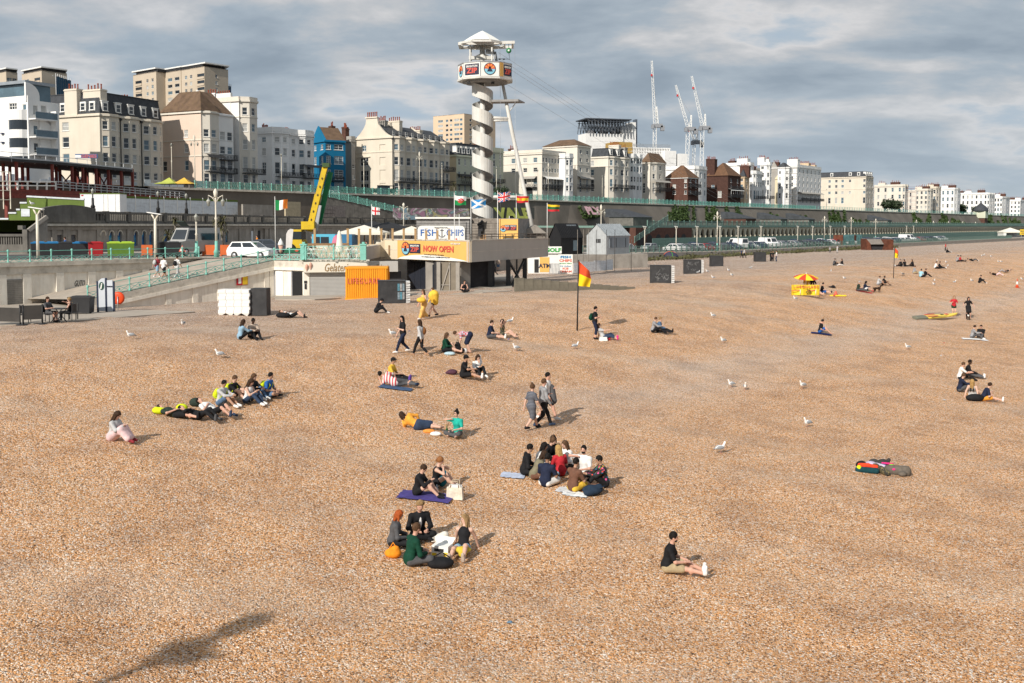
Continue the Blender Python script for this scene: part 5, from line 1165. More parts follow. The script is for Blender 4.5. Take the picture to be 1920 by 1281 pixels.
bn=thing('banner','gold banner with round emblem and large red NOW OPEN lettering on the cream parapet','banner',L0+d.normalized()*k0+Vector((0,0,5.08)),a0);bw=bl_*.79-.05
fb=MB();n=24
for i in range(n):
 w0,w1=.02*math.sin(i*1.7),.02*math.sin((i+1)*1.7);fb.quad((bw*i/n,-.06+w0,0),(bw*(i+1)/n,-.06+w1,0),(bw*(i+1)/n,-.06+w1*.6,1.62),(bw*i/n,-.06+w0*.6,1.62))
fb.put('cloth',gold,bn)
ar=MB();n=18;pts=[(bw*i/n,.02+.42*max(0,math.sin(math.pi*(i/n)**.8))**.8)for i in range(n+1)]
for(x0,z0),(x1,z1)in zip(pts[:-1],pts[1:]):ar.quad((x0,-.09,.02),(x1,-.09,.02),(x1,-.09,z1),(x0,-.09,z0))
ar.put('white_arc',wht,bn)
def emblem(par,c,r,rz=0.0):
 """round badge: rays over water with a dark flying figure"""
 e=put('emblem',MB().lathe([(0,0),(r,0),(r,.02)],n=24).mesh('emblem',navy),par,c);e.rotation_euler=(R(90),0,rz)
 b=MB();n=9
 for i in range(n):
  a,c_=math.pi*i/n,math.pi*(i+1)/n;b.add([(0,0,.026),(.88*r*math.cos(a),.88*r*math.sin(a),.026),(.88*r*math.cos(c_),.88*r*math.sin(c_),.026)],[(0,1,2)],i%2)
 b.put('rays',[redm,org],e)
 b=MB();pts=[(.88*r*math.cos(a),.88*r*math.sin(a),.026)for a in np.linspace(math.pi,2*math.pi,12)];b.add(pts,[tuple(range(12))]);b.put('water',skyb,e)
 b=MB();b.lathe([(0,.036),(.2*r,.036)],(0,.22*r,0),n=10);b.add([(-.5*r,-.45*r,.036),(.5*r,-.45*r,.036),(.22*r,.08*r,.036),(-.22*r,.08*r,.036)],[(0,1,2,3)]);b.put('figure',navy,e);return e
def zipplate(par,c,w,h,rz=0.0):
 p=MB().bb((-w/2,-.02,-h/2),(w/2,0,h/2)).put('name_plate',navy,par,c,rz)
 letter('brighton',wht,p,(0,-.03,h*.28),0,h=h*.2,w=w*.8);letter('zip',orange_t,p,(0,-.03,-h*.12),0,h=h*.48,w=w*.78);return p
emblem(bn,(1.25,-.1,.95),.58);zipplate(bn,(2.55,-.1,.97),1.5,.78);letter('now',orange_t,bn,(5.75,-.1,.98),0,h=.52,w=4.0)
letter('book',navy,bn,(5.2,-.12,.47),0,h=.11,w=2.6);letter('web',navy,bn,(5.4,-.12,.28),0,h=.12,w=3.8);letter('dest',wht,bn,(8.0,-.1,1.43),0,h=.15,w=1.2)
gf=[L0+Vector((2.2,1.2,0)),C0+Vector((-2.6,2.6,0))];d=gf[1]-gf[0];a1=math.atan2(d.y,d.x)
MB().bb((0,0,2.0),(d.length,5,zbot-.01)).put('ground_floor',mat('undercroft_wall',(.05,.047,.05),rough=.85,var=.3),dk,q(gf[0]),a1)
for i in range(4):MB().bb((.5+i*d.length/5,-.05,2.1),(.5+i*d.length/5+d.length/5.3,-.002,4.7)).put('roller_door',mat('navy_shutter',(.022,.026,.038),rough=.6,var=.2),dk,q(gf[0]),a1)
for px,Y,w in((822,80.5,.3),(858,79.5,.3)):v=Vector((*XY(px,Y),0));MB().bb((-w/2,-w/2,1.9),(w/2,w/2,zbot)).put('pier',conc,dk,q(v))
v=Vector((*XY(820,80.6),0));v2=Vector((*XY(862,80.0),0));dd=v2-v
MB().bb((.1,.05,1.9),(dd.length,.15,zbot)).put('mesh_screen',mat('brown_screen',(.20,.17,.13),var=.2),dk,q(v),math.atan2(dd.y,dd.x))
MB().bar((.1,0,2),(dd.length*.55,0,4.9),.08).bar((dd.length*.55,0,2),(dd.length*.55,0,5),.08).bar((dd.length*.55,0,3.2),(.1,0,3.2),.06).put('screen_brace',greyst,dk,q(v),math.atan2(dd.y,dd.x))
MB().bb((0,0,1.9),(1.2,4,zbot)).put('store_room',greyst,dk,q(Vector((*XY(864,82),0))),.9)
v=Vector((*XY(919,84),0));MB().bb((-.18,-.18,1.8),(.18,.18,zbot)).put('pillar',mat('dark_post',(.05,.05,.05)),dk,q(v))
for px,Y in((953,86),(984,91)):
 v=Vector((*XY(px,Y),0));MB().bb((-.2,-.2,1.8),(.2,.2,zbot)).put('pillar',mat('dark_post',(.05,.05,.05)),dk,q(v))
v,v2=Vector((*XY(953,86),0)),Vector((*XY(984,91),0));t_=MB()
t_.bar(q(v)+Vector((0,0,2.2)),q(v2)+Vector((0,0,5)),.16).bar(q(v2)+Vector((0,0,2.2)),q(v)+Vector((0,0,5)),.16).bar(q(lerp(v,v2,.5))+Vector((0,0,1.9)),q(lerp(v,v2,.5))+Vector((0,0,5)),.14);t_.put('cross_brace',mat('dark_post',(.05,.05,.05)),dk)
rail_o=rails('deck_guard_rail','low dark guard rail along the top of the shade-greyed deck parapet',C0+Vector((0,0,ztop+.1)),R0+Vector((0,0,ztop+.1)),.42,12,woodg,.035,2)
def kiosk(name,label,px0,px1,Y0,Y1,z1,m,boards=True,cat='kiosk',depth=4):
 a,b=Vector((*XY(px0,Y0),5.56)),Vector((*XY(px1,Y1),5.56));d=b-a;o=thing(name,label,cat,a,math.atan2(d.y,d.x));L=d.length;H=z1-5.56
 MB().bb((0,0,0),(L,depth,H)).put('body',m,o)
 if boards:
  for i in range(int(H/.24)):MB().bb((0,-.05,i*.24+.01),(L,-.002,i*.24+.22)).put('board',m,o)
 return o,L,H
ko,L,H=kiosk('snack_kiosk','grey timber kiosk with a big white FISH CHIPS sign and blue letters',781,880,93,93,8.62,plankg)
MB().bb((-.1,-.25,H+.003),(L+.1,4.1,H+.16)).put('roof',wht,ko)
k=93/FPX;cx_=46.5*k;sw_,sh_=88*k,33*k;r_=.35
pts=[]
for(sx,sz,a)in((1,1,0),(-1,1,90),(-1,-1,180),(1,-1,270)):pts+=[(cx_+sx*(sw_/2-r_)+r_*math.cos(R(a+t)),H*.52+sz*(sh_/2-r_)+r_*math.sin(R(a+t)))for t in(0,30,60,90)]
sgn=MB().plate(pts,(0,-.12,0),(1,-.12,0),.1).put('sign_board',wht,ko);blu=mat('sign_blue_letter',(.03,.12,.38),var=0)
letter('fish',blu,sgn,(cx_-1.15,-.19,H*.58),0,h=.62,w=1.55);letter('chips',blu,sgn,(cx_+1.28,-.19,H*.58),0,h=.62,w=1.6);letter('trad',navy,sgn,(cx_,-.19,H*.52+.65),0,h=.13,w=1.3);letter('bton',navy,sgn,(cx_,-.19,H*.52-.45),0,h=.15,w=1.1)
an=MB();an.tube([(cx_+.06,-.18,H*.58-.38),(cx_+.06,-.18,H*.58+.36)],.04,6).tube([(cx_+.06+.3*math.cos(a),-.18,H*.58-.12+.3*math.sin(a))for a in np.linspace(math.pi*1.08,math.pi*1.92,9)],.035,6).tube([(cx_-.12,-.18,H*.58+.2),(cx_+.24,-.18,H*.58+.2)],.03,6);an.put('anchor',navy,sgn)
for x in(cx_-1.35,cx_+1.4):
 st_p=[(x+(.14 if i%2==0 else.06)*math.sin(i*math.pi/5),H*.52-.42+(.14 if i%2==0 else.06)*math.cos(i*math.pi/5))for i in range(10)];MB().add([(px,-.185,z)for px,z in st_p],[tuple(reversed(range(10)))]).put('star',redm,sgn)
ko2,L,H=kiosk('zip_booth','grey boarded booth with hanging ropes beside the FISH CHIPS kiosk',880,936,93.5,92.5,8.66,woodg)
MB().bb((1.1,-.07,0),(1.7,-.05,1.6)).put('hatch',woodm,ko2)
MB().tube([(.95,-.2,2.5),(1.2,-.3,2.6),(1.45,-.25,2.9)],.12,6).box((1.3,-.25,2.2),(.35,.3,.6)).box((1.2,-.3,1.7),(.3,.3,.5)).put('harness_bundle',black,ko2)
ao,L,H=kiosk('poster_booth','grey booth carrying a gold advertising panel with emblem and two dark plates',936,972,92.5,92,8.66,plankg,False)
MB().bb((.02,-.08,.95),(L-.02,-.01,H-.06)).put('poster',gold,ao);emblem(ao,(.42,-.1,2.15),.3);zipplate(ao,(.8,-.1,2.25),.5,.5);zipplate(ao,(1.38,-.1,2.25),.62,.5)
MB().add([(.3,-.1,.97)]+[(L/2+.7*math.cos(a),-.1,.97+.3*math.sin(a))for a in np.linspace(math.pi,0,10)],[tuple(range(11))]).put('white_arc',wht,ao)
hut=thing('shed','small grey roofed timber shed between the gold poster booth and the leaning white leg','shed',(*XY(973,95),5.56),.1);MB().bb((0,0,0),(2.5,3,1.7)).put('body',woodg,hut);MB().add([(-.2,-.3,1.65),(2.7,-.3,1.65),(1.6,-.3,2.5),(-.2,3,1.65),(2.7,3,1.65),(1.6,3,2.5)],[(0,1,2),(0,2,5,3),(2,1,4,5),(3,5,4),(0,3,4,1)]).put('roof',greyst,hut);MB().bb((.4,-.04,.5),(.9,-.005,1.3)).put('window',glassb,hut)
tp=[]
for pi_,(px,Y)in enumerate(((590,87),(652,88),(673,88),(694,88.3),(715,88.6),(736,87.6),(757,86.5),(779,85.2),(799,84.2),(820,83.2),(842,82))):
 z0=5.6 if px<700 else 6.75;o=MB().bb((-.09,-.09,0),(.09,.09,ZP(430 if px<790 else 432,Y)-z0)).bb((-.11,-.11,ZP(430,Y)-z0),(.11,.11,ZP(430,Y)-z0+.06)).put('terrace_post',mat('pine_post',(.42,.27,.13),var=.2),None,(*XY(px,Y),z0));tag(o,['pine post before the blue and pink ice cream van','pine post left of the wide cream parasol canopy','pine post under the middle of the wide cream parasol','pine post before the right part of the wide cream parasol','pine post at the curved end of the white terrace wall','pine post above the plain cream parapet','pine post before the second cream parasol','pine post just left of the FISH CHIPS kiosk','pine post before the letters FISH','pine post before the anchor on the FISH CHIPS sign','pine post before the letters CHIPS'][pi_],'post','pine posts of the terrace windbreak')
tr_=thing('timber_rail','brown timber rail and bench line before the blue and pink ice cream van','rail',(*XY(577,86.5),5.4));d=Vector(XY(653,87.9))-Vector(XY(577,86.5))
MB().bb((0,0,.85),(d.length,.15,1.05)).bb((0,0,.5),(d.length,.4,.58)).put('rail',woodm,tr_,(0,0,0),math.atan2(d.y,d.x))
for i in range(5):MB().bb((i*d.length/4-.06,.02,0),(i*d.length/4+.06,.14,.86)).put('post',woodm,tr_,(d*(i/4)).to_3d(),0)
tw_=thing('white_terrace_wall','low cream wall with curved white end between promenade railing and deck parapet','wall',(*XY(566,86),5.2));d=Vector(XY(716,88.6))-Vector(XY(566,86));L=d.length
pts=[(0,0),(0,.75),(L*.58,1.05),(L*.9,1.15)]+[(L*.9+1.15*math.sin(a),1.15+.98*(1-math.cos(a)))for a in np.linspace(.1,math.pi/2,6)]+[(L+.35,2.1),(L+.35,0)]
MB().plate(pts,(0,0,0),(1,0,0),.25).put('wall_face',deckm,tw_,(0,0,0),math.atan2(d.y,d.x))
MB().bb((L*.56,-.14,0),(L*.64,-.127,1.0)).put('grey_patch',conc,tw_,(0,0,0),math.atan2(d.y,d.x))
canv=mat('canvas_cream',(.72,.68,.58),rough=.8,var=.06)
def pagoda(px,Y,zt,zb_,hw,label,m,n=4,rot=.5,name='parasol'):
 o=thing(name,label,'parasol',(*XY(px,Y),5.2),rot);b=MB();v=[(hw*math.cos(2*math.pi*i/n),hw*math.sin(2*math.pi*i/n),zb_-5.2)for i in range(n)]
 b.add(v+[(0,0,zt-5.2)]+[(x,y,z-.22)for x,y,z in v],[(i,(i+1)%n,n)for i in range(n)]+[(n+1+i,n+1+(i+1)%n,(i+1)%n,i)for i in range(n)]);b.put('canopy',m,o)
 MB().tube([(0,0,0),(0,0,zt-5.2-.05)],.06,8).put('pole',woodm,o);return o
pagoda(683,95,8.05,7.35,3.0,'wide open cream parasol above the terrace beside the ice cream van',canv,4,.75)
pagoda(772,96,7.95,7.3,2.5,'second cream parasol partly behind the FISH CHIPS kiosk',canv,4,.85)
pagoda(728,108,8.4,7.7,3.4,'black parasol behind the cream ones',mat('black_canvas',(.02,.02,.022)),4,.8);pagoda(700,112,8.5,7.9,2.5,'small black parasol behind the wide cream parasol',mat('black_canvas',(.02,.02,.022)),4,.8)
def closed_parasol(px,Y,z0,z1,label):
 o=thing('closed_parasol',label,'parasol',(*XY(px,Y),z0));h=z1-z0;b=MB();prof=[(.30,.25*h),(.36,.3*h),(.28,.5*h),(.2,.75*h),(.17,.86*h),(.1,.95*h),(.02,h)]
 b.lathe(prof,n=9);b.v=[(x*(1+.12*math.sin(5*math.atan2(y,x))),y*(1+.12*math.sin(5*math.atan2(y,x))),z)for x,y,z in b.v];b.put('canopy',canv,o);MB().tube([(0,0,0),(0,0,h*.3)],.04,8).put('pole',woodm,o)
closed_parasol(636,82,5.2,7.6,'closed cream parasol tied upright on the promenade terrace');closed_parasol(710,94,5.4,7.9,'closed cream parasol between the two open ones')
gp=thing('gelato_shop','gelato shop with white fascia and closed grey roller shutter','shop',(*XY(568,77.5),2.3));k=77.5/FPX;d=Vector(XY(690,78.5))-Vector(XY(568,77.5));gp.rotation_euler=(0,0,math.atan2(d.y,d.x));L=d.length
H=5.2-2.3;MB().bb((0,.05,0),(L,6,H)).put('body',whitew,gp);MB().bb((0,-.45,H-.84),(L,.05,H-.02)).put('fascia',mat('fascia_cream',(.72,.67,.57),var=.04),gp)
MB().bb((-.3,-.5,H),(L+.1,8,H+.12)).put('roof_slab',capst,gp)
gl=mat('gold_lettering',(.30,.19,.08),var=0);letter('gel',gl,gp,(L*.52,-.47,H-.46),0,h=.62,w=1.95)
for x in(.25,.55):MB().lathe([(0,0),(.13,.35),(.12,.5),(0,.62)],n=8).put('cone_picture',mat('cone_pink',(.62,.36,.27),var=.2),gp,(x,-.47,H-.78+(x-.25)*.4));gp.children[-1].scale=(1,.1,1)
sh=MB().bb((.5,.0,.1),(L-.1,.04,H-.9)).put('shutter',mat('silver_shutter',(.42,.41,.39),rough=.5,var=.08),gp)
for i in range(18):MB().bb((.52,-.045,.12+i*.105),(L-.12,-.002,.12+i*.105+.085)).put('slat',mat('silver_shutter',(.42,.41,.39)),sh)
MB().bb((.0,-.06,0),(.45,.04,H-.86)).put('pier',whitew,gp);MB().bb((.5,-.03,-.02),(L-.1,-.002,.1)).put('threshold',redst,gp)
MB().box((.15,-.08,1.3),(.22,.05,.2)).box((.15,-.08,.95),(.16,.05,.4)).put('sign_plate',darkin,gp)
MB().bb((L+.003,-.35,H-.84),(L+2.3,.4,H-.02)).put('side_fascia',mat('fascia_shade',(.44,.42,.39),var=.05),gp,(0,0,0),0);letter('gel',gl,gp,(L+1.1,-.37,H-.45),0,h=.4,w=1.0)
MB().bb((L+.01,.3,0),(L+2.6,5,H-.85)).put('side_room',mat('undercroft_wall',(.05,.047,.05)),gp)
railing('terrace_railing','turquoise scrollwork railing on the roof terrace above the gelato shop',[[Vector((*XY(569,77),5.34)),Vector((*XY(681,77.6),5.34))]],2.25,1.05,turq,style='lattice',mid=.5)
for px in(569,681):MB().bb((-.22,-.22,0),(.22,.22,1.15)).bb((-.27,-.27,1.153),(.27,.27,1.25)).bb((-.1,-.1,1.253),(.1,.1,1.4)).put('railing_pillar',turq,None,(*XY(px,77.2),5.33));tag(bpy.context.scene.objects[-1]if False else col.objects[-1],'square turquoise pillar at the %s end of the scrollwork railing'%('ramp' if px<600 else 'deck'),'pillar')
cw=thing('corner_wall','plain cream wall block between scrollwork railing and deck parapet','wall',(*XY(683,79),5.2));d=Vector(XY(714,88.8))-Vector(XY(683,79));MB().bb((0,0,0),(d.length,.3,1.1)).put('wall_face',deckshade,cw,(0,0,0),math.atan2(d.y,d.x))
chm=MB()
for x in(-.2,.2):
 for y in(-.2,.2):chm.tube([(x,y,0),(x*.9,y*.9,.45)],.018,5)
chm.bb((-.22,-.22,.44),(.22,.22,.47));ch_leg=chm.mesh('chair_frame',whitep)
bk_=MB();bk_.tube([(.22*math.cos(a),.2+.04*math.sin(a),.47+.42*abs(math.sin(a))**.6)for a in np.linspace(0,math.pi,9)],.02,5)
for x in(-.1,0,.1):bk_.tube([(x,.21,.47),(x,.23,.85)],.012,4)
ch_b=bk_.mesh('backrest',whitep);tb_=MB().lathe([(.38,.72),(.38,.75)],n=14).tube([(0,0,0),(0,0,.72)],.03,6).lathe([(.25,0),(.2,.04)],n=10).mesh('table',whitep)
for i,px in enumerate((578,594,612,624,646,661,674)):
 o=thing('cafe_chair','white metal cafe chair, %s behind the scrollwork railing'%['first from the ramp end','second from the ramp end','third from the ramp end','just left of the closed cream parasol','just right of the closed cream parasol','second from the deck end','last at the deck end'][i],'chair',(*XY(px,78.4+(i%3)*.7),5.34),i*1.3,'white cafe chairs on the terrace');put('seat_frame',ch_leg,o);put('backrest',ch_b,o)
for i,px in enumerate((586,603,653,668)):tag(put('cafe_table',tb_,None,(*XY(px,79),5.34)),'round white cafe table, %s behind the scrollwork railing'%['nearest the ramp','left of the closed parasol','right of the closed parasol','nearest the deck'][i],'table','white cafe tables on the terrace')
# slide tower
TY=100.0;TX=XY(905,TY);k=TY/FPX;ZZ=lambda py:ZP(py,TY)-5.0
zw=mat('tower_white',(.62,.61,.575),rough=.5,var=.1,scale=.8,dirt=.5,dirtc=(.42,.38,.31),streak=True);zg=mat('tower_shade',(.30,.29,.28),rough=.7,var=.2)
zt=thing('zip_tower','tall white spiral stair tower with octagonal platform and pointed canopy','tower',(TX[0],TX[1],5.0))
MB().tube([(0,0,0),(0,0,ZZ(85))],.27,14).put('column',zw,zt)
n=24;turns=6.15;pitch=43.3*k;ztopS=ZZ(146);ri,ro=.3,1.06;b=MB();tr=MB();hb=1.34
tot=int(turns*n)
for i in range(tot):
 a0_,a1_=math.pi*.72+2*math.pi*i/n,math.pi*.72+2*math.pi*(i+1)/n;za,zb2=ztopS-pitch*i/n,ztopS-pitch*(i+1)/n
 if zb2<-.5:break
 P=lambda r,a,z:(r*math.cos(a),r*math.sin(a),z)
 b.add([P(ro,a0_,za-hb),P(ro,a1_,zb2-hb),P(ro,a1_,zb2),P(ro,a0_,za),P(ro-.04,a0_,za-hb),P(ro-.04,a1_,zb2-hb),P(ro-.04,a1_,zb2),P(ro-.04,a0_,za)],[(0,1,2,3),(5,4,7,6),(3,2,6,7),(4,5,1,0)],0,False)
 tr.add([P(ri-.05,a0_,za-hb+.12),P(ro-.04,a0_,za-hb+.12),P(ro-.04,a1_,za-hb+.12),P(ri-.05,a1_,za-hb+.12),P(ri-.05,a0_,za-hb-.05),P(ro-.04,a0_,za-hb-.05),P(ro-.04,a1_,za-hb-.05),P(ri-.05,a1_,za-hb-.05)],[(0,1,2,3),(7,6,5,4),(0,4,5,1),(2,6,7,3)])
b.put('spiral_parapet',zw,zt);tr.put('stair_treads',zg,zt)
pc=Vector((6*k,-.2,0));pr=2.72;oc=lambda r,z,i:(pc.x+r*math.cos(R(40*i-139.3)),pc.y+r*math.sin(R(40*i-139.3)),z)
zf,zp=ZZ(151),ZZ(124.5)
b=MB();b.prism([oc(pr+.12,0,i)[:2]for i in range(9)],zf-.17,zf);b.put('platform_floor',zw,zt);MB().prism([oc(pr-.45,0,i)[:2]for i in range(9)],zf-.34,zf-.175).put('floor_beams',zg,zt)
for i in range(9):
 A,B=Vector(oc(pr,zf,i)),Vector(oc(pr,zf,(i+1)%9));d=B-A;a=math.atan2(d.y,d.x);h=zp-zf
 p=MB().bb((.03,0,.05),(d.length-.03,.05,h)).put('parapet_panel',wht,zt,A,a);MB().bar((0,-.02,h+.05),(d.length,-.02,h+.05),.08).bb((-.03,-.03,-.1),(.03,.03,h+.08)).put('panel_rail',steelm,zt,A,a)
 if i in(0,2,5):zipplate(p,(d.length*(.5 if i!=2 else.66),-.03,h*.52),d.length*(.84 if i!=2 else.6),h*.75)
 elif i in(1,8,4):emblem(p,(d.length/2,-.01,h*.52),h*.42)
 if i==2:y_=MB().bb((.05,-.06,.06),(.55,-.035,h)).put('yellow_banner',gold,p)
rr=1.95;apex=ZZ(58);eav=ZZ(80)
b=MB();cx0=Vector((.0,-.1,0));ns=8
ring=lambda r,z:[(cx0.x+r*math.cos(R(22.5+45*i)),cx0.y+r*math.sin(R(22.5+45*i)),z)for i in range(ns)]
rings=[ring(rr,eav),ring(rr*.62,eav+(apex-eav)*.42),ring(rr*.25,eav+(apex-eav)*.78)]
vs=sum(rings,[])+[(cx0.x,cx0.y,apex)];fs=[]
for r_ in range(2):
 for i in range(ns):fs.append((r_*ns+i,r_*ns+(i+1)%ns,(r_+1)*ns+(i+1)%ns,(r_+1)*ns+i))
fs+=[(2*ns+i,2*ns+(i+1)%ns,3*ns)for i in range(ns)]
b.add(vs,fs);b.put('canopy',wht,zt);b=MB();rg=ring(rr+.45,ZZ(84.5));r2=ring(rr*.96,eav-.02)
for i in range(8):b.bar(rg[i],rg[(i+1)%8],.14,.2).bar(rg[i],r2[i],.07)
b.put('canopy_ring',zw,zt);MB().prism([p[:2]for p in ring(rr*.9,0)],eav-.1,eav-.05).put('canopy_soffit',zg,zt)
b=MB();zb_=ZZ(86)
b.bar((-42*k,-1.1,zb_),(60*k,-1.3,zb_+.1),.2,.28).bar((-42*k,1.1,zb_),(58*k,1.3,zb_+.1),.2,.28).bar((-42*k,-1.2,zb_),(-42*k,1.2,zb_),.2,.28).bar((56*k,-1.35,zb_+.1),(56*k,1.35,zb_+.1),.2,.28);b.put('crane_frame',zw,zt)
b=MB()
for x,y in((-22,-1),(-22,1.1),(18,-1),(18,1.1)):b.tube([(x*k,y,zf),(x*k,y,ZZ(88))],.08,8)
b.put('canopy_post',zw,zt);MB().bb((-25*k,-.25,ZZ(112)),(21*k,.25,ZZ(106))).put('cross_beam',zw,zt);MB().add([(-14*k,-.1,ZZ(106)),(14*k,-.1,ZZ(106)),(0,-.1,ZZ(99)),(-14*k,.1,ZZ(106)),(14*k,.1,ZZ(106)),(0,.1,ZZ(99))],[(0,1,2),(4,3,5),(0,2,5,3),(1,4,5,2)]).put('gusset',zw,zt)
MB().tube([(6*k,-.3,ZZ(98)),(22*k,-.3,ZZ(99))],.22,10).tube([(23*k,-.2,ZZ(98)),(28*k,-.2,ZZ(124))],.14,8).put('winch',mat('winch_grey',(.3,.31,.32),rough=.5),zt)
w_=MB().lathe([(.0,-.06),(.26,-.06),(.26,.06),(.0,.06)],n=16).put('pulley_wheel',mat('pulley_green',(.03,.20,.08)),zt,(49*k,-1.2,ZZ(99)));w_.rotation_euler=(R(90),0,0);MB().lathe([(0,-.07),(.1,-.07),(.1,.07),(0,.07)],n=10).put('hub',wht,w_)
MB().tube([(49*k,-1.2,zb_),(49*k,-1.2,ZZ(99))],.025,5).tube([(49*k,-1.2,ZZ(103)),(51*k,-1.2,ZZ(115)),(30*k,-1.2,ZZ(114))],.03,5).box((32*k,-1.2,ZZ(115)),(.2,.15,.12)).box((40*k,-1.2,ZZ(115)),(.2,.15,.12)).put('trolley_line',black,zt)
zl=[(38*k,-.2,ZZ(160)),(53*k,-.3,ZZ(238)),(80*k,-.6,ZZ(368)),(98*k,-.9,ZZ(452))]
MB().tube(zl,[.15,.19,.2,.2],12).put('raking_leg',zw,zt)
MB().tube([(0,0,ZZ(220)),(50*k,-.3,ZZ(223))],.15,10).put('strut',zw,zt);MB().tube([(0,0,ZZ(227)),(50*k,-.3,ZZ(226.5))],.1,10).put('strut',zw,zt);MB().tube([(0,0,ZZ(369.5)),(80*k,-.6,ZZ(370))],.17,10).put('strut',zw,zt)
MB().add([(17*k,-.8,ZZ(189)),(67*k,-.8,ZZ(188)),(79*k,.8,ZZ(190)),(17*k,.8,ZZ(190)),(17*k,-.8,ZZ(193)),(67*k,-.8,ZZ(192)),(79*k,.8,ZZ(192)),(17*k,.8,ZZ(193))],[(0,1,2,3),(7,6,5,4),(0,4,5,1),(1,5,6,2),(2,6,7,3),(3,7,4,0)]).put('jump_platform',zg,zt)
MB().tube([(62*k,0,ZZ(193)),(49*k,-.25,ZZ(211))],.05,6).put('platform_brace',zw,zt)
for x in(-24,20):MB().box((x*k,-1.8,zf-.5),(.3,.3,.18)).put('flood_lamp',black,zt)
cb=thing('zip_wire','thin steel zip wires running down to the right from the tower platform','cable',(TX[0],TX[1],5.0))
for y0_,(ex,ey),EY in((100,(1420,398),330),(110,(1410,400),330),(117,(1400,402),330),(150,(1380,404),330)):
 A=Vector((30*k,-.4,ZZ(y0_)));B=W(ex,ey,EY)-Vector(cb.location);P=[lerp(A,B,i/8)-Vector((0,0,3.0*(i/8)*(1-i/8)))for i in range(9)];MB().tube(P,.013,5).put('wire',steelm,cb)
MB().tube([(60*k,-1.3,zb_),(62*k,-1.3,0)],.012,4).tube([(33*k,-.8,zb_),(34*k,-.8,1)],.012,4).put('hanging_rope',steelm,cb)
# flags
def flag(px,Y,y_top,z0,fx0,fx1,fy0,fy1,label,fn,mats,droop=0.0,nu=18,nv=10,polem=None,r=.035,ph=0.0):
 o=thing('flagpole',label,'flag',(*XY(px,Y),z0));k=Y/FPX;h=ZP(y_top,Y)-z0;MB().tube([(0,0,0),(0,0,h)],[r,r*.7],8).lathe([(0,h),(r*1.6,h+.03),(0,h+.08)],n=8).put('pole',polem or whitep,o)
 w=(fx1-fx0)*k;zt_=ZP(fy0,Y)-z0;hh=(fy1-fy0)*k;b=MB()
 V=[]
 for i in range(nu+1):
  u=i/nu
  for j in range(nv+1):
   v=j/nv;wv=.09*w*math.sin(u*7+ph+v*1.2)*(.25+u);V.append((r+w*u*(1-.05*math.sin(v*2)),wv,zt_-hh*v*(1-.12*u)-droop*hh*u**1.2-.05*hh*math.sin(u*5+ph)))
 b.v=V
 for i in range(nu):
  for j in range(nv):a=i*(nv+1)+j;b.f.append((a,a+nv+1,a+nv+2,a+1));b.m.append(fn((i+.5)/nu,(j+.5)/nv));b.sm.append(True)
 b.put('flag',mats,o);return o
fc=lambda n,c:mat('flag_'+n,c,rough=.8,var=.08,scale=4)
FW,FR,FG,FB,FO,FY=fc('white',(.75,.75,.73)),fc('red',(.50,.02,.03)),fc('green',(.01,.22,.06)),fc('blue',(.02,.05,.22)),fc('orange',(.65,.18,.02)),fc('yellow',(.75,.48,.02));FS=fc('sky',(.03,.22,.50));FDG=fc('dark_green',(.02,.10,.03))
flag(516,92,370,5.2,518,541,375,394,'white pole flying a green white and orange striped flag near the yellow crane',lambda u,v:0 if u<.36 else 1 if u<.68 else 2,[FG,FW,FO])
flag(697,96,384,5.4,699,714,387,402,'white pole with red cross on white flag behind the parasols',lambda u,v:1 if abs(u-.45)<.1 or abs(v-.5)<.12 else 0,[FW,FR],.25)
def welsh(u,v):
 if((u-.55)/.30)**2+((v-.5)/.26)**2<1 and(math.sin(u*31)*math.sin(v*23+u*9)>-.45):return 2
 return 0 if v<.5 else 1
flag(852,90,363,5.6,853,875,366,384,'pole with white and green flag bearing a red dragon',welsh,[FW,FG,FR],.2,26,18)
flag(883,88,372,6.7,884,912,374,391,'pole with blue flag crossed by a white saltire',lambda u,v:1 if abs(u-v)<.13 or abs(u-(1-v))<.13 else 0,[FS,FW],0,28,18)
def union(u,v):
 x,y=u*2-1,(v*2-1)*.6
 if abs(x)<.12 or abs(y)<.12:return 1
 if abs(x)<.2 or abs(y)<.2:return 0
 dd_=min(abs(y-.6*x),abs(y+.6*x))
 return 1 if dd_<.06 else 0 if dd_<.15 else 2
flag(933,92,359,5.6,935,959,361,379,'pole with crossed red white and blue union flag before the tower foot',union,[FW,FR,FB],-.05,30,20)
flag(968,93,365,5.6,969,992,367,380,'pole with red and yellow striped flag beside the leaning white leg',lambda u,v:2 if.2<u<.42 and.3<v<.68 else 1 if.26<v<.74 else 0,[FR,FY,FO],.15)
flag(1026,94,382,6.75,1027,1050,383,396,'pole with yellow green and red striped flag at the deck corner',lambda u,v:int(min(2,v*3)),[FY,FDG,FR],.2)
for px,y0,Y in((861,402,92),(955,405,93)):tag(MB().tube([(0,0,0),(0,0,ZP(y0,Y)-5.6)],.03,6).put('bare_pole',whitep,None,(*XY(px,Y),5.6)),'bare slim pole on the deck, %s'%('before the FISH CHIPS sign' if px<900 else 'before the slanting mural letters'),'pole')
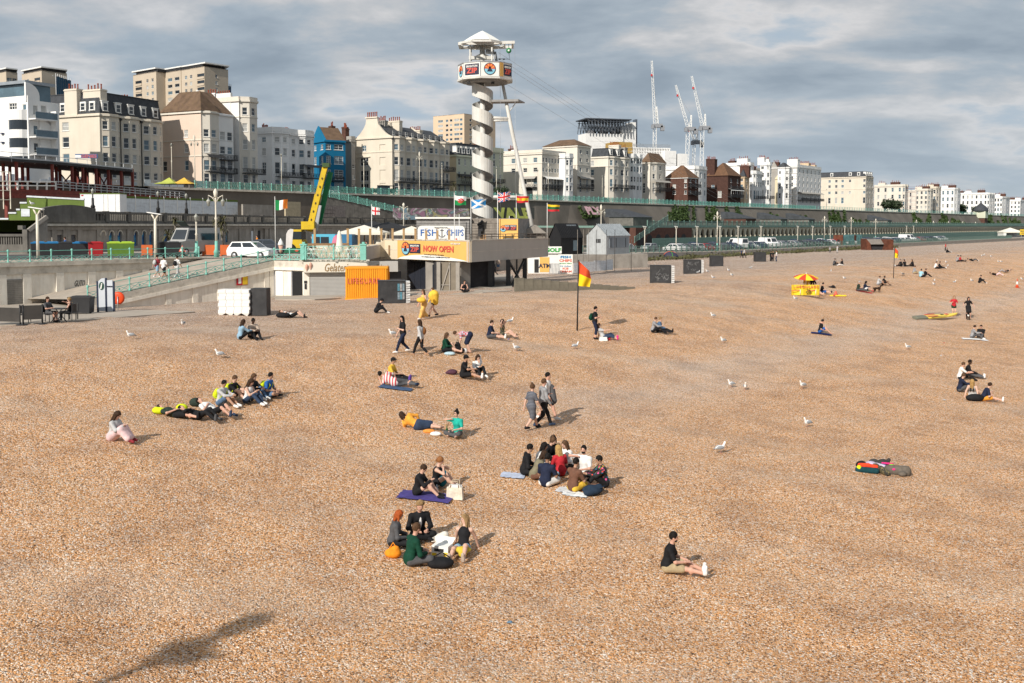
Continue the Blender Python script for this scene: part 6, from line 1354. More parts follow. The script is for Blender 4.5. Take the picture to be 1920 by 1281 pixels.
# street furniture, vehicles, beach gear
rust=mat('rust_plate',(.13,.045,.025),rough=.9,var=.4,scale=1.5);blkb=mat('black_board',(.035,.035,.037),rough=.6,var=.3,dirt=.35,dirtc=(.09,.09,.09));chalk=mat('chalk_line',(.28,.28,.28),var=.3)
og=mat('container_orange',(.78,.32,.015),rough=.6,var=.06,dirt=.2,dirtc=(.5,.22,.03));tyre=mat('tyre',(.02,.02,.02),rough=.8,var=.2);rim=mat('rim',(.45,.45,.46),rough=.35,metal=.5)
def at(px,Y,z):return Vector((*XY(px,Y),z))
p=G(648,562);k=p.y/FPX;o=thing('container','bright orange corrugated container lettered LIFEGUARD in front of the gelato shop','container',p,R(4));Lc,Dc,Hc=2.95,2.6,2.3
MB().bb((0,0,0),(Lc,Dc,Hc)).put('body',og,o)
for i in range(19):MB().box((.1+i*.152,-.02,Hc/2),(.085,.06,Hc-.2)).put('rib',og,o)
for z in(.05,Hc-.05):MB().bb((-.04,-.07,z-.05),(Lc+.04,-.001,z+.05)).put('rail',og,o)
letter('lifeguard',mat('letter_red',(.62,.13,.08),var=.05),o,(1.32,-.09,Hc*.58),0,h=.40,w=2.3)
for y in(.5,1.3,2.1):MB().bb((Lc+.001,y-.03,.1),(Lc+.05,y+.03,Hc-.1)).put('door_bar',og,o)
def sbox(px,py,w,d,h,rz,label,scr=0,info=False,zig=True):
 p=G(px,py);o=thing('storage_box',label,'storage box',p,R(rz),'black storage boxes on the shingle');MB().bb((0,0,-.1),(w,d,h)).put('body',blkb,o);MB().bb((-.03,-.03,h),(w+.03,d+.03,h+.04)).put('lid',blkb,o)
 if scr:
  b=MB();r_=random.Random(scr)
  for i in range(16):
   x,z=r_.uniform(.2,w-.3),r_.uniform(.25,h-.25);b.tube([(x+q*.06*r_.uniform(.5,1.5),-.015,z+r_.uniform(-.16,.16))for q in range(5)],.012,4)
  b.put('chalk_scribble',chalk,o)
 MB().bb((w+.001,.05,-.05),(w+.03,d-.05,h-.05)).put('side_panel',mat('grey_panel',(.12,.12,.125),var=.2),o)
 if info:
  for i in range(3):
   for j in range(2):MB().bb((w*.72+i*w*.09,-.03,.25+j*.55),(w*.72+i*w*.09+w*.075,-.005,.72+j*.55)).put('notice',mat('notice_%d'%((i+j)%3),[(.2,.26,.3),(.10,.25,.32),(.3,.3,.3)][(i+j)%3],var=.5,scale=12),o)
 if zig:
  for i in range(9):MB().add([(w+.05,-.05,i*h/9),(w+.33,.1-.03*(i%2),i*h/9+.03),(w+.36,d*.8,i*h/9+.03),(w+.05,d,i*h/9),(w+.05,-.05,(i+.85)*h/9),(w+.31,.1,(i+.85)*h/9),(w+.33,d*.8,(i+.85)*h/9),(w+.05,d,(i+.85)*h/9)],[(0,1,5,4),(1,2,6,5),(2,3,7,6),(4,5,6,7),(3,2,1,0)]).put('slat',whitep,o)
 return o
sbox(709,569,1.75,1.3,1.42,8,'black storage box with blue notices beside the orange container',0,True)
sbox(1219,531,1.75,1.2,1.5,-6,'chalk scribbled storage box nearest of the row on the shingle',3);sbox(1283,514,1.75,1.2,1.5,-4,'chalk scribbled storage box second of the row',5);sbox(1333,500,1.75,1.2,1.5,0,'plain black storage box third of the row',0,False,False);sbox(1416,491,1.75,1.2,1.5,0,'plain black storage box farthest along, by the huddle of people',0,False,False)
p=G(414,590);o=thing('barrier_stack','stack of white moulded barriers with a black board at its right end','barriers',p,R(-3));w=1.9
for i in range(4):
 b=MB();x0=i*.45
 for j in range(7):b.box((x0+.23+.04*(j%2),.02*(j%2),.22+j*.19),(.43,1.0,.185))
 b.add([(x0,-.5,.13),(x0+.45,-.5,.13),(x0+.22+(.1 if i%2 else-.1),-.45,-.06),(x0,.5,.13),(x0+.45,.5,.13),(x0+.22,.45,-.06)],[(0,2,1),(3,4,5),(0,3,5,2),(1,2,5,4)]);b.put('barrier',whitep,o)
MB().bb((1.85,-.3,-.02),(2.75,.5,1.52)).put('black_board',blkb,o)
navyp=mat('navy_post',(.02,.03,.06),rough=.5)
p=G(184,587);o=thing('information_sign','tall pale information sign with curved top and navy posts','sign',p,R(-6));k=p.y/FPX
sgp=mat('sign_pale',(.50,.53,.57),rough=.5,var=.05)
for x in(0,17,32):MB().bb((x*k-.05,-.05,0),(x*k+.05,.05,(66 if x==17 else 60)*k)).put('post',navyp,o)
MB().plate([(2*k,.12),(15*k,.12),(15*k,66*k),(8*k,65*k),(2*k,60*k)],(0,0,0),(1,0,0),.06).put('panel',sgp,o);MB().plate([(19*k,.12),(30*k,.12),(30*k,62*k),(19*k,62*k)],(0,0,0),(1,0,0),.06).put('panel',sgp,o)
i_=put('roundel',MB().lathe([(0,0),(5*k,0),(5*k,.02)],n=20).mesh('roundel',mat('sign_green',(.02,.07,.05))),o,(8.5*k,-.035,51*k));i_.rotation_euler=(R(90),0,0);i_.scale=(1,1.5,1);letter('i',wht,o,(8.5*k,-.07,51*k),0,h=.36);letter('dest',navyp,o,(24.5*k,-.05,50*k),0,h=.08,w=.34)
p=G(222,583);o=thing('lifebuoy','orange lifebuoy housing on a grey post beside the ramp','lifebuoy',p);k=p.y/FPX;l_=put('ring',MB().lathe([(.0,-.06),(.36,-.1),(.42,-.03),(.42,.05),(.3,.1),(0,.1)],n=20).mesh('ring',mat('buoy_orange',(.70,.07,.015),rough=.45,var=.08)),o,(0,0,24*k));l_.rotation_euler=(R(90),0,0);MB().tube([(.02,-.13,0),(.02,-.13,34*k*.8)],.035,8).put('post',steelm,o)
def chair_b(px,py,rz,label):
 o=thing('black_chair',label,'chair',G(px,py),R(rz),'black cafe chairs by the apron')
 b=MB().bb((-.22,-.22,.43),(.22,.22,.47));b.put('seat',black,o);MB().bb((-.22,.2,.5),(.22,.24,.92)).put('backrest',black,o)
 for x in(-.2,.2):
  for y in(-.2,.2):MB().tube([(x,y,0),(x,y,.45 if y<0 else.55)],.02,5).put('leg',black,o)
chair_b(89,604.5,90,'black cafe chair under the person in brown');chair_b(132,602.5,-95,'black cafe chair under the person in black vest');chair_b(48,606,100,'empty black cafe chair behind the dark fabric screen');chair_b(138,600,-60,'empty black cafe chair behind the person in black vest')
o=thing('cafe_table','small folding black cafe table between the two seated drinkers','table',G(110,605));MB().bb((-.36,-.36,.71),(.36,.36,.75)).put('tabletop',black,o);b=MB()
for y in(-.3,.3):b.bar((-.3,y,0),(.3,y,.71),.035).bar((.3,y,0),(-.3,y,.71),.035)
b.put('leg_frame',black,o)
for x0,x1,y_,lb in((-30,38,612,'dark fabric screen with worn lower edge at the far left'),(44,80,610,'dark grey fabric screen beside the cafe table')):
 p,q_=G(x0,y_),G(x1,y_-2);o=thing('fabric_screen',lb,'screen',p);d=q_-p;a=math.atan2(d.y,d.x);MB().bb((0,-.01,.28),(d.length,.01,1.0)).put('fabric',mat('screen_cloth',(.05,.046,.042),var=.25),o,(0,0,0),a)
 for f in(0,1):MB().tube([(0,0,0),(0,0,1.05)],.03,6).lathe([(.22,0),(.2,.04),(0,.05)],n=12).put('stand',black,o,d*f)
def bin_(px,Y,z,w,d,h,label,body,lid,rz=0,grp='wheeled bins behind the promenade railing',loc=None):
 o=thing('wheeled_bin',label,'bin',loc or at(px,Y,z),R(rz),grp);MB().box((0,0,h*.5+.08),(w*.92,d*.9,h-.1),taper=1.08).put('body',body,o);MB().box((0,0,h+.06),(w*1.02,d*1.02,.1)).box((0,0,h+.14),(w*.8,d*.9,.07),taper=.8).put('lid',lid,o)
 for x in(-.4,.4):MB().box((w*x,0,.08),(.08,.16,.16)).put('wheel',tyre,o)
bk,bl,gn,lmn,rd_=mat('bin_black',(.03,.03,.032),rough=.5,var=.2),mat('bin_blue',(.02,.16,.36),rough=.5),mat('bin_green',(.10,.19,.03),rough=.5,var=.15),mat('bin_lime',(.34,.50,.04),rough=.5),mat('bin_red',(.34,.015,.02),rough=.5)
bin_(0,0,0,1.35,.8,1.0,'black wheeled bin beside the cafe chairs',bk,bk,0,None,G(153,590))
for px,b_,l_,lb in((72,bk,bl,'black bin with blue lid, leftmost behind the railing'),(98,bk,bl,'black bin with blue lid beside the leftmost bin'),(124,bk,bk,'all black bin between the blue lidded ones'),(150,bk,bl,'black bin with blue lid next to the red bin'),(179,rd_,rd_,'dark red bin behind the promenade railing'),(214,gn,lmn,'green bin with lime lid beside the red bin'),(237,gn,lmn,'green bin with lime lid, right of the first green one'),(304,bk,bk,'black bin under the warning triangle'),(325,bk,bk,'black bin right of the one under the warning triangle')):bin_(px,83,5.35,1.15,.95,1.15,lb,b_,l_,20)
def cone_(loc,h,label):
 o=thing('traffic_cone',label,'traffic cone',loc);cr=mat('cone_red',(.62,.08,.02),rough=.5,var=.05);MB().bb((-.22,-.22,0),(.22,.22,.05)).put('base',cr if h>.85 else black,o);r=lambda f:.17*(1-f)+.03*f
 for a,b_,m_ in((.05,.34,cr),(.34,.68,wht),(.68,1,cr)):MB().lathe([(r(a),a*h),(r(b_),b_*h)],n=12).put('band',m_,o)
cone_(G(551,552),.8,'orange and white traffic cone by the dark doorway');cone_(G(1907,539.5),1.0,'red and white traffic cone alone on the far right shingle')
def bflag(px,py,ytop,x1,y0,y1,label):
 p=G(px,py);k=p.y/FPX;o=thing('beach_flag',label,'flag',p);H=(py-ytop)*k;MB().tube([(0,0,-.2),(4*k*(H/6),.1,H)],[.045,.035],8).put('pole',black,o);w=(x1-px-4)*k;b=MB();n=14;V=[]
 for i in range(n+1):
  u=i/n
  for j in range(n+1):v=j/n;V.append((4*k*(H/6)-(1-v)*0-v*.0+w*u*(1-.3*abs(v-.55)),.12*math.sin(u*6+v*3),H-.05-(y1-y0)*k*(v*(.98-.25*u)+u*(.72-.18*v)*.55)))
 b.v=V
 for i in range(n):
  for j in range(n):a=i*(n+1)+j;b.f.append((a,a+n+1,a+n+2,a+1));b.m.append(0 if j<n/2 else 1);b.sm.append(True)
 b.put('flag',[fc('beach_red',(.55,.07,.02)),fc('beach_yellow',(.80,.52,.01))],o)
bflag(1082,620,487,1110,488,536,'red over yellow beach flag on a tall black pole near the middle of the beach');bflag(1675,522,463,1686,463,483,'small red over yellow beach flag on a black pole far along the beach')
o=thing('golf_kiosk','white kiosk with green GOLF lettering and yellow board under the deck end','kiosk',at(990,122,2.1));k=122/FPX
MB().bb((0,0,0),(62*k,3,38*k)).put('body',whitep,o);MB().bb((-.1,-.25,38.2*k),(63*k,.1,51*k)).put('fascia',wht,o);letter('golf',mat('letter_green',(.02,.30,.05),var=0),o,(47*k,-.27,44.5*k),0,h=8*k,w=30*k);MB().bb((22*k,-.05,3*k),(40*k,-.002,31*k)).put('yellow_board',gold,o);letter('atm',navy,o,(31*k,-.07,15*k),0,h=8*k);MB().bb((12*k,-.04,2*k),(20*k,-.002,27*k)).put('hatch',darkin,o)
o=thing('menu_board','white sign board lettered FISH CHIPS and ICE CREAM in red and blue','sign',at(1047,121,2.1));k=121/FPX;MB().bb((0,-.05,.05),(27*k,.05,37*k)).put('board',wht,o)
lr,lbm,lgm=mat('letter_red',(.62,.13,.08)),mat('letter_blue',(.02,.20,.42),var=0),mat('letter_green',(.02,.30,.05))
for key,m_,z,h_,w_ in(('fish2',lbm,32,5,19),('chips2',lr,25.5,5,24),('mushy',lgm,20,2.2,23),('mr',lbm,15,2.6,20),('ice',lr,10.5,3.8,11),('cream',lr,5,4,23)):letter(key,m_,o,(13.5*k,-.065,z*k),0,h=h_*k,w=w_*k)
for x in(2,25):MB().bb((x*k,.06,-.1),(x*k+.1,.14,30*k)).put('leg',woodg,o)
o=thing('banner_fence','row of pale printed banner panels right of the FISH CHIPS sign board','fence',at(1076,121,2.2));d=at(1150,128,2.35)-o.location
for i in range(6):MB().bb((.03,0,0),(d.length/6-.03,.05,1.25+.08*(i%2))).put('panel',mat('banner_print',(.78,.79,.80),var=.3,scale=5),o,d*i/6,math.atan2(d.y,d.x))
o=thing('barrier_rack','stack of folded steel barriers leaning by the yellow board','barriers',at(1030,119.5,2.1));
for i in range(8):
 b=MB()
 for x in(0,.22):b.bar((i*.17+x*.2,x,0),(i*.17+x*.2+.08,x,1.35),.05)
 for z in(.2,.7,1.3):b.bar((i*.17,0,z),(i*.17+.05,.22,z),.04)
 b.put('barrier',steelm,o)
o=thing('barrier_trolley','trolley loaded with steel barriers pushed by the person in black','trolley',G(908,518));b=MB()
for i in range(6):b.bar((-.9+i*.1,-.1+i*.06,.2),(.1+i*.1,-.1+i*.06,1.45),.05).bar((-.5+i*.1,-.1+i*.06,.15),(.5+i*.1,-.1+i*.06,1.4),.05)
b.put('barrier',steelm,o);MB().bb((-.9,-.3,.12),(.9,.35,.2)).put('bed',black,o)
for x in(-.6,.6):put('wheel',MB().lathe([(0,-.05),(.14,-.05),(.14,.05),(0,.05)],n=10).mesh('wheel',tyre),o,(x,-.3,.13)).rotation_euler=(R(90),0,0)
def hut2(label,px0,pc,px1,Y,yb,ye,yr,m,mr,ribs=True):
 o=thing('gabled_hut',label,'hut',at(pc,Y,ZP(yb,Y)),math.atan2(1,uof(2300)));k=Y/FPX;Wd=(pc-px0)*k/.86;L=(px1-pc)*k/.60;he,hr=(yb-ye)*k,(yb-yr)*k;b=MB()
 b.add([(0,0,0),(0,Wd,0),(0,Wd,he),(0,Wd/2,hr),(0,0,he),(L,0,0),(L,Wd,0),(L,Wd,he),(L,Wd/2,hr),(L,0,he)],[(4,3,2,1,0),(5,6,7,8,9),(0,5,9,4),(1,2,7,6)]);b.put('wall',m,o)
 r_=MB();r_.add([(-.15,-.15,he-.05),(L+.1,-.15,he-.05),(L+.1,Wd/2,hr+.06),(-.15,Wd/2,hr+.06),(L+.1,Wd+.15,he-.05),(-.15,Wd+.15,he-.05)],[(0,1,2,3),(3,2,4,5)])
 for i in range(14):x=-.1+(L+.1)*i/13;r_.bar((x,-.15,he),(x,Wd/2,hr+.1),.05)
 r_.put('roof',mr,o)
 for i in range(12):y=Wd*(i+.5)/12;MB().bb((-.03,y-.02,0),(-.001,y+.02,he+(hr-he)*(1-abs(y-Wd/2)/(Wd/2))-.05)).put('batten',m,o)
 return o,L,Wd,he,hr
hb_=mat('hut_black',(.014,.014,.016),rough=.7,var=.2);hg_=mat('hut_grey',(.42,.44,.45),rough=.6,var=.1,dirt=.2);hr_=mat('hut_zinc',(.34,.37,.39),rough=.45,metal=.3)
o,L,Wd,he,hr=hut2('black timber gabled hut with pale rooflight left of the grey hut',1030,1052,1098,134,482,446,420,hb_,hb_);MB().bb((L*.55,-.03,he*.3),(L*.75,-.005,he*.85)).put('window',glassb,o);MB().add([(L*.45,.5,he+.45),(L*.9,.5,he+.45),(L*.9,Wd*.42,hr-.1),(L*.45,Wd*.42,hr-.1)],[(0,1,2,3)]).put('rooflight',hr_,o)
o,L,Wd,he,hr=hut2('pale grey gabled hut with a long shuttered opening',1100,1138,1190,136,478,442,421,hg_,hr_);MB().bb((L*.1,-.06,he*.35),(L*.95,-.004,he*.9)).put('shutter',mat('hut_shutter',(.24,.27,.30),rough=.5,var=.1),o)
for f in(.15,.38,.8):MB().bb((L*f,-.08,he*.38),(L*f+.12,-.062,he*.86)).put('dark_gap',darkin,o)
MB().bb((-.03,Wd*.3,he*.62),(-.002,Wd*.52,he*.82)).put('window',darkin,o)
o=thing('hut_plinth','low grey wall carrying the two gabled huts','wall',at(1030,131,1.9));d=at(1215,140,0)-at(1030,131,0);MB().bb((0,0,0),(d.length,12,2.15)).put('wall_face',conc,o,(0,0,0),math.atan2(d.y,d.x)*1.0)
for i,px in enumerate((1083,1094,1104,1118,1137,1153,1184)):tag(MB().tube([(0,0,0),(0,0,5.2 if px!=1184 else 4)],.035,6).put('net_post',woodg,None,at(px,124,2.3)),'thin net post %s'%['before the black hut corner','before the gap between the huts','at the left end of the grey hut','below the small window of the grey hut','at the near corner of the grey hut','before the shuttered opening','right of the grey hut, shorter'][i],'post','thin posts before the gabled huts')
p,q_=G(965,547),G(1190,541);gy_=thing('groyne','weathered timber and concrete groyne sinking into the shingle right of the deck','groyne',p);d=q_-p;n=14
for i in range(n):
 a=d*i/n;h0=1.0*(1-i/n)+.05;MB().bb((.01,-.14,-.4),(d.length/n-.01,.14,h0)).put('plank',mat('groyne_wood',(.19,.17,.13),var=.35,scale=1.5,dirt=.5,dirtc=(.08,.075,.06)),gy_,a,math.atan2(d.y,d.x))
p=G(1625,469);o=thing('rust_sculpture','rusty steel shelter of two wedges with a dark middle on the upper beach','sculpture',p);k=p.y/FPX
MB().add([(0,0,0),(9*k,0,0),(7*k,0,12*k),(-1*k,0,21*k),(0,4,0),(9*k,4,0),(7*k,4,12*k),(-1*k,4,21*k)],[(0,1,2,3),(7,6,5,4),(3,2,6,7),(1,5,6,2),(0,3,7,4)]).put('left_wedge',rust,o);MB().add([(32*k,-.5,0),(50*k,0,0),(50*k,0,20*k),(37*k,-.5,20*k),(32*k,4,0),(50*k,4,0),(50*k,4,20*k),(37*k,4,20*k)],[(0,1,2,3),(7,6,5,4),(3,2,6,7),(1,5,6,2),(0,3,7,4)]).put('right_wedge',rust,o)
MB().bb((8*k,1,0),(34*k,3,10.5*k)).put('dark_bench',darkin,o);MB().add([(7*k,.3,10.6*k),(33*k,.3,10.6*k),(36*k,3.5,20*k),(10*k,3.5,20*k)],[(0,1,2,3)]).put('canopy',woodg,o)
o=thing('marquee','white marquee with peaked roof at the far right of the promenade','marquee',at(1894,470,2.4));b=MB();hw=4.6;b.add([(-hw,-3,2.6),(hw,-3,2.6),(hw,3,2.6),(-hw,3,2.6),(0,0,4.6)],[(0,1,4),(1,2,4),(2,3,4),(3,0,4)]).bb((-hw,-3,2.2),(hw,3,2.59));b.put('roof',canv,o);MB().bb((-hw+.2,-2.8,0),(-hw+1.5,2.8,2.2)).bb((0,2,0),(hw,2.8,2.2)).put('side_wall',wht,o)
o=thing('yellow_sign','yellow sign lettered BEACH LAND cut by the right edge of the photo','sign',at(1913,430,2.6));MB().bb((0,0,1.4),(5,.2,3.7)).put('board',mat('sign_yellow',(.75,.5,.03)),o);letter('bea',navy,o,(1.6,-.02,2.55),0,h=1.5,w=2.8);MB().bb((.5,0,0),(.7,.15,1.4)).put('leg',steelm,o)
p=G(1257,486);o=thing('dome_tent','dark dome tent with pink and green edging by the beach wall','tent',p);b=MB().lathe([(1.55,0),(1.45,.5),(1.05,.98),(.5,1.25),(0,1.32)],n=14);b.put('flysheet',mat('tent_navy',(.04,.04,.07)),o)
for a,m_ in((.3,lr),(1.7,mat('tent_green',(.06,.28,.04)))):MB().tube([(1.57*math.cos(t_)*math.cos(a),1.57*math.cos(t_)*math.sin(a),1.36*math.sin(t_))for t_ in np.linspace(0,math.pi,14)],.05,6).put('pole_sleeve',m_,o)
def lamp_y(px,Y,z,ytop,label,grp='white forked lamp posts',tk=1.0):
 H=ZP(ytop,Y)-z;o=thing('street_lamp',label,'lamp post',at(px,Y,z),0,grp);MB().tube([(0,0,0),(0,0,H*.86)],[.13*tk,.10*tk],10).tube([(0,0,H*.83),(-.28*tk,0,H*.97)],.07*tk,6).tube([(0,0,H*.83),(.3*tk,0,H*.97)],.07*tk,6).put('post',cream_post,o);MB().box((-.05,0,H*.985),(1.15*tk,.4*tk,.07),ry=R(9)).put('lamp_head',whitep,o)
lamp_y(70,79,5.4,389,'white forked lamp post with a gull on it at the left');lamp_y(291,82,5.35,399,'white forked lamp post before the campervan')
for i,(px,Y)in enumerate([(1209,176),(1268,184),(1307,192),(1350,200),(1384,210),(1427,222),(1496,250),(1524,262),(1557,275),(1584,290),(1700,370),(1713,385),(1734,410),(1767,450),(1797,480),(1822,510),(1848,545),(1867,570)]):lamp_y(px,Y,3.0,423+(8-3.0-4.9)*FPX/Y,'slim cream lamp post, %s along the far car park railing'%['first','second','third','fourth','fifth','sixth','seventh','eighth','ninth','tenth','eleventh','twelfth','thirteenth','fourteenth','fifteenth','sixteenth','seventeenth','eighteenth'][i],'slim lamp posts along the car park',.6)
def lamp_o(px,Y,z,ytop,label,arms=2,bm=None,grp='ornate lamp standards'):
 H=ZP(ytop,Y)-z;o=thing('ornate_lamp',label,'lamp post',at(px,Y,z),0,grp);MB().lathe([(.24,0),(.22,.5),(.26,.55),(.14,.8),(.13,1.5)],n=10).put('base',bm or turq,o);MB().lathe([(.11,1.5),(.08,H*.55),(.13,H*.57),(.07,H*.6),(.07,H*.84),(.1,H*.86)],n=8).put('post',black if bm is black else cream_post,o)
 lm=lambda x,zt:MB().lathe([(0,0),(.1,.02),(.19,.42),(.21,.46),(.1,.58),(.02,.72),(0,.74)],(x,0,zt),n=6).put('lantern',mat('lantern_glass',(.36,.36,.32),rough=.25,var=.2),o)
 if arms==2:
  b=MB()
  for s_ in(-1,1):b.tube([(0,0,H*.8),(s_*.3,0,H*.87),(s_*.62,0,H*.9),(s_*.62,0,H*.86)],.035,6).tube([(0,0,H*.9),(s_*.22,0,H*.86),(s_*.1,0,H*.8)],.025,5)
  b.put('bracket',cream_post,o);lm(-.62,H*.86-.72);lm(.62,H*.86-.72);MB().lathe([(.06,H*.86),(.16,H*.9),(.2,H*.95),(.1,H*.98),(0,H)],n=8).put('finial',cream_post,o)
 else:lm(0,H*.86)
lamp_o(405,86,5.15,353,'ornate rusty white lamp with two lanterns at the head of the ramp');lamp_o(368,85,5.15,405,'shorter cream lamp with a single lantern on a turquoise pier',1);lamp_o(757,150,6,380,'white scrolled lamp top behind the cream parasols',2)
for i,(px,Y,yt,ar)in enumerate([(324,186,262,1),(367,192,252,2),(529,208,283,1),(683,218,296,1),(787,236,284,2),(829,244,300,1),(931,262,308,1),(1008,280,313,1),(1028,285,305,2),(1129,318,325,1),(1203,345,320,2),(1239,352,335,1),(1305,385,337,1),(1352,400,330,2),(1467,455,345,2),(1511,480,352,1),(1549,500,350,1)]):lamp_o(px,Y,14.6,yt,'ornate lamp on the cliff top road, number %s from the left'%['one','two','three','four','five','six','seven','eight','nine','ten','eleven','twelve','thirteen','fourteen','fifteen','sixteen','seventeen'][i],ar,grp='lamps along the cliff top road')
for i,(px,Y,yt)in enumerate([(1127,170,383),(1345,196,396),(1546,262,405),(1596,292,407),(1642,330,410),(1718,400,412),(1750,440,414),(1778,470,415),(1805,500,415),(1829,540,416)]):lamp_o(px,Y,3.0,yt,'ornate cream and turquoise lamp on the drive, %s east of the huts'%['first','second','third','fourth','fifth','sixth','seventh','eighth','ninth','tenth'][i],2,grp='lamps along the drive')
for i,px in enumerate((175,297,350)):lamp_o(px,on_wall(px)[0].y,9.5,360+i*4,'dark iron lamp on the stone balustrade, %s'%['by the site cabin','above the forked lamp post','above the palms'][i],1,black)
_cm={}
def paint(c):return mat('paint_%d_%d_%d'%tuple(int(x*99)for x in c),c,rough=.25,var=.03,spec=.5)
def car_mesh(kind,c):
 if(kind,c)in _cm:return _cm[(kind,c)]
 L,w,H=dict(hatch=(4.0,1.72,1.5),saloon=(4.4,1.76,1.44),van=(5.2,1.95,2.3))[kind];b=MB();g=MB()
 if kind=='van':
  lo=[(0,.35),(L,.35),(L,.95),(L-.25,1.15),(L-.95,1.25),(.03,1.25),(0,.6)];cab=[(.03,1.25),(L-.95,1.25),(L-1.5,H),(.08,H)]
 else:
  lo=[(.05,.28),(L-.05,.28),(L,.55),(L-.1,.78),(L-1.0,.95),(.12,.95),(0,.7)];cab=[(.12,.95),(L-1.0,.95),(L-1.75,H),(.75 if kind=='hatch' else 1.2,H)]
  if kind=='hatch':cab[3]=(.45,H-.03)
 def ext(m,pl,w0,w1,mi=0):
  n=len(pl);wd=lambda z:w0+(w1-w0)*(z-pl[0][1])/max(.01,max(q[1]for q in pl)-pl[0][1]);vs=[(x,-wd(z)/2,z)for x,z in pl]+[(x,wd(z)/2,z)for x,z in pl];m.add(vs,[tuple(range(n)),tuple(reversed(range(n,2*n)))]+[((i+1)%n,i,n+i,n+(i+1)%n)for i in range(n)],mi)
 ext(b,lo,w*.97,w);ext(b,cab,w*.97,w*.78)
 zs=lambda t:cab[0][1]+(H-cab[0][1])*t
 def lerp_e(t,s):return cab[0][0]+(cab[3][0]-cab[0][0])*t if s<0 else cab[1][0]+(cab[2][0]-cab[1][0])*t
 for sd in(-1,1):
  xa,xb,xc,xd=lerp_e(.12,-1),lerp_e(.12,1),lerp_e(.82,1),lerp_e(.82,-1);ya,yb=sd*(w*.97-w*.19*.12)/2*1.012,sd*(w*.97-w*.19*.82)/2*1.012
  cuts=[(0.06,.47),(.52,.93)]if kind!='van' else[(.72,.96)]
  for f0,f1 in cuts:
   q=[(xa+(xb-xa)*f0,ya,zs(.12)),(xa+(xb-xa)*f1,ya,zs(.12)),(xd+(xc-xd)*f1,yb,zs(.82)),(xd+(xc-xd)*f0,yb,zs(.82))];g.add(q,[(0,1,2,3)if sd<0 else(3,2,1,0)])
 for s in(1,-1):
  x0,x1=lerp_e(.1,s)+s*.012,lerp_e(.86,s)+s*.012;w0,w1=w*.40,w*.34;g.add([(x0,-w0,zs(.1)),(x0,w0,zs(.1)),(x1,w1,zs(.86)),(x1,-w1,zs(.86))],[(0,1,2,3)if s>0 else(3,2,1,0)])
 wh=MB().lathe([(.10,-.1),(.30,-.1),(.32,-.06),(.32,.06),(.30,.1),(.10,.1)],n=14);rm_=MB().lathe([(0,-.11),(.2,-.115),(.2,.115),(0,.11)],n=10)
 hl=MB().bb((-.03,-.16,-.07),(.03,.16,.07))
 _cm[(kind,c)]=(b.mesh('body',paint(c)),g.mesh('glazing',glassd),wh.mesh('wheel',tyre),rm_.mesh('rim',rim),hl.mesh('headlight',mat('headlamp',(.6,.62,.65),rough=.1)),L,w);return _cm[(kind,c)]
def car(loc,rz,kind,c,label,grp='cars parked along the drive'):
 B,Gm,Wh,Rm,Hl,L,w=car_mesh(kind,c);o=thing('parked_car' if kind!='van' else 'parked_van',label,'car' if kind!='van' else 'van',loc,rz,grp);put('body',B,o,(-L/2,0,0));put('glazing',Gm,o,(-L/2,0,0))
 for x in(-L*.31,L*.31):
  for y in(-w/2+.08,w/2-.08):q=put('wheel',Wh,o,(x,y,.32));q.rotation_euler=(R(90),0,0);put('rim',Rm,q)
 for y in(-w*.35,w*.35):put('headlight',Hl,o,(L/2-.04,y,.68 if kind!='van' else.85))
 return o
car(at(472,86.5,5.12),R(-14),'hatch',(.78,.78,.77),'white hatchback parked at the head of the ramp');car(at(500,98,5.2),R(10),'saloon',(.05,.06,.08),'dark saloon partly hidden behind the white hatchback')
cs_=[('white',(.75,.75,.75)),('black',(.02,.02,.022)),('silver',(.38,.39,.40)),('dark blue',(.02,.035,.09)),('grey',(.10,.10,.11)),('red',(.30,.02,.02))]
LPX=[1209,1268,1307,1350,1384,1427,1496,1524,1557,1584,1700,1713,1734,1767,1797,1822,1848,1867];ORD='first second third fourth fifth sixth seventh eighth ninth tenth eleventh twelfth thirteenth fourteenth fifteenth sixteenth seventeenth eighteenth nineteenth twentieth twenty-first twenty-second twenty-third twenty-fourth twenty-fifth twenty-sixth'.split();seen_={}
def place(t_,s_,row):
 x,y=ST(s_,t_);px=960+FPX*x/y;n=sum(q<px for q in LPX);seen_[(n,row)]=seen_.get((n,row),0)+1;return '%s right of the %s in the %s row'%((ORD+['last']*40)[seen_[(n,row)]-1],'grey gabled hut' if n==0 else ORD[n-1]+' slim lamp post',row)
for i in range(84):
 t_=168+i*(3.1 if i<60 else 6);nm,c_=cs_[(i*7+i//3)%5 if i%23!=4 else 5];kd='van' if i in(9,14,47,66)else('hatch' if i%2 else 'saloon');c_=c_ if kd!='van' else(.75,.75,.75);s_=-93.5-(i%2)*.5;car(Vector((*ST(s_,t_),road_z(t_))),math.atan2(DY,DX)+R(74+random.uniform(-4,4))+(math.pi if i%3 else 0),kd,c_,'%s %s, %s'%(nm if kd!='van' else 'white',dict(van='van',hatch='hatchback',saloon='saloon')[kd],place(t_,s_,'beach side')))
 if i%3==0:nm2,c2=cs_[(i//2*2+i//10)%5];car(Vector((*ST(s_-11,t_+1),road_z(t_)-.12)),math.atan2(DY,DX)+(math.pi if i%4 else 0),'hatch' if i%4 else 'saloon',c2,'%s car, %s'%(nm2,place(t_+1,s_-11,'board fence')))
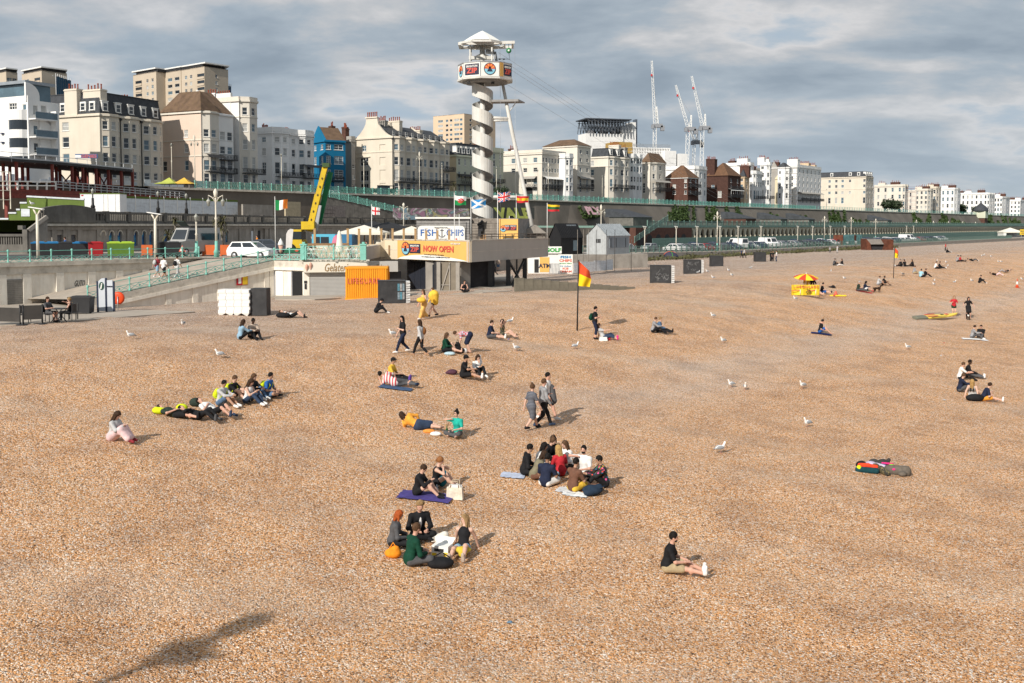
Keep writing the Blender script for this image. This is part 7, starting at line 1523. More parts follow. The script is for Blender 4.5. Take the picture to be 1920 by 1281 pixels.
for i,(px,Y,nm,c_)in enumerate([(575,222,'silver',(.38,.39,.40)),(610,228,'dark blue',(.02,.035,.09)),(632,232,'white',(.75,.75,.75)),(1470,470,'white',(.75,.75,.75)),(775,246,'silver',(.38,.39,.40))]):car(at(px,Y,14.6),math.atan2(DY,DX),'hatch',c_,'%s car on the cliff top road %s'%(nm,['by the end of the timber hoarding','below the blue house','beside the clipped hedge','before the scaffolded houses','below the cream gabled terrace'][i]),'cars on the cliff top road')
o=car(at(360,90,5.3),R(240),'van',(.33,.33,.32),'grey campervan with an open roof vent behind the promenade bins',None);o.scale=(1.0,1.05,1.08);MB().bb((-2.2,-1.0,1.3),(-.2,1.0,1.85)).put('side_window',glassd,o);MB().bb((-1.8,-.7,2.32),(.8,.7,2.42)).put('roof_rack',black,o);MB().box((1.0,0,2.6),(.9,.9,.05),ry=R(-35)).put('roof_vent',mat('vent_green',(.05,.07,.06)),o)
o=thing('crane_truck','yellow mobile crane truck with raised yellow boom and green inner boom','crane truck',at(560,100,5.2));k=100/FPX;yl=mat('crane_yellow',(.62,.42,.015),rough=.5,var=.1,dirt=.25);q=lambda x,y:Vector(((x-560)*k,0,ZP(y,100)-5.2))
MB().bb((-14*k,-1.2,.4),(12*k,1.2,1.2)).bb((-14*k,-1.2,1.2),(10*k,1.2,1.4)).bb((-13*k,-1.1,2.2),(9*k,1.1,2.4)).put('cab',yl,o);MB().bb((-13*k,-1.12,1.41),(9*k,1.12,2.19)).put('cab_window',glassd,o);MB().bb((12*k,-1.3,.5),(70*k,1.6,1.0)).put('chassis',black,o);MB().bb((8*k,-.9,2.41),(32*k,.9,3.2)).put('turret',yl,o)
MB().bar(q(580,434),q(597,365),.5,.6).bar(q(594,378),q(611,312),.42,.5).put('boom',yl,o);MB().bar(q(595,420)+Vector((0,.8,0)),q(618,322)+Vector((0,.8,0)),.36,.5).put('inner_boom',mat('crane_green',(.01,.16,.06),rough=.5),o);MB().bar(q(592,432),q(600,385),.35).put('lift_ram',steelm,o)
MB().box(q(613,310),(.7,.8,.4)).put('boom_head',mat('crane_head',(.05,.09,.03)),o)
for i in range(6):MB().box(lerp(q(585,412),q(606,335),i/5)+Vector((-.02,-.31,0)),(.1,.02,.2),ry=R(15)).put('boom_marking',black,o)
for x in(-10,20,55):
 w_=put('wheel',MB().lathe([(0,-.15),(.5,-.15),(.5,.15),(0,.15)],n=14).mesh('wheel',tyre),o,(x*k,-1.15,.5));w_.rotation_euler=(R(90),0,0)
o=thing('ice_cream_van','pale blue and pink ice cream van with twin serving windows beside the yellow crane','van',at(590,93,5.3),R(-6));k=93/FPX;vb=mat('van_blue',(.10,.42,.58),rough=.4,var=.05);vp_=mat('van_pink',(.62,.20,.30),rough=.4)
MB().bb((0,-.9,.5),(44*k,1.1,38*k)).put('body',vb,o);MB().bb((44.2*k,-.88,.5),(76*k,1.1,38*k)).put('rear_body',mat('van_deep_blue',(.04,.16,.30),rough=.4),o);MB().bb((0,-.93,.5),(36*k,-.902,.95)).put('cream_skirt',canv,o);MB().plate([(38*k,.5),(56*k,.5),(55*k,1.3),(51*k,1.75),(46*k,1.85),(41*k,1.6),(38*k,1.1)],(0,-.92,0),(1,-.92,0),.03).put('pink_scoop',vp_,o)
for a_,b_ in((4,15),(17,32)):MB().bb((a_*k,-.95,1.05),(b_*k,-.92,1.65)).put('serving_window',glassd,o)
for x in(8,62):w_=put('wheel',MB().lathe([(0,-.12),(.34,-.12),(.34,.12),(0,.12)],n=12).mesh('wheel',tyre),o,(x*k,-.85,.34));w_.rotation_euler=(R(90),0,0)
o=thing('feather_banner','tall white feather banner beside the yellow crane cab','banner',at(535,90,5.3));k=90/FPX;MB().tube([(0,0,0),(1*k,0,40*k),(6*k,0,50*k),(14*k,0,51*k)],.03,6).put('pole',black,o);MB().plate([(0,.3),(11*k,.3),(15*k,49*k),(10*k,50*k),(5*k,47*k),(1.5*k,40*k)],(0,-.02,0),(1,-.02,0),.015).put('cloth',mat('banner_white',(.60,.57,.55),var=.15),o)
o=thing('cone_figure','giant ice cream cone figure beside the white feather banner','figure',at(526,88,5.3));MB().lathe([(.05,.2),(.22,.95)],n=12).put('wafer',mat('cone_pink',(.62,.36,.27)),o);MB().lathe([(.24,.95),(.26,1.05),(.17,1.3),(0,1.6)],n=12).put('ice_cream',whitep,o);MB().box((0,0,.1),(.4,.4,.2)).put('base',black,o)
o=thing('green_parasol_banner','dark green canopy with red star behind the turquoise railing','canopy',at(530,84,5.2));k=84/FPX;MB().add([(0,0,11*k),(46*k,0,11*k),(42*k,1.2,19*k),(2*k,1.2,20*k),(0,2,11*k),(46*k,2,11*k)],[(0,1,2,3),(3,2,5,4),(0,3,4),(1,5,2)]).put('canopy',mat('canopy_green',(.015,.10,.045)),o);MB().add([(24*k+.2*(1 if i%2==0 else.45)*math.sin(i*math.pi/5),.35,15*k+.2*(1 if i%2==0 else.45)*math.cos(i*math.pi/5)-.02)for i in range(10)],[tuple(reversed(range(10)))]).put('star',redm,o);[MB().tube([(x*k,.6,0),(x*k,.6,12*k)],.04,6).put('pole',steelm,o)for x in(3,43)]
o=thing('warning_triangle','red edged roadworks warning triangle above the black bins','sign',at(341,82,5.3));tr_i=[(-.3,.55),(.3,.55),(0,1.08)];MB().plate(tr_i,(0,0,0),(1,0,0),.02).put('plate',lr,o);MB().plate([(-.2,.61),(.2,.61),(0,.96)],(0,-.02,0),(1,-.02,0),.02).put('white_face',whitep,o);MB().tube([(0,.03,0),(0,.03,.6)],.025,6).put('post',steelm,o)
for i,(px,w_)in enumerate(((275,1.0),(392,1.3),(425,1.2))):tag(MB().bb((-w_/2,-.06,.1),(w_/2,.06,1.0)).bb((-w_/2,-.2,0),(-w_/2+.15,.2,.1)).bb((w_/2-.15,-.2,0),(w_/2,.2,.1)).put('orange_barrier',mat('barrier_orange',(.55,.12,.03),rough=.5,var=.15),None,at(px,90,5.25)),'orange plastic roadworks barrier %s'%['left of the forked lamp post','beside the campervan','behind the two lantern lamp'][i],'barrier','orange roadworks barriers')
for px,c_,lb in((319,'lm','lime green tent canopy on the upper terrace before the tan house'),(347,'y','yellow tent canopy on the upper terrace before the tan house')):
 o=thing('tent_canopy',lb,'tent',at(px,178,14.6));b=MB();w_=2.1;b.add([(-w_,-w_,.75),(w_,-w_,.75),(w_,w_,.75),(-w_,w_,.75),(0,0,1.95)]+[(x*.5,y*.5,1.12)for x,y in((-w_,-w_),(w_,-w_),(w_,w_),(-w_,w_))],sum([[(i,(i+1)%4,5+(i+1)%4,5+i),(5+i,5+(i+1)%4,4)]for i in range(4)],[]));b.put('canopy',mat('canopy_'+c_,(.42,.46,.09)if c_=='lm' else(.66,.40,.06)),o);MB().tube([(0,0,0),(0,0,1.9)],.05,6).put('pole',steelm,o)
def palm(px,Y,z,h,label,heads,sd):
 o=thing('palm_tree',label,'palm',at(px,Y,z),0,'palms before the mural wall');g_=random.Random(sd);tb=MB();fr=MB()
 for hx,hz,r in heads:
  tb.tube([(0,0,0),(hx*.4,0,hz*.5),(hx,0,hz)],[.16,.12,.08],7)
  for i in range(46):
   a,e=g_.uniform(0,6.283),g_.uniform(-.9,1.2);d=Vector((math.cos(a)*math.cos(e),math.sin(a)*math.cos(e),math.sin(e)));s_=d.cross(Vector((0,0,1))).normalized()*.045;p0=Vector((hx,0,hz));p1=p0+d*r*.6;p2=p0+d*r+Vector((0,0,-.35*r));fr.add([p0-s_,p0+s_,p1+s_,p1-s_,p2],[(0,1,2,3),(3,2,4)])
 tb.put('trunk',woodg,o);fr.put('crown',mat('palm_leaf',(.085,.08,.035),rough=.7,var=.5,scale=3),o)
palm(332,96,5.2,3,'bushy cabbage palm with several heads above the campervan',[(-.9,1.9,1.0),(.1,2.2,1.1),(.9,2.0,1.0),(-.2,3.3,.6),(.6,3.0,.6)],3);palm(415,98,5.2,3,'tall cabbage palm with hanging dead leaves behind the two lantern lamp',[(0,2.6,1.1),(-.2,1.6,1.0),(.2,3.3,.9),(-.6,3.2,.5)],5);palm(852,262,14.6,4,'palm on the cliff top beside the yellow side wall',[(0,4,1.8)],9)
gw=[]
for i in range(60):t_=118+i*2.6;x,y=ST(-85.2+.6*math.sin(i),t_);gw.append(leaves(90,(x,y,_bz0(x,y)+.3),(1.6,1.6,.45+.25*math.sin(i*1.7)),.2,i))
tag(put('dry_grass',leaf_mesh(gw,grassm)),'dry grass and weeds along the foot of the beach wall','grass',kind='stuff')
for px,Y,w_,lb in((1014-12,285,0,'x'),):pass
for px,Y,L_,lb in((825,240,5,'glass bus shelter on the cliff top before the cream gabled terrace'),(724,226,4,'dark flat roofed bus shelter beside the clipped hedge')):
 o=thing('bus_shelter',lb,'bus shelter',at(px,Y,14.6),math.atan2(DY,DX));MB().bb((-L_/2,-.7,2.3),(L_/2,.8,2.45)).put('roof',black,o);MB().bb((-L_/2,.7,.2),(L_/2,.75,2.3)).put('glass_back',glassb,o);[MB().bb((x,-.6,0),(x+.08,-.5,2.3)).put('post',black,o)for x in(-L_/2,L_/2-.08)]
for i,(px,w_,m_,lb)in enumerate(((1205,9,slate,'dark roofed shed on the walkway left of the arcade'),(1408,7,brick,'red brick shed on the arcade walkway among the ivy'),(1470,5,slate,'small slate roofed shed behind the arcade railing'),(1522,5,slate,'low slate roofed shed right of the rounded shrub'),(1668,5,slate,'far slate roofed shed below the dark round evergreen'))):
 o=thing('walkway_shed',lb,'shed',SP(px,-128,7.95),math.atan2(DY,DX),'sheds on the arcade walkway');MB().bb((-w_/2,0,0),(w_/2,7,2.2)).put('body',m_ if m_ is brick else darkst,o);MB().add([(-w_/2-.3,-.4,2.1),(w_/2+.3,-.4,2.1),(w_/2+.3,8,4.2),(-w_/2-.3,8,4.2),(-w_/2-.3,8,2.1),(w_/2+.3,8,2.1)],[(0,1,2,3),(0,3,4),(1,5,2)]).put('roof',slate,o)
o=thing('brick_arches','red brick block with dark arches left of the long pale arcade','building',SP(1192,-116,2.9),math.atan2(DY,DX));MB().bb((0,0,0),(26,8,4.6)).put('wall',brick,o)
for i in range(6):MB().add([(2+i*4+1.3*math.cos(a),-.03,1.8+1.3*math.sin(a))for a in np.linspace(0,math.pi,9)]+[(.7+i*4,-.03,0),(3.3+i*4,-.03,0)],[tuple(range(11))]).put('arch',darkin,o)
railing('walkway_stair_railing','turquoise stair railing climbing from the grey hut to the arcade walkway',[[SP(1190,-114,4.2),SP(1252,-114,9.0)]],2.2,1.3,turqd,style='lattice',postr=.08,pw=.06)
o=thing('painted_container','turquoise container with swirling mural and rusty ends in the car park','container',Vector((*ST(-91.5,252),3.0)),math.atan2(DY,DX));MB().bb((0,0,0),(14,2.4,2.5)).put('body',mat('container_mural',(.16,.36,.36),var=.6,scale=1.2),o);MB().bb((-.3,-.05,0),(0,2.4,2.6)).bb((8,-.05,0),(9.5,-.002,2.5)).put('rusty_panel',rust,o)
o=thing('lift_kiosk','brick lift tower with dark domed pavilion at the cliff railing','kiosk',SP(1845,-150,3.0),math.atan2(DY,DX));MB().bb((-3,-1,0),(3,5,9.5)).put('shaft',brick,o);MB().bb((-3.4,-1.4,9.5),(3.4,5.4,13.5)).put('pavilion',pgreen,o);MB().lathe([(4.6,13.5),(4.2,14.6),(3.0,16.4),(1.2,17.8),(.2,19),(0,19.4)],(0,2,0),n=12).put('dome',slate,o)
pd=put('pier_deck',MB().bb((-60,-14,6.1),(60,3.0,6.4)).mesh('pier_deck',woodg),kind='structure')
lamp_o(960,1,0,400,'tall pier lamp behind the view',2,grp='pier lamps')if False else None
o=thing('added_shadow_lamp','unseen lamp with leafy mass added on the pier deck to shade the near left shingle','lamp post',(-15.7,2.55,6.4));MB().tube([(0,0,0),(0,0,6.2)],.09,8).put('post',cream_post,o);V_,F_=leaves(230,(0,0,5.6),(.55,.5,.22),.12,4);put('shadow_leaf_mass',leaf_mesh([(V_,F_)],bushm),o);MB().lathe([(.25,6.2),(.3,6.7),(0,7)],n=8).put('lantern',mat('lantern_glass',(.36,.36,.32)),o)  # unseen lamp added behind the view; leaf mass shaped to cast the near shadow
# people: smooth bodies from blended limbs
def surfnet(val,org,h):
 s=val<0;nx,ny,nz_=val.shape
 c=[s[i:nx-1+i,j:ny-1+j,k:nz_-1+k]for i in(0,1)for j in(0,1)for k in(0,1)]
 al=np.logical_and.reduce(c);an=np.logical_or.reduce(c);cell=an&~al;idx=np.argwhere(cell)
 if len(idx)==0:return np.zeros((0,3)),np.zeros((0,4),int)
 ps=np.zeros((len(idx),3));cnt=np.zeros(len(idx));off=[(i,j,k)for i in(0,1)for j in(0,1)for k in(0,1)]
 cv=np.stack([val[idx[:,0]+o[0],idx[:,1]+o[1],idx[:,2]+o[2]]for o in off],1)
 for a in range(8):
  for b in range(a+1,8):
   d=np.array(off[b])-np.array(off[a])
   if abs(d).sum()!=1:continue
   va,vb=cv[:,a],cv[:,b];m=(va<0)!=(vb<0)
   t=np.where(m,va/np.where(m,va-vb,1),0);ps[m]+=np.array(off[a])+t[m,None]*d;cnt[m]+=1
 V=(idx+ps/cnt[:,None])*h+org
 im=-np.ones(cell.shape,int);im[tuple(idx.T)]=np.arange(len(idx));F=[]
 for ax in range(3):
  sl0=[slice(None)]*3;sl1=[slice(None)]*3;sl0[ax]=slice(0,-1);sl1[ax]=slice(1,None)
  e=np.argwhere(s[tuple(sl0)]!=s[tuple(sl1)]);u,v=[(1,2),(2,0),(0,1)][ax]
  ok=(e[:,u]>0)&(e[:,v]>0)&(e[:,u]<val.shape[u]-1)&(e[:,v]<val.shape[v]-1);e=e[ok]
  q=[]
  for du,dv in((-1,-1),(0,-1),(0,0),(-1,0)):
   g=e.copy();g[:,u]+=du;g[:,v]+=dv;q.append(im[tuple(g.T)])
  q=np.stack(q,1);inside=s[tuple(e.T)];q[~inside]=q[~inside][:,::-1];F.append(q[(q>=0).all(1)])
 return V,np.concatenate(F)
def sdf_mesh(prims,h,k=.03,cuts=()):
 lo=np.min([p['lo']for p in prims],0)-2.5*h-k;hi=np.max([p['hi']for p in prims],0)+2.5*h+k
 n=np.ceil((hi-lo)/h).astype(int)+1;val=np.full(n,9.0,np.float32);ax=[lo[i]+h*np.arange(n[i])for i in range(3)]
 def block(p,pad):
  a=np.maximum(0,np.floor((p['lo']-pad-lo)/h).astype(int));b=np.minimum(n,np.ceil((p['hi']+pad-lo)/h).astype(int)+1)
  sl=tuple(slice(a[i],b[i])for i in range(3));X=np.meshgrid(*[ax[i][sl[i]]for i in range(3)],indexing='ij');return sl,np.stack(X,-1)
 def dist(p,X):
  if p['t']=='c':
   d=p['b']-p['a'];t=np.clip(((X-p['a'])@d)/max(1e-9,d@d),0,1);return np.linalg.norm(X-p['a']-t[...,None]*d,axis=-1)-(p['ra']+(p['rb']-p['ra'])*t)
  q=(X-p['c'])@p['M'].T;l=np.linalg.norm(q/p['r'],axis=-1);g=np.linalg.norm(q/p['r']**2,axis=-1);return l*(l-1)/np.maximum(g,1e-6)
 for p in prims:
  sl,X=block(p,2.5*h+2*k);d=dist(p,X);v=val[sl];kk=p.get('k',k);hh=np.maximum(kk-np.abs(v-d),0)/kk;val[sl]=np.minimum(v,d)-hh*hh*kk*.25
 for p in cuts:
  sl,X=block(p,3*h);val[sl]=np.maximum(val[sl],-dist(p,X))
 return surfnet(val,lo,h)
def cap(a,b,ra,rb=None,k=None):
 rb=ra if rb is None else rb;a,b=np.array(a,float),np.array(b,float);r=max(ra,rb);d=dict(t='c',a=a,b=b,ra=ra,rb=rb,lo=np.minimum(a,b)-r,hi=np.maximum(a,b)+r)
 if k:d['k']=k
 return d
def ell(c,r,M=None,k=None):
 c=np.array(c,float);r=np.array(r,float);M=np.eye(3)if M is None else np.array(M);e=np.sqrt(((M.T*r)**2).sum(1));d=dict(t='e',c=c,r=r,M=M,lo=c-e,hi=c+e)
 if k:d['k']=k
 return d
def np_mesh(name,V,F,m,smooth=True):
 me=bpy.data.meshes.new(name);me.from_pydata(V.tolist(),[],F.tolist());me.materials.append(m);me.polygons.foreach_set('use_smooth',[smooth]*len(me.polygons));return me
u_=lambda v:np.array(v,float)/np.linalg.norm(v)
def ik(a,t,l1,l2,hint):
 a,t=np.array(a,float),np.array(t,float);d=t-a;L=np.linalg.norm(d);L2=min(L,(l1+l2)*.995);d=d/L;t=a+d*L2
 x=(l1*l1-l2*l2+L2*L2)/(2*L2);y=math.sqrt(max(0,l1*l1-x*x));hv=np.array(hint,float);hv=hv-d*(hv@d);hv/=max(1e-6,np.linalg.norm(hv));return a+d*x+hv*y,t
UP=(0,0,1)
def PO(pz,T,feet,kh,hands,eh=((-.6,-.6,-.3),(.6,-.6,-.3)),F=(0,1,0),head=(0,1,-.15),hup=None):return dict(pz=pz,T=T,F=F,feet=feet,kh=kh,hands=hands,eh=eh,head=head,hup=hup)
KF=((0,1,0),(0,1,0));KU=((-.1,.2,1),(.1,.2,1))
POSES=dict(stand=PO(.90,(0,.03,1),((-.10,-.02,.08),(.10,.04,.08)),KF,((-.25,.08,.80),(.25,.08,.80))),hold=PO(.90,(0,.03,1),((-.10,-.02,.08),(.10,.04,.08)),KF,((-.12,.30,1.12),(.2,.26,1.20))),walk=PO(.87,(0,.06,1),((-.07,.34,.10),(.07,-.30,.15)),KF,((-.24,-.14,.80),(.24,.24,.84))),walkhold=PO(.87,(0,.06,1),((-.07,.34,.10),(.07,-.30,.15)),KF,((-.10,.26,1.12),(.24,.2,.84))),knees=PO(.13,(0,.22,1),((-.13,.62,.07),(.13,.66,.07)),KU,((-.06,.52,.42),(.08,.54,.40)),head=(0,1,-.35)),phone=PO(.13,(0,.24,1),((-.12,.60,.07),(.12,.66,.07)),KU,((-.04,.40,.46),(.06,.42,.47)),head=(0,1,-.7)),long=PO(.13,(0,.20,1),((-.10,.80,.08),(.12,.85,.08)),((-.1,0,1),(.1,0,1)),((-.08,.40,.30),(.10,.42,.30)),head=(0,1,-.12)),oneup=PO(.13,(0,.16,1),((-.12,.55,.07),(.14,.82,.08)),KU,((-.10,.42,.42),(.12,.40,.32)),head=(0,1,-.2)),cross=PO(.13,(0,.22,1),((.13,.30,.08),(-.13,.38,.08)),((-1,.4,.25),(1,.4,.25)),((-.12,.36,.28),(.14,.34,.28)),head=(0,1,-.3)),crosstalk=PO(.13,(0,.10,1),((.13,.30,.08),(-.13,.38,.08)),((-1,.4,.25),(1,.4,.25)),((-.1,.34,.30),(.22,.16,.62)),head=(-.3,1,0)),back=PO(.13,(0,-.42,1),((-.20,.72,.08),(.12,.80,.08)),KU,((-.28,-.42,.06),(.30,-.40,.06)),head=(.1,1,-.05)),lie=PO(.12,(0,-1,.30),((-.14,.66,.07),(.12,.72,.07)),KU,((-.24,.05,.22),(.12,-.2,.36)),head=(0,.5,1)),lieflat=PO(.12,(0,-1,.24),((-.12,.82,.08),(.12,.86,.08)),((-.2,0,1),(.2,0,1)),((-.30,-.60,.34),(.16,.0,.28)),head=(0,.6,1)),side=PO(.17,(-.90,0,.42),((.76,.10,.12),(.78,.20,.09)),((.2,1,.3),(.2,1,.1)),((-.72,.30,.22),(-.05,.25,.24)),((-.2,.4,-1),(.2,.2,.6)),head=(.15,1,.0),hup=(-.35,0,1)),bend=PO(.86,(0,1,.12),((-.10,-.02,.08),(.10,.05,.08)),KF,((-.10,.48,.42),(.12,.50,.44)),((-.5,-.2,.4),(.5,-.2,.4)),head=(0,.4,-1)),chair=PO(.47,(0,-.02,1),((-.11,.42,.08),(.11,.46,.08)),((0,.3,1),(0,.3,1)),((-.14,.30,.66),(.16,.34,.72))),arms=PO(.13,(0,-.02,1),((-.12,.70,.07),(.14,.74,.07)),KU,((-.13,.02,.86),(.13,.02,.86)),((-1,.2,.3),(1,.2,.3))),dance=PO(.87,(0,.02,1),((-.12,.1,.08),(.12,-.06,.08)),KF,((-.45,.12,.86),(.48,.2,.98))),push=PO(.85,(0,.22,1),((-.09,.30,.09),(.09,-.34,.14)),KF,((-.2,.42,.92),(.2,.42,.92))),)
SK=dict(p=(.58,.36,.27),t=(.42,.245,.165),m=(.27,.15,.095),d=(.07,.038,.025),r=(.56,.32,.235))
C=dict(k=(.016,.016,.018),n=(.018,.024,.05),w=(.76,.75,.73),g=(.30,.30,.31),dg=(.09,.09,.095),lg=(.48,.48,.48),b=(.03,.12,.38),db=(.035,.055,.10),j=(.10,.17,.28),lj=(.26,.40,.52),r=(.48,.03,.04),dr=(.24,.03,.04),p=(.70,.50,.50),y=(.76,.48,.06),yo=(.74,.33,.05),gr=(.008,.05,.03),tq=(.02,.38,.30),ol=(.20,.18,.12),kh=(.42,.33,.20),br=(.15,.075,.05),bg=(.45,.36,.29),lb=(.32,.55,.66),hp=(.75,.04,.22),dgr=(.03,.045,.035),cy=(.70,.42,.13),lm=(.62,.72,.02),tan=(.36,.24,.14),pu=(.12,.06,.30),o=(.75,.25,.02))
HC=dict(k=(.012,.010,.009),b=(.045,.025,.015),m=(.10,.055,.03),l=(.30,.19,.09),g=(.26,.11,.04),r=(.36,.08,.02),y=(.42,.26,.10),w=(.4,.38,.36))
skin_m={k:mat('skin_'+k,v,rough=.55,var=.06,scale=6)for k,v in SK.items()}
hair_m={k:mat('hair_'+k,v,rough=.6,var=.5,scale=24,bump=.8,bscale=40,spec=.12)for k,v in HC.items()}
def pattern(kind):
 nm='cloth_'+kind
 if nm in _M:return _M[nm]
 m=bpy.data.materials.new(nm);m.use_nodes=True;t=m.node_tree;b=t.nodes['Principled BSDF'];b.inputs['Roughness'].default_value=.8;c=t.nodes.new('ShaderNodeTexCoord')
 if kind=='floral':
  v=t.nodes.new('ShaderNodeTexVoronoi');v.inputs['Scale'].default_value=13;t.links.new(c.outputs['Object'],v.inputs['Vector']);s=t.nodes.new('ShaderNodeSeparateColor');t.links.new(v.outputs['Color'],s.inputs[0])
  cc=ramp(t,s.outputs[0],[(0,(.012,.012,.014)),(.35,(.6,.06,.05)),(.5,(.03,.25,.5)),(.62,(.72,.42,.04)),(.74,(.65,.08,.25)),(.86,(.05,.35,.12))],'CONSTANT');cc=mixc(t,mth(t,'LESS_THAN',v.outputs['Distance'],.42),(.012,.012,.014),cc)
 elif kind=='plaid':
  v=t.nodes.new('ShaderNodeTexChecker');v.inputs['Scale'].default_value=13;v.inputs['Color1'].default_value=(.55,.05,.05,1);v.inputs['Color2'].default_value=(.45,.47,.55,1);t.links.new(c.outputs['Object'],v.inputs['Vector']);cc=v.outputs[0]
 elif kind=='camo':
  v=t.nodes.new('ShaderNodeTexNoise');v.inputs['Scale'].default_value=14;t.links.new(c.outputs['Object'],v.inputs['Vector']);cc=ramp(t,v.outputs[0],[(0,(.02,.02,.02)),(.48,(.08,.07,.03)),(.58,(.20,.15,.07))],'CONSTANT')
 else:
  ax,sc,c1_,c2_=dict(stripe_red=(0,17,(.70,.66,.64),(.50,.05,.06)),stripe_dark=(2,42,(.04,.045,.06),(.16,.17,.20)))[kind];s=t.nodes.new('ShaderNodeSeparateXYZ');t.links.new(c.outputs['Object'],s.inputs[0])
  cc=mixc(t,mth(t,'GREATER_THAN',mth(t,'SINE',mth(t,'MULTIPLY',s.outputs[ax],sc*6.283/2)),.1),c1_,c2_)
 t.links.new(cc,b.inputs['Base Color']);_M[nm]=m;return m
def cl(c):return pattern(c)if c in('floral','plaid','camo','stripe_red','stripe_dark')else cmat(C[c])
_eye=MB().lathe([(0,-.007),(.008,-.004),(.010,0),(.008,.004),(0,.007)],n=6).mesh('eye',mat('eye_dark',(.015,.012,.01),rough=.3,var=0))
def person(label,loc,pose,face,skin='p',hair=('s','b'),top=('k','s'),bot=('k','t'),shoe='w',ht=1.70,sex='m',extra=(),group='people on the beach',tweak=None,lean=None,yaw=0.0):
 P=dict(POSES[pose]);P.update(tweak or{});s=ht/1.72;Y=loc[1];h=.019 if Y<33 else.024 if Y<56 else.032 if Y<90 else.045
 o=thing('person',label,'person',loc,R(face-90),group);A=np.array
 T=u_(P['T'])if lean is None else u_((lean[0],lean[1],1));Rt=u_(np.cross(P['F'],T));F=np.cross(T,Rt);M=A([Rt,F,T]);f=sex=='f'
 sw,hw=(.165,.095)if f else(.19,.09);pel=A([0,0,P['pz']]);nk=pel+T*.50;sh=[nk-T*.06-Rt*sw,nk-T*.06+Rt*sw];hp=[pel-Rt*hw,pel+Rt*hw]
 kn,an,el,wr=[],[],[],[]
 for i in(0,1):
  k_,a_=ik(hp[i],P['feet'][i],.43,.41,P['kh'][i]);kn.append(k_);an.append(a_);e_,w_=ik(sh[i],P['hands'][i],.28,.25,P['eh'][i]);el.append(e_);wr.append(w_)
 hf=u_(P['head']);cy,sy=math.cos(R(yaw)),math.sin(R(yaw));hf=A([hf[0]*cy-hf[1]*sy,hf[0]*sy+hf[1]*cy,hf[2]]);hu=A(P['hup']if P['hup']else(UP if abs(T[2])>.5 else T))*.7+T*.3;hr=u_(np.cross(hf,hu));hu=np.cross(hr,hf);HM=A([hr,hf,hu])
 hc=nk+T*.085+u_(T*.6+hu*.4)*.115+hf*.02
 def toe(i):
  sd=an[i]-kn[i];sd/=np.linalg.norm(sd)
  d=A([0,1,0.0])if abs(sd[2])>.6 else u_(A([0,.55,1.0])-sd*.3)if P['pz']<.3 and pose not in('cross','crosstalk','side')else u_(A([sd[0]*.3,1,0]))
  return an[i]+d*.15+(A([0,0,-.045])if abs(sd[2])>.6 else 0)
 tz=[toe(i)for i in(0,1)];heel=[an[i]+(A([0,-.03,-.04])if P['pz']>.3 else u_(an[i]-kn[i])*.03)for i in(0,1)]
 tor=lambda g:[ell(pel+T*.02,(.155+g,.115+g,.13+g),M),ell(pel+T*.20,(.135+g-(.015 if f else 0),.10+g,.18+g),M),ell(pel+T*.36,(.16+g-(.01 if f else 0),.108+g+(.015 if f else 0),.16+g),M),cap(sh[0],sh[1],.055+g),cap(pel+T*.4,nk,.07+g,.055+g*.5)]
 arm=lambda g,fr:sum([[cap(sh[i],sh[i]+(el[i]-sh[i])*min(1,fr*2),.052+g,.052-.012*min(1,fr*2)+g)]+([cap(el[i],el[i]+(wr[i]-el[i])*(fr*2-1),.04+g,.04-.012*(fr*2-1)+g)]if fr>.5 else[])for i in(0,1)],[])
 leg=lambda g,fr,fl=0:sum([[cap(hp[i],hp[i]+(kn[i]-hp[i])*min(1,fr*2),.088+g,.088-.032*min(1,fr*2)+g+fl)]+([cap(kn[i],kn[i]+(an[i]-kn[i])*(fr*2-1),.056+g,.056-.016*(fr*2-1)+g)]if fr>.5 else[])for i in(0,1)],[])
 body=tor(0)+arm(0,1)+leg(0,1)+[cap(nk-T*.03,hc,.048,.045),ell(hc+hu*.012-hf*.006,(.074,.092,.104),HM),ell(hc-hu*.06+hf*.028,(.05,.055,.055),HM)]
 if h<.03:body+=[cap(hc+hf*.085+hu*.01,hc+hf*.102-hu*.022,.012,.015,.012)]+[ell(hc+hr*.076*q-hu*.012,(.012,.02,.03),HM,.008)for q in(-1,1)]
 for i in(0,1):
  hd=u_(wr[i]-el[i]);body+=[cap(wr[i],wr[i]+hd*.07,.026,.03),cap(heel[i],tz[i],.036,.028),ell(kn[i]+(an[i]-kn[i])*.3-u_(tz[i]-an[i])*.015,(.05,.05,.09),None)]
 V,Fc=sdf_mesh(body,h)
 if h<.03:
  b=MB()
  for i in(0,1):
   hd=u_(wr[i]-el[i]);ac=u_(np.cross(hd,A([0,0,1])if abs(hd[2])<.9 else A([0,1,0])));dn=np.cross(hd,ac);dn=dn if dn[2]<0 else-dn;r0=wr[i]+hd*.085
   for j,(q,L)in enumerate(((-.026,.062),(-.009,.076),(.009,.07),(.026,.054))):b.tube([r0+ac*q,r0+ac*q*1.15+hd*L*.55+dn*.006,r0+ac*q*1.1+hd*L*.85+dn*.03],[.0095,.009,.007],5)
   ts=-1 if i else 1;b.tube([wr[i]+hd*.03+ac*.026*ts,wr[i]+hd*.065+ac*.052*ts+dn*.01,wr[i]+hd*.09+ac*.05*ts+dn*.03],[.012,.011,.008],5)
  n0=len(V);V=np.concatenate([V,np.array(b.v)]);faces=Fc.tolist()+[[x+n0 for x in q]for q in b.f]
 else:faces=Fc.tolist()
 me=bpy.data.meshes.new('body');me.from_pydata((V*s).tolist(),[],faces);me.materials.append(skin_m[skin]);me.polygons.foreach_set('use_smooth',[True]*len(me.polygons));put('body',me,o)
 def wear(nm,pr,m,k=.03,cuts=()):V_,F_=sdf_mesh(pr,h,k,cuts);return put(nm,np_mesh(nm,V_*s,F_,m),o)
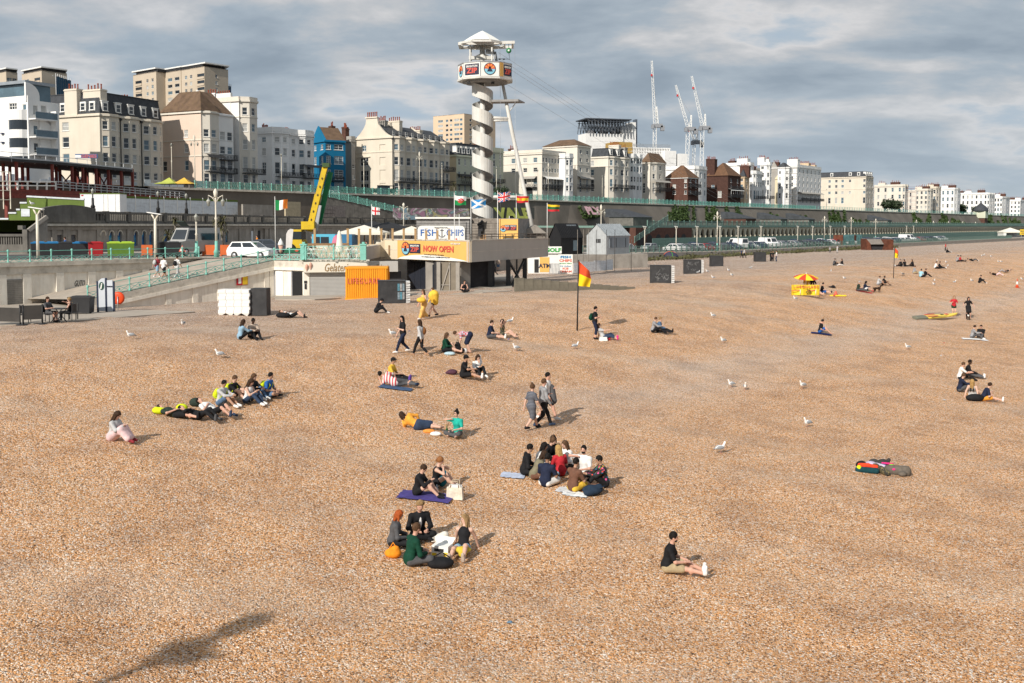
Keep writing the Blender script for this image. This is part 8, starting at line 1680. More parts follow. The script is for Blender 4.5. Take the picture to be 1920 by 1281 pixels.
 if top:
  sl={'n':0,'s':.36,'l':.97,'e':.5}[top[1][0]];g=.022 if top[1]!='n' else.012;pr=tor(g)
  if sl:pr+=arm(.016,sl)
  else:pr=pr[:3]
  if 'h' in top[1]:pr.append(cap(nk-F*.07-Rt*.06,nk-F*.07+Rt*.06,.055))
  pr.append(ell(pel+T*.06,(.163+g,.124+g,.12+g),M));wear('top',pr,cl(top[0]))
  if 'o' in top[1]:wear('undershirt',[ell(pel+T*.30+F*.05,(.06,.10,.20),M)],cl('w'))
 if bot:
  g=.012;kd=bot[1];pr=tor(g)[:1]
  if kd=='t':pr+=leg(.016,.96)
  elif kd=='c':pr+=leg(.018,.75)
  elif kd=='s':pr+=leg(.022,.40,.012)
  elif kd=='h':pr+=leg(.02,.18)
  elif kd in('k','K'):
   fr=.95 if kd=='k' else 1.7;pr+=[cap(hp[i],hp[i]+(kn[i]-hp[i])*min(1,fr),.11,.095,.12)for i in(0,1)]+[cap((hp[0]+hp[1])/2,(hp[0]+hp[1])/2+((kn[0]+kn[1])/2-(hp[0]+hp[1])/2)*min(1,fr),.13,.10,.1)]
   if kd=='K':pr+=[cap(kn[i],kn[i]+(an[i]-kn[i])*.85,.09,.10,.1)for i in(0,1)]+[cap((kn[0]+kn[1])/2,(kn[0]+kn[1]+(an[0]+an[1]-kn[0]-kn[1])*.8)/2,.1,.1,.1)]
  wear('bottoms',pr,cl(bot[0]))
 if shoe:
  for i in(0,1):wear('shoe',[cap(heel[i],tz[i],.047,.038),cap(an[i],tz[i],.046,.03)],cl(shoe))
 hs,hcx=hair[0],hair[1];hm=hair_m[hcx]
 face_cut=[ell(hc+hf*.085-hu*.035,(.066,.075,.088),HM),ell(hc-hu*.12,(.2,.2,.06),HM)]
 pr=[ell(hc+hu*.025-hf*.014,(.086,.103,.108),HM)]
 if hs=='s':pass
 elif hs=='c':pr=[ell(hc+hu*.035-hf*.008+A(q)*.05,(.06,.06,.06))for q in((1,0,.5),(-1,0,.5),(0,1,.6),(0,-1,.3),(0,0,1.2),(.7,.7,.8),(-.7,.7,.8))]
 elif hs in('L','B','P','U'):
  pr=[ell(hc+hu*.022-hf*.012,(.09,.107,.112),HM)];ln=dict(L=.34,B=.16,P=0,U=0)[hs]
  if ln:
   pr+=[cap(hc-hf*.06+hr*.03*q,hc-hf*(.085 if T[2]>.3 else.06)-(hu*.6+T*.4)*ln+hr*.05*q,.06,.04,.04)for q in(-1,1)];pr+=[cap(hc+hr*.07*q-hf*.01,hc+hr*.095*q-(hu*.6+T*.4)*ln*.75+hf*.01,.035,.026,.03)for q in(-1,1)]
   face_cut=face_cut[:1]
  if hs=='P':pr+=[cap(hc-hf*.1+hu*.03,hc-hf*.13-hu*.2,.035,.022)]
  if hs=='U':pr+=[ell(hc-hf*.05+hu*.14,(.045,.045,.04))]
 wear('hair',pr,hm,.02,face_cut)
 if h<.04:
  if 'sun' in extra:wear('sunglasses',[cap(hc+hf*.088+hr*.035+hu*.012,hc+hf*.088-hr*.035+hu*.012,.019),cap(hc+hf*.08+hr*.07+hu*.012,hc+hr*.078+hu*.012,.008),cap(hc+hf*.08-hr*.07+hu*.012,hc-hr*.078+hu*.012,.008)],mat('lens_black',(.01,.01,.01),rough=.15,var=0),.01)
  else:
   for q in(-1,1):put('eye',_eye,o,Vector((hc+hf*.087+hr*.031*q+hu*.014)*s))
  if h<.03:put('mouth',_eye,o,Vector((hc+hf*.083-hu*.052)*s),R(90),(.6,2.2,.45))
 if 'cap' in extra:wear('cap',[ell(hc+hu*.055-hf*.005,(.092,.11,.085),HM),ell(hc+hu*.05+hf*.12,(.07,.075,.012),HM)],cl('k'),.015,[ell(hc-hu*.06,(.2,.22,.085),HM)])
 if 'beard' in extra:wear('beard',[ell(hc-hu*.068+hf*.04,(.056,.054,.048),HM)],hm,.01,[ell(hc-hu*.02+hf*.1,(.04,.04,.04),HM)])
 for e in extra:
  if e.startswith('bag_'):wear_bag(o,s,nk,T,F,Rt,e[4:],loc,face)
 return o
def wear_bag(o,s,nk,T,F,Rt,spec,loc,face):
 c,label=spec.split('|');A=np.array;ce=nk-T*.24-F*.20
 pr=[ell(ce,(.14,.10,.20),A([Rt,F,T])),ell(ce-F*.08-T*.05,(.10,.05,.10),A([Rt,F,T]))];V,Fc=sdf_mesh(pr,.03,.03);b=thing('backpack',label,'backpack',loc,R(face-90),'backpacks on the beach');put('pack',np_mesh('pack',V*s,Fc,cl(c)),b)
 st=MB()
 for q in(-1,1):st.tube([(ce+Rt*.09*q+T*.17+F*.05)*s,(nk+Rt*.10*q+F*.0+T*.02)*s,(nk-T*.12+Rt*.13*q+F*.13)*s,(nk-T*.33+Rt*.14*q+F*.06)*s,(ce+Rt*.12*q-T*.12+F*.06)*s],.018,5)
 st.put('strap',cl(c),b)
def PP(px,py,label,pose,face,**kw):return person(label,G(px,py),pose,face,**kw)
# the crowd, nearest first
N_='n'
PP(1250,1073,'person in black t-shirt and khaki shorts sitting alone with legs stretched out','long',-14,skin='r',hair=('s','k'),top=('k','s'),bot=('kh','s'),shoe='w',extra=('beard',),ht=1.78)
g='friends sitting round a carton near the front'
PP(736,1026,'person in dark grey hoodie sitting beside the orange bag','cross',5,skin='p',hair=('B','r'),top=('dg','lh'),bot=('k','t'),shoe='k',sex='f',ht=1.66,group=g)
PP(784,1008,'person in black jacket looking down towards the person in green','cross',292,skin='r',hair=('c','l'),top=('k','lo'),bot=('k','t'),shoe='k',ht=1.8,group=g)
PP(768,1061,'person in dark green jumper seen from behind beside the black bag','cross',28,skin='r',hair=('s','m'),top=('gr','l'),bot=('dg','t'),shoe='bg',ht=1.8,group=g,yaw=15)
PP(868,1037,'person in black vest leaning back on both hands in denim shorts','back',258,skin='p',hair=('L','l'),top=('k','n'),bot=('lj','h'),shoe='bg',sex='f',ht=1.68,group=g,yaw=-40)
g='pair on the purple blanket'
PP(782,930,'person in long black jumper with bare legs on the purple blanket','phone',-12,skin='p',hair=('s','b'),top=('k','l'),bot=('k','h'),shoe='k',sex='f',ht=1.68,group=g)
PP(815,914,'person in black vest beside the teal backpack','knees',-8,skin='p',hair=('P','g'),top=('k','n'),bot=('k','h'),shoe='w',sex='f',ht=1.66,group=g,tweak=dict(hands=((-.05,.3,.62),(.07,.28,.6))))
g='large group sitting in a ring'
PP(983,891,'person in black hoodie at the left of the ring of friends','cross',-5,skin='t',hair=('s','k'),top=('k','lh'),bot=('k','t'),shoe='k',ht=1.76,group=g)
PP(1020,869,'person in black leaning forward at the back of the ring','cross',330,skin='p',hair=('U','m'),top=('k','l'),bot=('k','t'),shoe='k',sex='f',group=g,lean=(0,.5))
PP(1006,884,'person in white top with red hairband in the ring','cross',-2,skin='t',hair=('B','k'),top=('w','l'),bot=('k','t'),shoe='k',sex='f',group=g,lean=(0,.35))
PP(1000,899,'person in olive jumper hunched at the near left of the ring','cross',12,skin='t',hair=('B','b'),top=('ol','l'),bot=('br','t'),shoe='k',sex='f',group=g,lean=(0,.55))
PP(1022,913,'person in navy polo shirt and white shorts with their back turned','cross',62,skin='m',hair=('s','k'),top=('n','s'),bot=('w','s'),shoe='w',ht=1.76,group=g)
PP(1036,868,'person in black at the back of the ring facing outwards','cross',275,skin='m',hair=('B','k'),top=('k','l'),bot=('k','t'),shoe='k',sex='f',group=g)
PP(1052,893,'person in bright red top and pale jeans inside the ring','cross',118,skin='p',hair=('L','y'),top=('r','s'),bot=('lj','t'),shoe='w',sex='f',group=g)
PP(1067,880,'person in white jumper at the back right','cross',215,skin='p',hair=('L','m'),top=('w','l'),bot=('k','t'),shoe='k',sex='f',group=g)
PP(1097,895,'person in white t-shirt holding a bottle in the ring','crosstalk',232,skin='r',hair=('s','k'),top=('w','s'),bot=('k','t'),shoe='k',ht=1.78,group=g,extra=('beard',))
PP(1074,922,'person in brown t-shirt and yellow shorts with one knee raised','oneup',40,skin='t',hair=('s','k'),top=('br','s'),bot=('y','s'),shoe=None,ht=1.76,group=g)
PP(1134,914,'person in black shirt with bright colourful print sitting at the right of the ring','knees',192,skin='t',hair=('s','k'),top=('floral','l'),bot=('k','t'),shoe='k',ht=1.76,group=g)
g='three people walking together'
PP(996,806,'person in dark striped dress and flip flops walking at the left of the three','walk',38,skin='p',hair=('U','m'),top=('stripe_dark','s'),bot=('stripe_dark','k'),shoe='k',sex='f',ht=1.66,group=g)
PP(1017,801,'person in grey hoodie and black trousers walking in the middle of the three','walkhold',20,skin='r',hair=('s','m'),top=('g','lh'),bot=('k','t'),shoe='db',ht=1.78,group=g)
PP(1024,788,'person in white shirt carrying a dark jacket behind the grey hoodie','walkhold',340,skin='r',hair=('s','k'),top=('w','s'),bot=('k','s'),shoe='w',ht=1.82,group=g)
PP(784,806,'person in orange top and navy skirt lying on their side','side',72,skin='p',hair=('B','b'),top=('yo','l'),bot=('db','k'),shoe=None,sex='f',ht=1.7)
PP(858,818,'person in turquoise top and sunglasses sitting cross legged by the green bottle','crosstalk',245,skin='p',hair=('U','k'),top=('tq','s'),bot=('dg','t'),shoe=None,sex='f',extra=('sun',),ht=1.66,yaw=-25)
PP(742,726,'person in red and white striped shirt lying on their side','side',80,skin='r',hair=('s','k'),top=('stripe_red','s'),bot=('dg','t'),shoe='db',ht=1.76)
PP(731,714,'person in black cap and yellow shirt behind the striped shirt','long',-12,skin='t',hair=('s','k'),top=('y','s'),bot=('k','t'),shoe='pu',extra=('cap',),ht=1.74)
PP(868,709,'person in black cap, black t-shirt and shorts with white trainers','oneup',-14,skin='t',hair=('s','k'),top=('k','s'),bot=('k','s'),shoe='w',extra=('cap',),ht=1.78,tweak=dict(hands=((-.02,.22,.76),(.12,.5,.4))))
PP(893,704,'person in white blouse eating beside the person in black cap','knees',300,skin='p',hair=('B','b'),top=('w','l'),bot=('k','t'),shoe='w',sex='f',tweak=dict(hands=((-.04,.2,.68),(.1,.4,.42))))
PP(833,661,'person in dark green top and sunglasses sitting by the black bags','oneup',-8,skin='p',hair=('B','m'),top=('gr','l'),bot=('k','s'),shoe=None,sex='f',extra=('sun',))
PP(881,661,'person in red plaid shirt and navy skirt bending over','bend',182,skin='p',hair=('s','m'),top=('plaid','s'),bot=('n','k'),shoe=None,sex='f',ht=1.66)
PP(917,635,'person in navy t-shirt sitting beside the person with raised arms','long',-12,skin='p',hair=('s','b'),top=('n','s'),bot=('dg','s'),shoe='w',ht=1.74)
PP(942,632,'person in patterned dark top holding both hands to the head','arms',-18,skin='p',hair=('B','k'),top=('camo','n'),bot=('camo','h'),shoe=None,sex='f')
PP(756,662,'person all in black with white trainers striding past','walkhold',205,skin='p',hair=('L','k'),top=('k','s'),bot=('n','t'),shoe='w',sex='f',ht=1.72,yaw=35)
PP(789,667,'person in grey cardigan and brown backpack walking barefoot','walk',158,skin='t',hair=('L','b'),top=('lg','l'),bot=('k','t'),shoe=None,sex='f',ht=1.66)
PP(795,599,'person in ochre dress carrying a yellow towel','walkhold',225,skin='r',hair=('L','m'),top=('cy','n'),bot=('cy','K'),shoe='w',sex='f',extra=('sun',),ht=1.72)
PP(813,594,'person wrapped in a bright yellow towel','walkhold',215,skin='p',hair=('s','m'),top=('y','l'),bot=('k','h'),shoe='k',sex='f',ht=1.7)
PP(705,587,'person in black cap and black tracksuit hunched over','phone',2,skin='p',hair=('s','k'),top=('k','l'),bot=('k','t'),shoe='w',extra=('cap',),ht=1.7,lean=(0,.5))
PP(548,596,'person in white t-shirt asleep against a black bag','lie',-8,skin='p',hair=('s','m'),top=('w','s'),bot=('k','s'),shoe='k',sex='f')
PP(450,637,'person in pale denim jacket seen from behind','knees',35,skin='t',hair=('L','b'),top=('lj','l'),bot=('k','t'),shoe='k',sex='f',ht=1.68)
PP(472,635,'person in beige shirt and scarf beside the denim jacket','knees',310,skin='d',hair=('s','k'),top=('bg','l'),bot=('k','t'),shoe='k',ht=1.76)
PP(211,826,'person in grey cardigan and long pink skirt looking at their phone','phone',-14,skin='p',hair=('L','b'),top=('lg','l'),bot=('p','K'),shoe='dr',sex='f',ht=1.68)
g='teenagers resting in a row'
PP(333,783,'person in dark green t-shirt lying flat with an arm over their head','lieflat',-16,skin='r',hair=('s','b'),top=('dgr','s'),bot=('k','s'),shoe='k',group=g)
PP(372,787,'person in black tracksuit with white stripes lying back','lie',-18,skin='r',hair=('s','k'),top=('k','l'),bot=('k','t'),shoe='dg',group=g)
PP(402,779,'person in white t-shirt and black shorts lying back with knees raised','lie',-20,skin='r',hair=('s','k'),top=('w','s'),bot=('k','s'),shoe='db',group=g,tweak=dict(T=(0,-1,.55)))
PP(413,761,'person in grey and black jacket with bright yellow rucksack sitting in the row','knees',-18,skin='t',hair=('s','k'),top=('lg','l'),bot=('j','s'),shoe='w',group=g,extra=('bag_lm|bright yellow rucksack worn by the person in grey jacket',))
PP(433,751,'person in black t-shirt behind the grey and black jacket','knees',-14,skin='p',hair=('s','m'),top=('k','s'),bot=('k','s'),shoe='k',group=g,extra=('bag_lm|bright yellow rucksack worn by the person in black t-shirt',))
PP(463,757,'person in white vest and blue jeans','phone',-20,skin='p',hair=('L','b'),top=('w','n'),bot=('db','t'),shoe='w',sex='f',group=g)
PP(470,747,'person in black top partly hidden behind the white vest and blue jeans','knees',-25,skin='p',hair=('L','m'),top=('k','l'),bot=('j','t'),shoe='w',sex='f',group=g)
PP(500,745,'person in blue t-shirt with green rucksack at the right end of the row','cross',-12,skin='t',hair=('s','k'),top=('b','s'),bot=('j','s'),shoe='k',group=g,extra=('bag_lm|green and yellow rucksack worn by the person in blue t-shirt',))
PP(1115,636,'person in black t-shirt standing with a green rucksack','hold',-12,skin='r',hair=('s','k'),top=('k','s'),bot=('n','c'),shoe='k',ht=1.8,extra=('beard','bag_gr|bright green rucksack worn by the standing person'))
PP(1131,637,'person in grey t-shirt and bright pink shoes beside the takeaway boxes','back',-14,skin='p',hair=('B','b'),top=('lg','s'),bot=('db','c'),shoe='hp',sex='f',tweak=dict(hands=((-.28,-.3,.06),(.16,.36,.56))))
PP(1224,624,'person in grey hoodie with arms round a companion','knees',-12,skin='p',hair=('s','m'),top=('g','lh'),bot=('k','t'),shoe='k')
PP(1234,624,'person in denim jacket held by the grey hoodie','long',-16,skin='p',hair=('s','l'),top=('j','l'),bot=('k','t'),shoe='k',sex='f')
PP(1537,625,'person in black t-shirt sitting alone on a blue mat','knees',-22,skin='r',hair=('s','k'),top=('k','s'),bot=('b','s'),shoe=None,tweak=dict(hands=((-.02,.2,.66),(.16,.3,.2))))
PP(1526,553,'person in white top and denim shorts leaning on the yellow windbreak','back',-25,skin='p',hair=('U','k'),top=('w','s'),bot=('lj','h'),shoe=None,sex='f')
PP(1512,546,'lifeguard in yellow shirt behind the windbreak under the parasol','chair',270,skin='t',hair=('s','k'),top=('y','s'),bot=('r','s'),shoe=None)
PP(1523,546,'lifeguard in black top behind the windbreak under the parasol','chair',275,skin='r',hair=('s','m'),top=('k','l'),bot=('r','s'),shoe=None)
PP(1540,550,'person in black with striped trainers behind the right end of the windbreak','long',-20,skin='p',hair=('s','k'),top=('k','s'),bot=('b','s'),shoe='k')
PP(1608,546,'person in dark green shirt on the red towel','long',-14,skin='r',hair=('s','w'),top=('dgr','s'),bot=('dg','t'),shoe='k')
PP(1620,546,'person in navy top on the red towel','knees',-16,skin='p',hair=('B','k'),top=('n','l'),bot=('w','s'),shoe='r',sex='f')
PP(1646,535,'person in grey t-shirt hugging their knees near the tall flag','knees',-8,skin='t',hair=('s','m'),top=('lg','s'),bot=('g','s'),shoe='k')
PP(1655,535,'person in black t-shirt beside the grey t-shirt near the tall flag','knees',-12,skin='m',hair=('s','k'),top=('k','s'),bot=('k','s'),shoe='k')
PP(1788,594,'person in red top standing behind the rescue board','hold',262,skin='p',hair=('L','l'),top=('r','s'),bot=('gr','h'),shoe=None,sex='f',extra=('sun',))
PP(1815,596,'person in black dress with arms out beside the spaniel','dance',268,skin='r',hair=('L','k'),top=('k','s'),bot=('k','k'),shoe=None,sex='f')
PP(1822,635,'person in grey jumper sitting on a white towel','knees',-18,skin='p',hair=('s','b'),top=('g','l'),bot=('dg','t'),shoe='w')
PP(1840,634,'person in black jumper facing the person on the white towel','knees',235,skin='r',hair=('s','k'),top=('k','l'),bot=('dg','t'),shoe='tan')
g='friends sitting together far over by the water side'
PP(1799,712,'person in grey waistcoat and white shirt sitting with friends','knees',-16,skin='r',hair=('s','m'),top=('w','s'),bot=('k','t'),shoe='k',group=g)
PP(1812,708,'person in black with legs stretched out and white trainers','long',-25,skin='d',hair=('c','k'),top=('k','l'),bot=('dg','t'),shoe='w',group=g)
PP(1799,735,'person in navy jacket eating crisps','knees',-10,skin='p',hair=('s','m'),top=('n','l'),bot=('dg','t'),shoe='k',group=g)
o53=PP(1824,745,'person in grey basketball vest number 53 leaning back','back',55,skin='p',hair=('L','y'),top=('lg','n'),bot=('w','h'),shoe=None,sex='f',group=g)
n_=letter('num',black,o53,(0,-.27,.40),0,h=.17,name='number');n_.rotation_euler[0]=R(113)
PP(1842,752,'person in navy and orange shirt lying forward at the near end of the friends','oneup',-12,skin='p',hair=('s','b'),top=('n','s'),bot=('yo','s'),shoe='w',group=g,lean=(0,.5))
far_p=[(1563,498,'person in grey top facing the person in white trousers','knees',0,'dg','s','k','s'),(1580,499,'person with white trousers facing the person in grey top','long',185,'k','l','w','B'),(1690,500,'left person of the dark pair under the tall flag','long',185,'k','l','k','s'),(1697,500,'right person of the dark pair under the tall flag','cross',200,'k','l','k','B'),(1712,500,'lone person in black right of the dark pair','long',180,'k','l','k','B'),(1713,513,'person in grey jumper near the pale blue shirt','cross',0,'g','l','kh','s'),(1726,520,'person in pale blue shirt with back turned','cross',40,'lb','s','k','s'),(1733,519,'person in black beside the pale blue shirt','knees',-10,'k','s','k','s'),(1753,504,'person in white leaning on a friend in black','cross',0,'w','s','k','s'),(1760,504,'person in black leaning by the friend in white','long',-15,'k','l','k','s'),(1794,491,'person in grey shirt beside the red shirt','cross',5,'g','s','k','s'),(1799,491,'person in red shirt beside the grey shirt','long',-10,'r','s','k','s'),(1824,490,'person in black lying back reading a phone','lie',-10,'k','l','dg','s'),(1836,531,'lone person in black hunched by a gull','knees',-18,'k','l','k','s'),(1868,517,'sunbather in black with pink bag','lie',-20,'k','s','p','s'),(1884,511,'person lying on a grey towel beyond the sunbather','lie',160,'k','s','g','s'),(1775,474,'person in black lying beside the pushchair','long',0,'k','l','k','s'),(1245,484,'person sitting by the dome tent','knees',0,'g','s','db','s'),(1281,484,'person in blue sitting right of the dome tent','knees',180,'b','s','db','s')]
for px,py,lb,po,fa,tc_,sl_,bc,hr_ in far_p:
 PP(px,py,lb,po,fa,skin=random.choice('prt'),hair=(hr_,random.choice('kbm')),top=(tc_,sl_),bot=(bc,'t'),shoe=random.choice('wk'))
for px,py,lb,po,fa,tc_,bc,hh in[(1445,490,'person in long black coat standing in a huddle','stand',20,'k',('k','K'),1.7),(1450,490,'second person in black standing in the huddle','stand',200,'k',('k','t'),1.7),(1456,490.5,'person in white t-shirt and jeans standing in the huddle','stand',170,'w',('db','t'),1.78),(1390,484,'person in blue jacket walking along the beach wall','walk',10,'db',('k','t'),1.75),(1395,484,'person in white shirt walking along the beach wall','walk',5,'lg',('k','t'),1.78),(1556,474.5,'child in grey with raised cap on the upper beach','stand',270,'g',('dg','t'),1.4),(1570,474,'person in pale grey standing on the upper beach','stand',200,'lg',('lg','t'),1.6),(1773,470,'person in red coat standing by a pushchair','stand',180,'r',('k','t'),1.7),(928,517,'person in black pushing a trolley of steel barriers','push',180,'k',('k','t'),1.78),(925,506,'person in dark top standing before the snack counter','stand',90,'k',('dg','t'),1.7),(934,508,'person in blue shorts with bare back before the snack counter','stand',90,'bg',('j','s'),1.74)]:
 PP(px,py,lb,po,fa,skin='r',hair=('s','b'),top=(tc_,'s'),bot=bc,shoe='k',ht=hh)
PP(870,548,'person in black vest sitting in the shade against the deck pier','cross',290,skin='r',hair=('s','b'),top=('k','n'),bot=('k','t'),shoe='k')
def ramp_pt(px,py):
 d=ray(px,py);best=None
 n_=((ro1-ro0).cross(inner1-ro0)).normalized();k=(ro0-Vector((0,0,CAMZ))).dot(n_)/d.dot(n_);return Vector((d.x*k,d.y*k,CAMZ+d.z*k))
g='people walking up the ramp'
for px,py,lb,tc_,bc,sk,ex in[(294,521,'person in dark red t-shirt with pale rucksack walking up the ramp','dr',('lj','s'),'r',('bag_lg|pale grey rucksack worn on the ramp',)),(307,524,'person in white t-shirt and black shorts walking up the ramp','w',('k','s'),'t',()),(332,523,'person in white t-shirt with black rucksack walking up the ramp','w',('lg','t'),'t',('bag_k|black rucksack worn on the ramp',))]:
 person(lb,ramp_pt(px,py),'walk',62,skin=sk,hair=('s','k'),top=(tc_,'s'),bot=bc,shoe='w',extra=ex,group=g,ht=1.78)
PP(90,604,'person in brown t-shirt and sunglasses on a black cafe chair','chair',-12,skin='r',hair=('s','b'),top=('dg','s'),bot=('dg','s'),shoe='k',extra=('sun',),ht=1.78)
PP(131,602,'person in black vest on a black cafe chair','chair',195,skin='r',hair=('P','l'),top=('k','n'),bot=('k','t'),shoe='k',sex='f',tweak=dict(hands=((-.12,.3,.7),(.1,.3,1.05))))
for px,Y,lb,tc_,po in[(122,88,'person in blue vest jogging behind the black bins','b','stand'),(482,103,'person in orange vest and straw hat by the white car','o','stand'),(585,98,'person in grey hoodie standing beside the ice cream van','dg','stand'),(687,92,'person in black seated at a terrace table','k','chair'),(722,92,'person in navy seated at a terrace table','n','chair'),(745,91,'person in white seated on the terrace by the posts','w','chair')]:
 person(lb,(*XY(px,Y),5.3),po,200,skin='r',hair=('s','b'),top=(tc_,'s'),bot=('k','t'),shoe='k',group='people on the promenade')
for i,(px,Y)in enumerate([(880,238),(949,262),(1061,312),(1096,330),(470,205),(645,232),(1122,335)]):
 person(['person in dark coat on the cliff top before the bus shelter','person in red on the cliff top behind the union flag','pedestrian by the traffic light on the cliff top','pedestrian in dark coat right of the traffic light','person in dark jacket behind the timber hoarding','person by the hedge corner on the cliff top','pedestrian before the small shelter on the cliff top'][i],(*XY(px,Y),14.6),'walk',0,skin='r',top=(random.choice(['k','r','db','w']),'l'),bot=('k','t'),shoe='k',group='people on the cliff top')
 # gulls, dogs, bags and beach gear
def blob(name,prims,h,m,parent,k=.03,cuts=()):V,F=sdf_mesh(prims,h,k,cuts);return put(name,np_mesh(name,V,F,m),parent)
gw_,gg,gk=mat('gull_white',(.78,.77,.75),rough=.7,var=.04),mat('gull_grey',(.30,.32,.34),rough=.7,var=.1),mat('gull_black',(.03,.03,.03),rough=.6)
def gull_proto():
 o=thing('gull','gull','gull');blob('body',[ell((0,0,.20),(.085,.19,.085)),cap((0,.14,.24),(0,.20,.34),.055,.045),ell((0,.225,.365),(.045,.058,.045)),cap((0,-.15,.2),(0,-.26,.17),.05,.03)],.018,gw_,o)
 for s_ in(-1,1):blob('wing',[ell((.07*s_,-.05,.215),(.035,.19,.065)),cap((.06*s_,-.15,.20),(.03*s_,-.33,.165),.03,.012)],.016,gg,o)
 blob('tail',[cap((0,-.27,.165),(0,-.36,.15),.025,.012)],.014,gk,o);MB().tube([(0,.27,.365),(0,.32,.355),(0,.335,.345)],[.016,.012,.004],6).put('beak',mat('beak_yellow',(.6,.35,.03),rough=.5),o)
 for s_ in(-1,1):MB().tube([(.03*s_,.02,.14),(.035*s_,0,.01)],.009,5).bb((.015*s_-.01,-.02,0),(.015*s_+.05,.06,.012)).put('leg',mat('leg_pink',(.5,.28,.22)),o)
 return o
gp_=gull_proto();first=True
GL=[(245,636,200,'gull standing left of all others near the apron'),(343,613,265,'gull facing the view below the white barrier stack'),(412,672,195,'gull standing left of the row of teenagers'),(736,632,190,'gull behind the striding person in black'),(957,608,20,'gull behind the person with raised arms'),(968,659,200,'gull right of the bending person'),(1079,655,20,'gull at the foot of the tall flag pole'),(1337,597,190,'gull alone right of the hugging couple'),(1371,727,200,'crouched gull, left of the middle pair on the bare shingle'),(1397,732,265,'upright gull, right of the middle pair on the bare shingle'),(1505,729,205,'gull on the bare shingle below the person on the blue mat'),(1514,801,205,'large gull with long shadow above the clothes pile'),(1351,850,15,'gull nearest the lone sitter in khaki shorts'),(1356,644,200,'small gull between the hugging couple and blue mat'),(1491,564,200,'gull below the yellow windbreak'),(1702,656,190,'gull far right above the orange shingle'),(1309,514,20,'gull by the second storage box'),(1326,512,200,'gull right of the second storage box'),(1337,524,190,'gull lower right of the second storage box'),(1366,510,200,'left gull of a pair between the storage boxes'),(1372,519,210,'right gull of a pair between the storage boxes'),(1408,505,20,'gull before the farthest storage box'),(1583,525,200,'gull above the red towel couple'),(1558,511,265,'gull above the yellow windbreak'),(1693,517,190,'dark gull under the dark pair'),(1752,529,265,'upper gull of two left of the hunched figure'),(1751,536,200,'lower gull of two left of the hunched figure'),(1790,532,20,'gull midway to the hunched figure'),(1822,529,190,'gull close to the hunched figure'),(1777,501,265,'gull right of the leaning friends'),(1774,494,200,'gull above the leaning friends'),(1841,482,200,'gull on the far shingle, left of three'),(1845,480,20,'gull on the far shingle, middle of three'),(1858,483,200,'gull on the far shingle, right of three'),(1872,493,200,'gull above the sunbather, left of two'),(1877,493,190,'gull above the sunbather, right of two'),(1916,526,190,'gull near the far traffic cone'),(1757,491,265,'gull by the grey shirt and red shirt')]
for px,py,fa,lb in GL:
 g_=gp_ if first else copy_tree(gp_);first=False;g_.location=G(px,py);g_.rotation_euler=(0,0,R(fa-90));g_.scale=(.82,.70,.98);g_['label']=lb;g_['group']='gulls on the shingle'
g_=copy_tree(gp_);g_.location=at(61,79,ZP(386,79));g_.rotation_euler=(0,0,R(110));g_['label']='gull perched on the left forked lamp post'
def dog(px,py,fa,label,m,m2,s_=1.0):
 o=thing('dog',label,'dog',G(px,py),R(fa-90));o.scale=(s_,)*3
 blob('body',[ell((0,.12,.40),(.11,.17,.13)),ell((0,-.16,.40),(.095,.20,.105)),cap((0,.26,.47),(0,.36,.60),.075,.06),ell((0,.42,.64),(.07,.09,.07)),cap((0,.46,.62),(0,.56,.60),.042,.032)]+[cap((x,y,.36),(x,y+.03,.18),.055,.032)for x in(-.08,.08)for y in(.18,)]+[cap((x,.21,.18),(x,.19,.03),.03,.026)for x in(-.08,.08)]+[cap((x,-.30,.38),(x,-.24,.22),.075,.045)for x in(-.08,.08)]+[cap((x,-.24,.22),(x,-.35,.14),.042,.028)for x in(-.08,.08)]+[cap((x,-.35,.14),(x,-.33,.03),.027,.026)for x in(-.08,.08)]+[cap((0,-.35,.44),(0,-.52,.56),.03,.018)],.024,m,o)
 for s2 in(-1,1):blob('ear',[ell((.07*s2,.40,.62),(.02,.045,.075))],.014,m,o)
 blob('chest_patch',[ell((0,.25,.40),(.08,.07,.12))],.02,m2,o)
dog(1645,549,15,'dark brown dog walking below the couple near the tall flag',hair_m['b'],hair_m['b']);dog(1815,600,250,'black and white spaniel at the feet of the person in black dress',hair_m['k'],gw_)
p=G(1484,554);k=p.y/FPX;o=thing('windbreak','yellow canvas windbreak lettered LIFEGUARDS in red','windbreak',p,R(-3));yb=mat('windbreak_yellow',(.78,.56,.03),rough=.75,var=.06);b=MB();Lw_=52*k;n=10
for i in range(n):b.quad((Lw_*i/n,.1*math.sin(i*1.3),.02),(Lw_*(i+1)/n,.1*math.sin((i+1)*1.3),.02),(Lw_*(i+1)/n,.08*math.sin((i+1)*1.3),20*k),(Lw_*i/n,.08*math.sin(i*1.3),20*k))
b.put('cloth',yb,o)
for i in range(5):MB().tube([(Lw_*i/4,.05,-.1),(Lw_*i/4,.05,23*k)],.025,6).put('pole',woodm,o)
letter('lifegu',lr,o,(Lw_*.5,-.13,16.5*k),0,h=5*k,w=Lw_*.88);letter('swim',black,o,(Lw_*.60,-.13,6.5*k),0,h=10*k,w=Lw_*.2)
for x in(.3,.85):MB().tube([(Lw_*x,-.13,2*k),(Lw_*x,-.13,11*k)],.03,5).put('drawn_pole',wht,o);MB().add([(Lw_*x-.02,-.125,11*k),(Lw_*x-.7,-.125,9.4*k),(Lw_*x-.7,-.125,8*k),(Lw_*x-.02,-.125,9.4*k)],[(0,1,2,3)]).put('drawn_flag',lr,o)
o=thing('beach_parasol','red and yellow striped beach parasol tilted over the windbreak','parasol',G(1511,550));n=10;b=MB();r_,zc=24*k,38*k
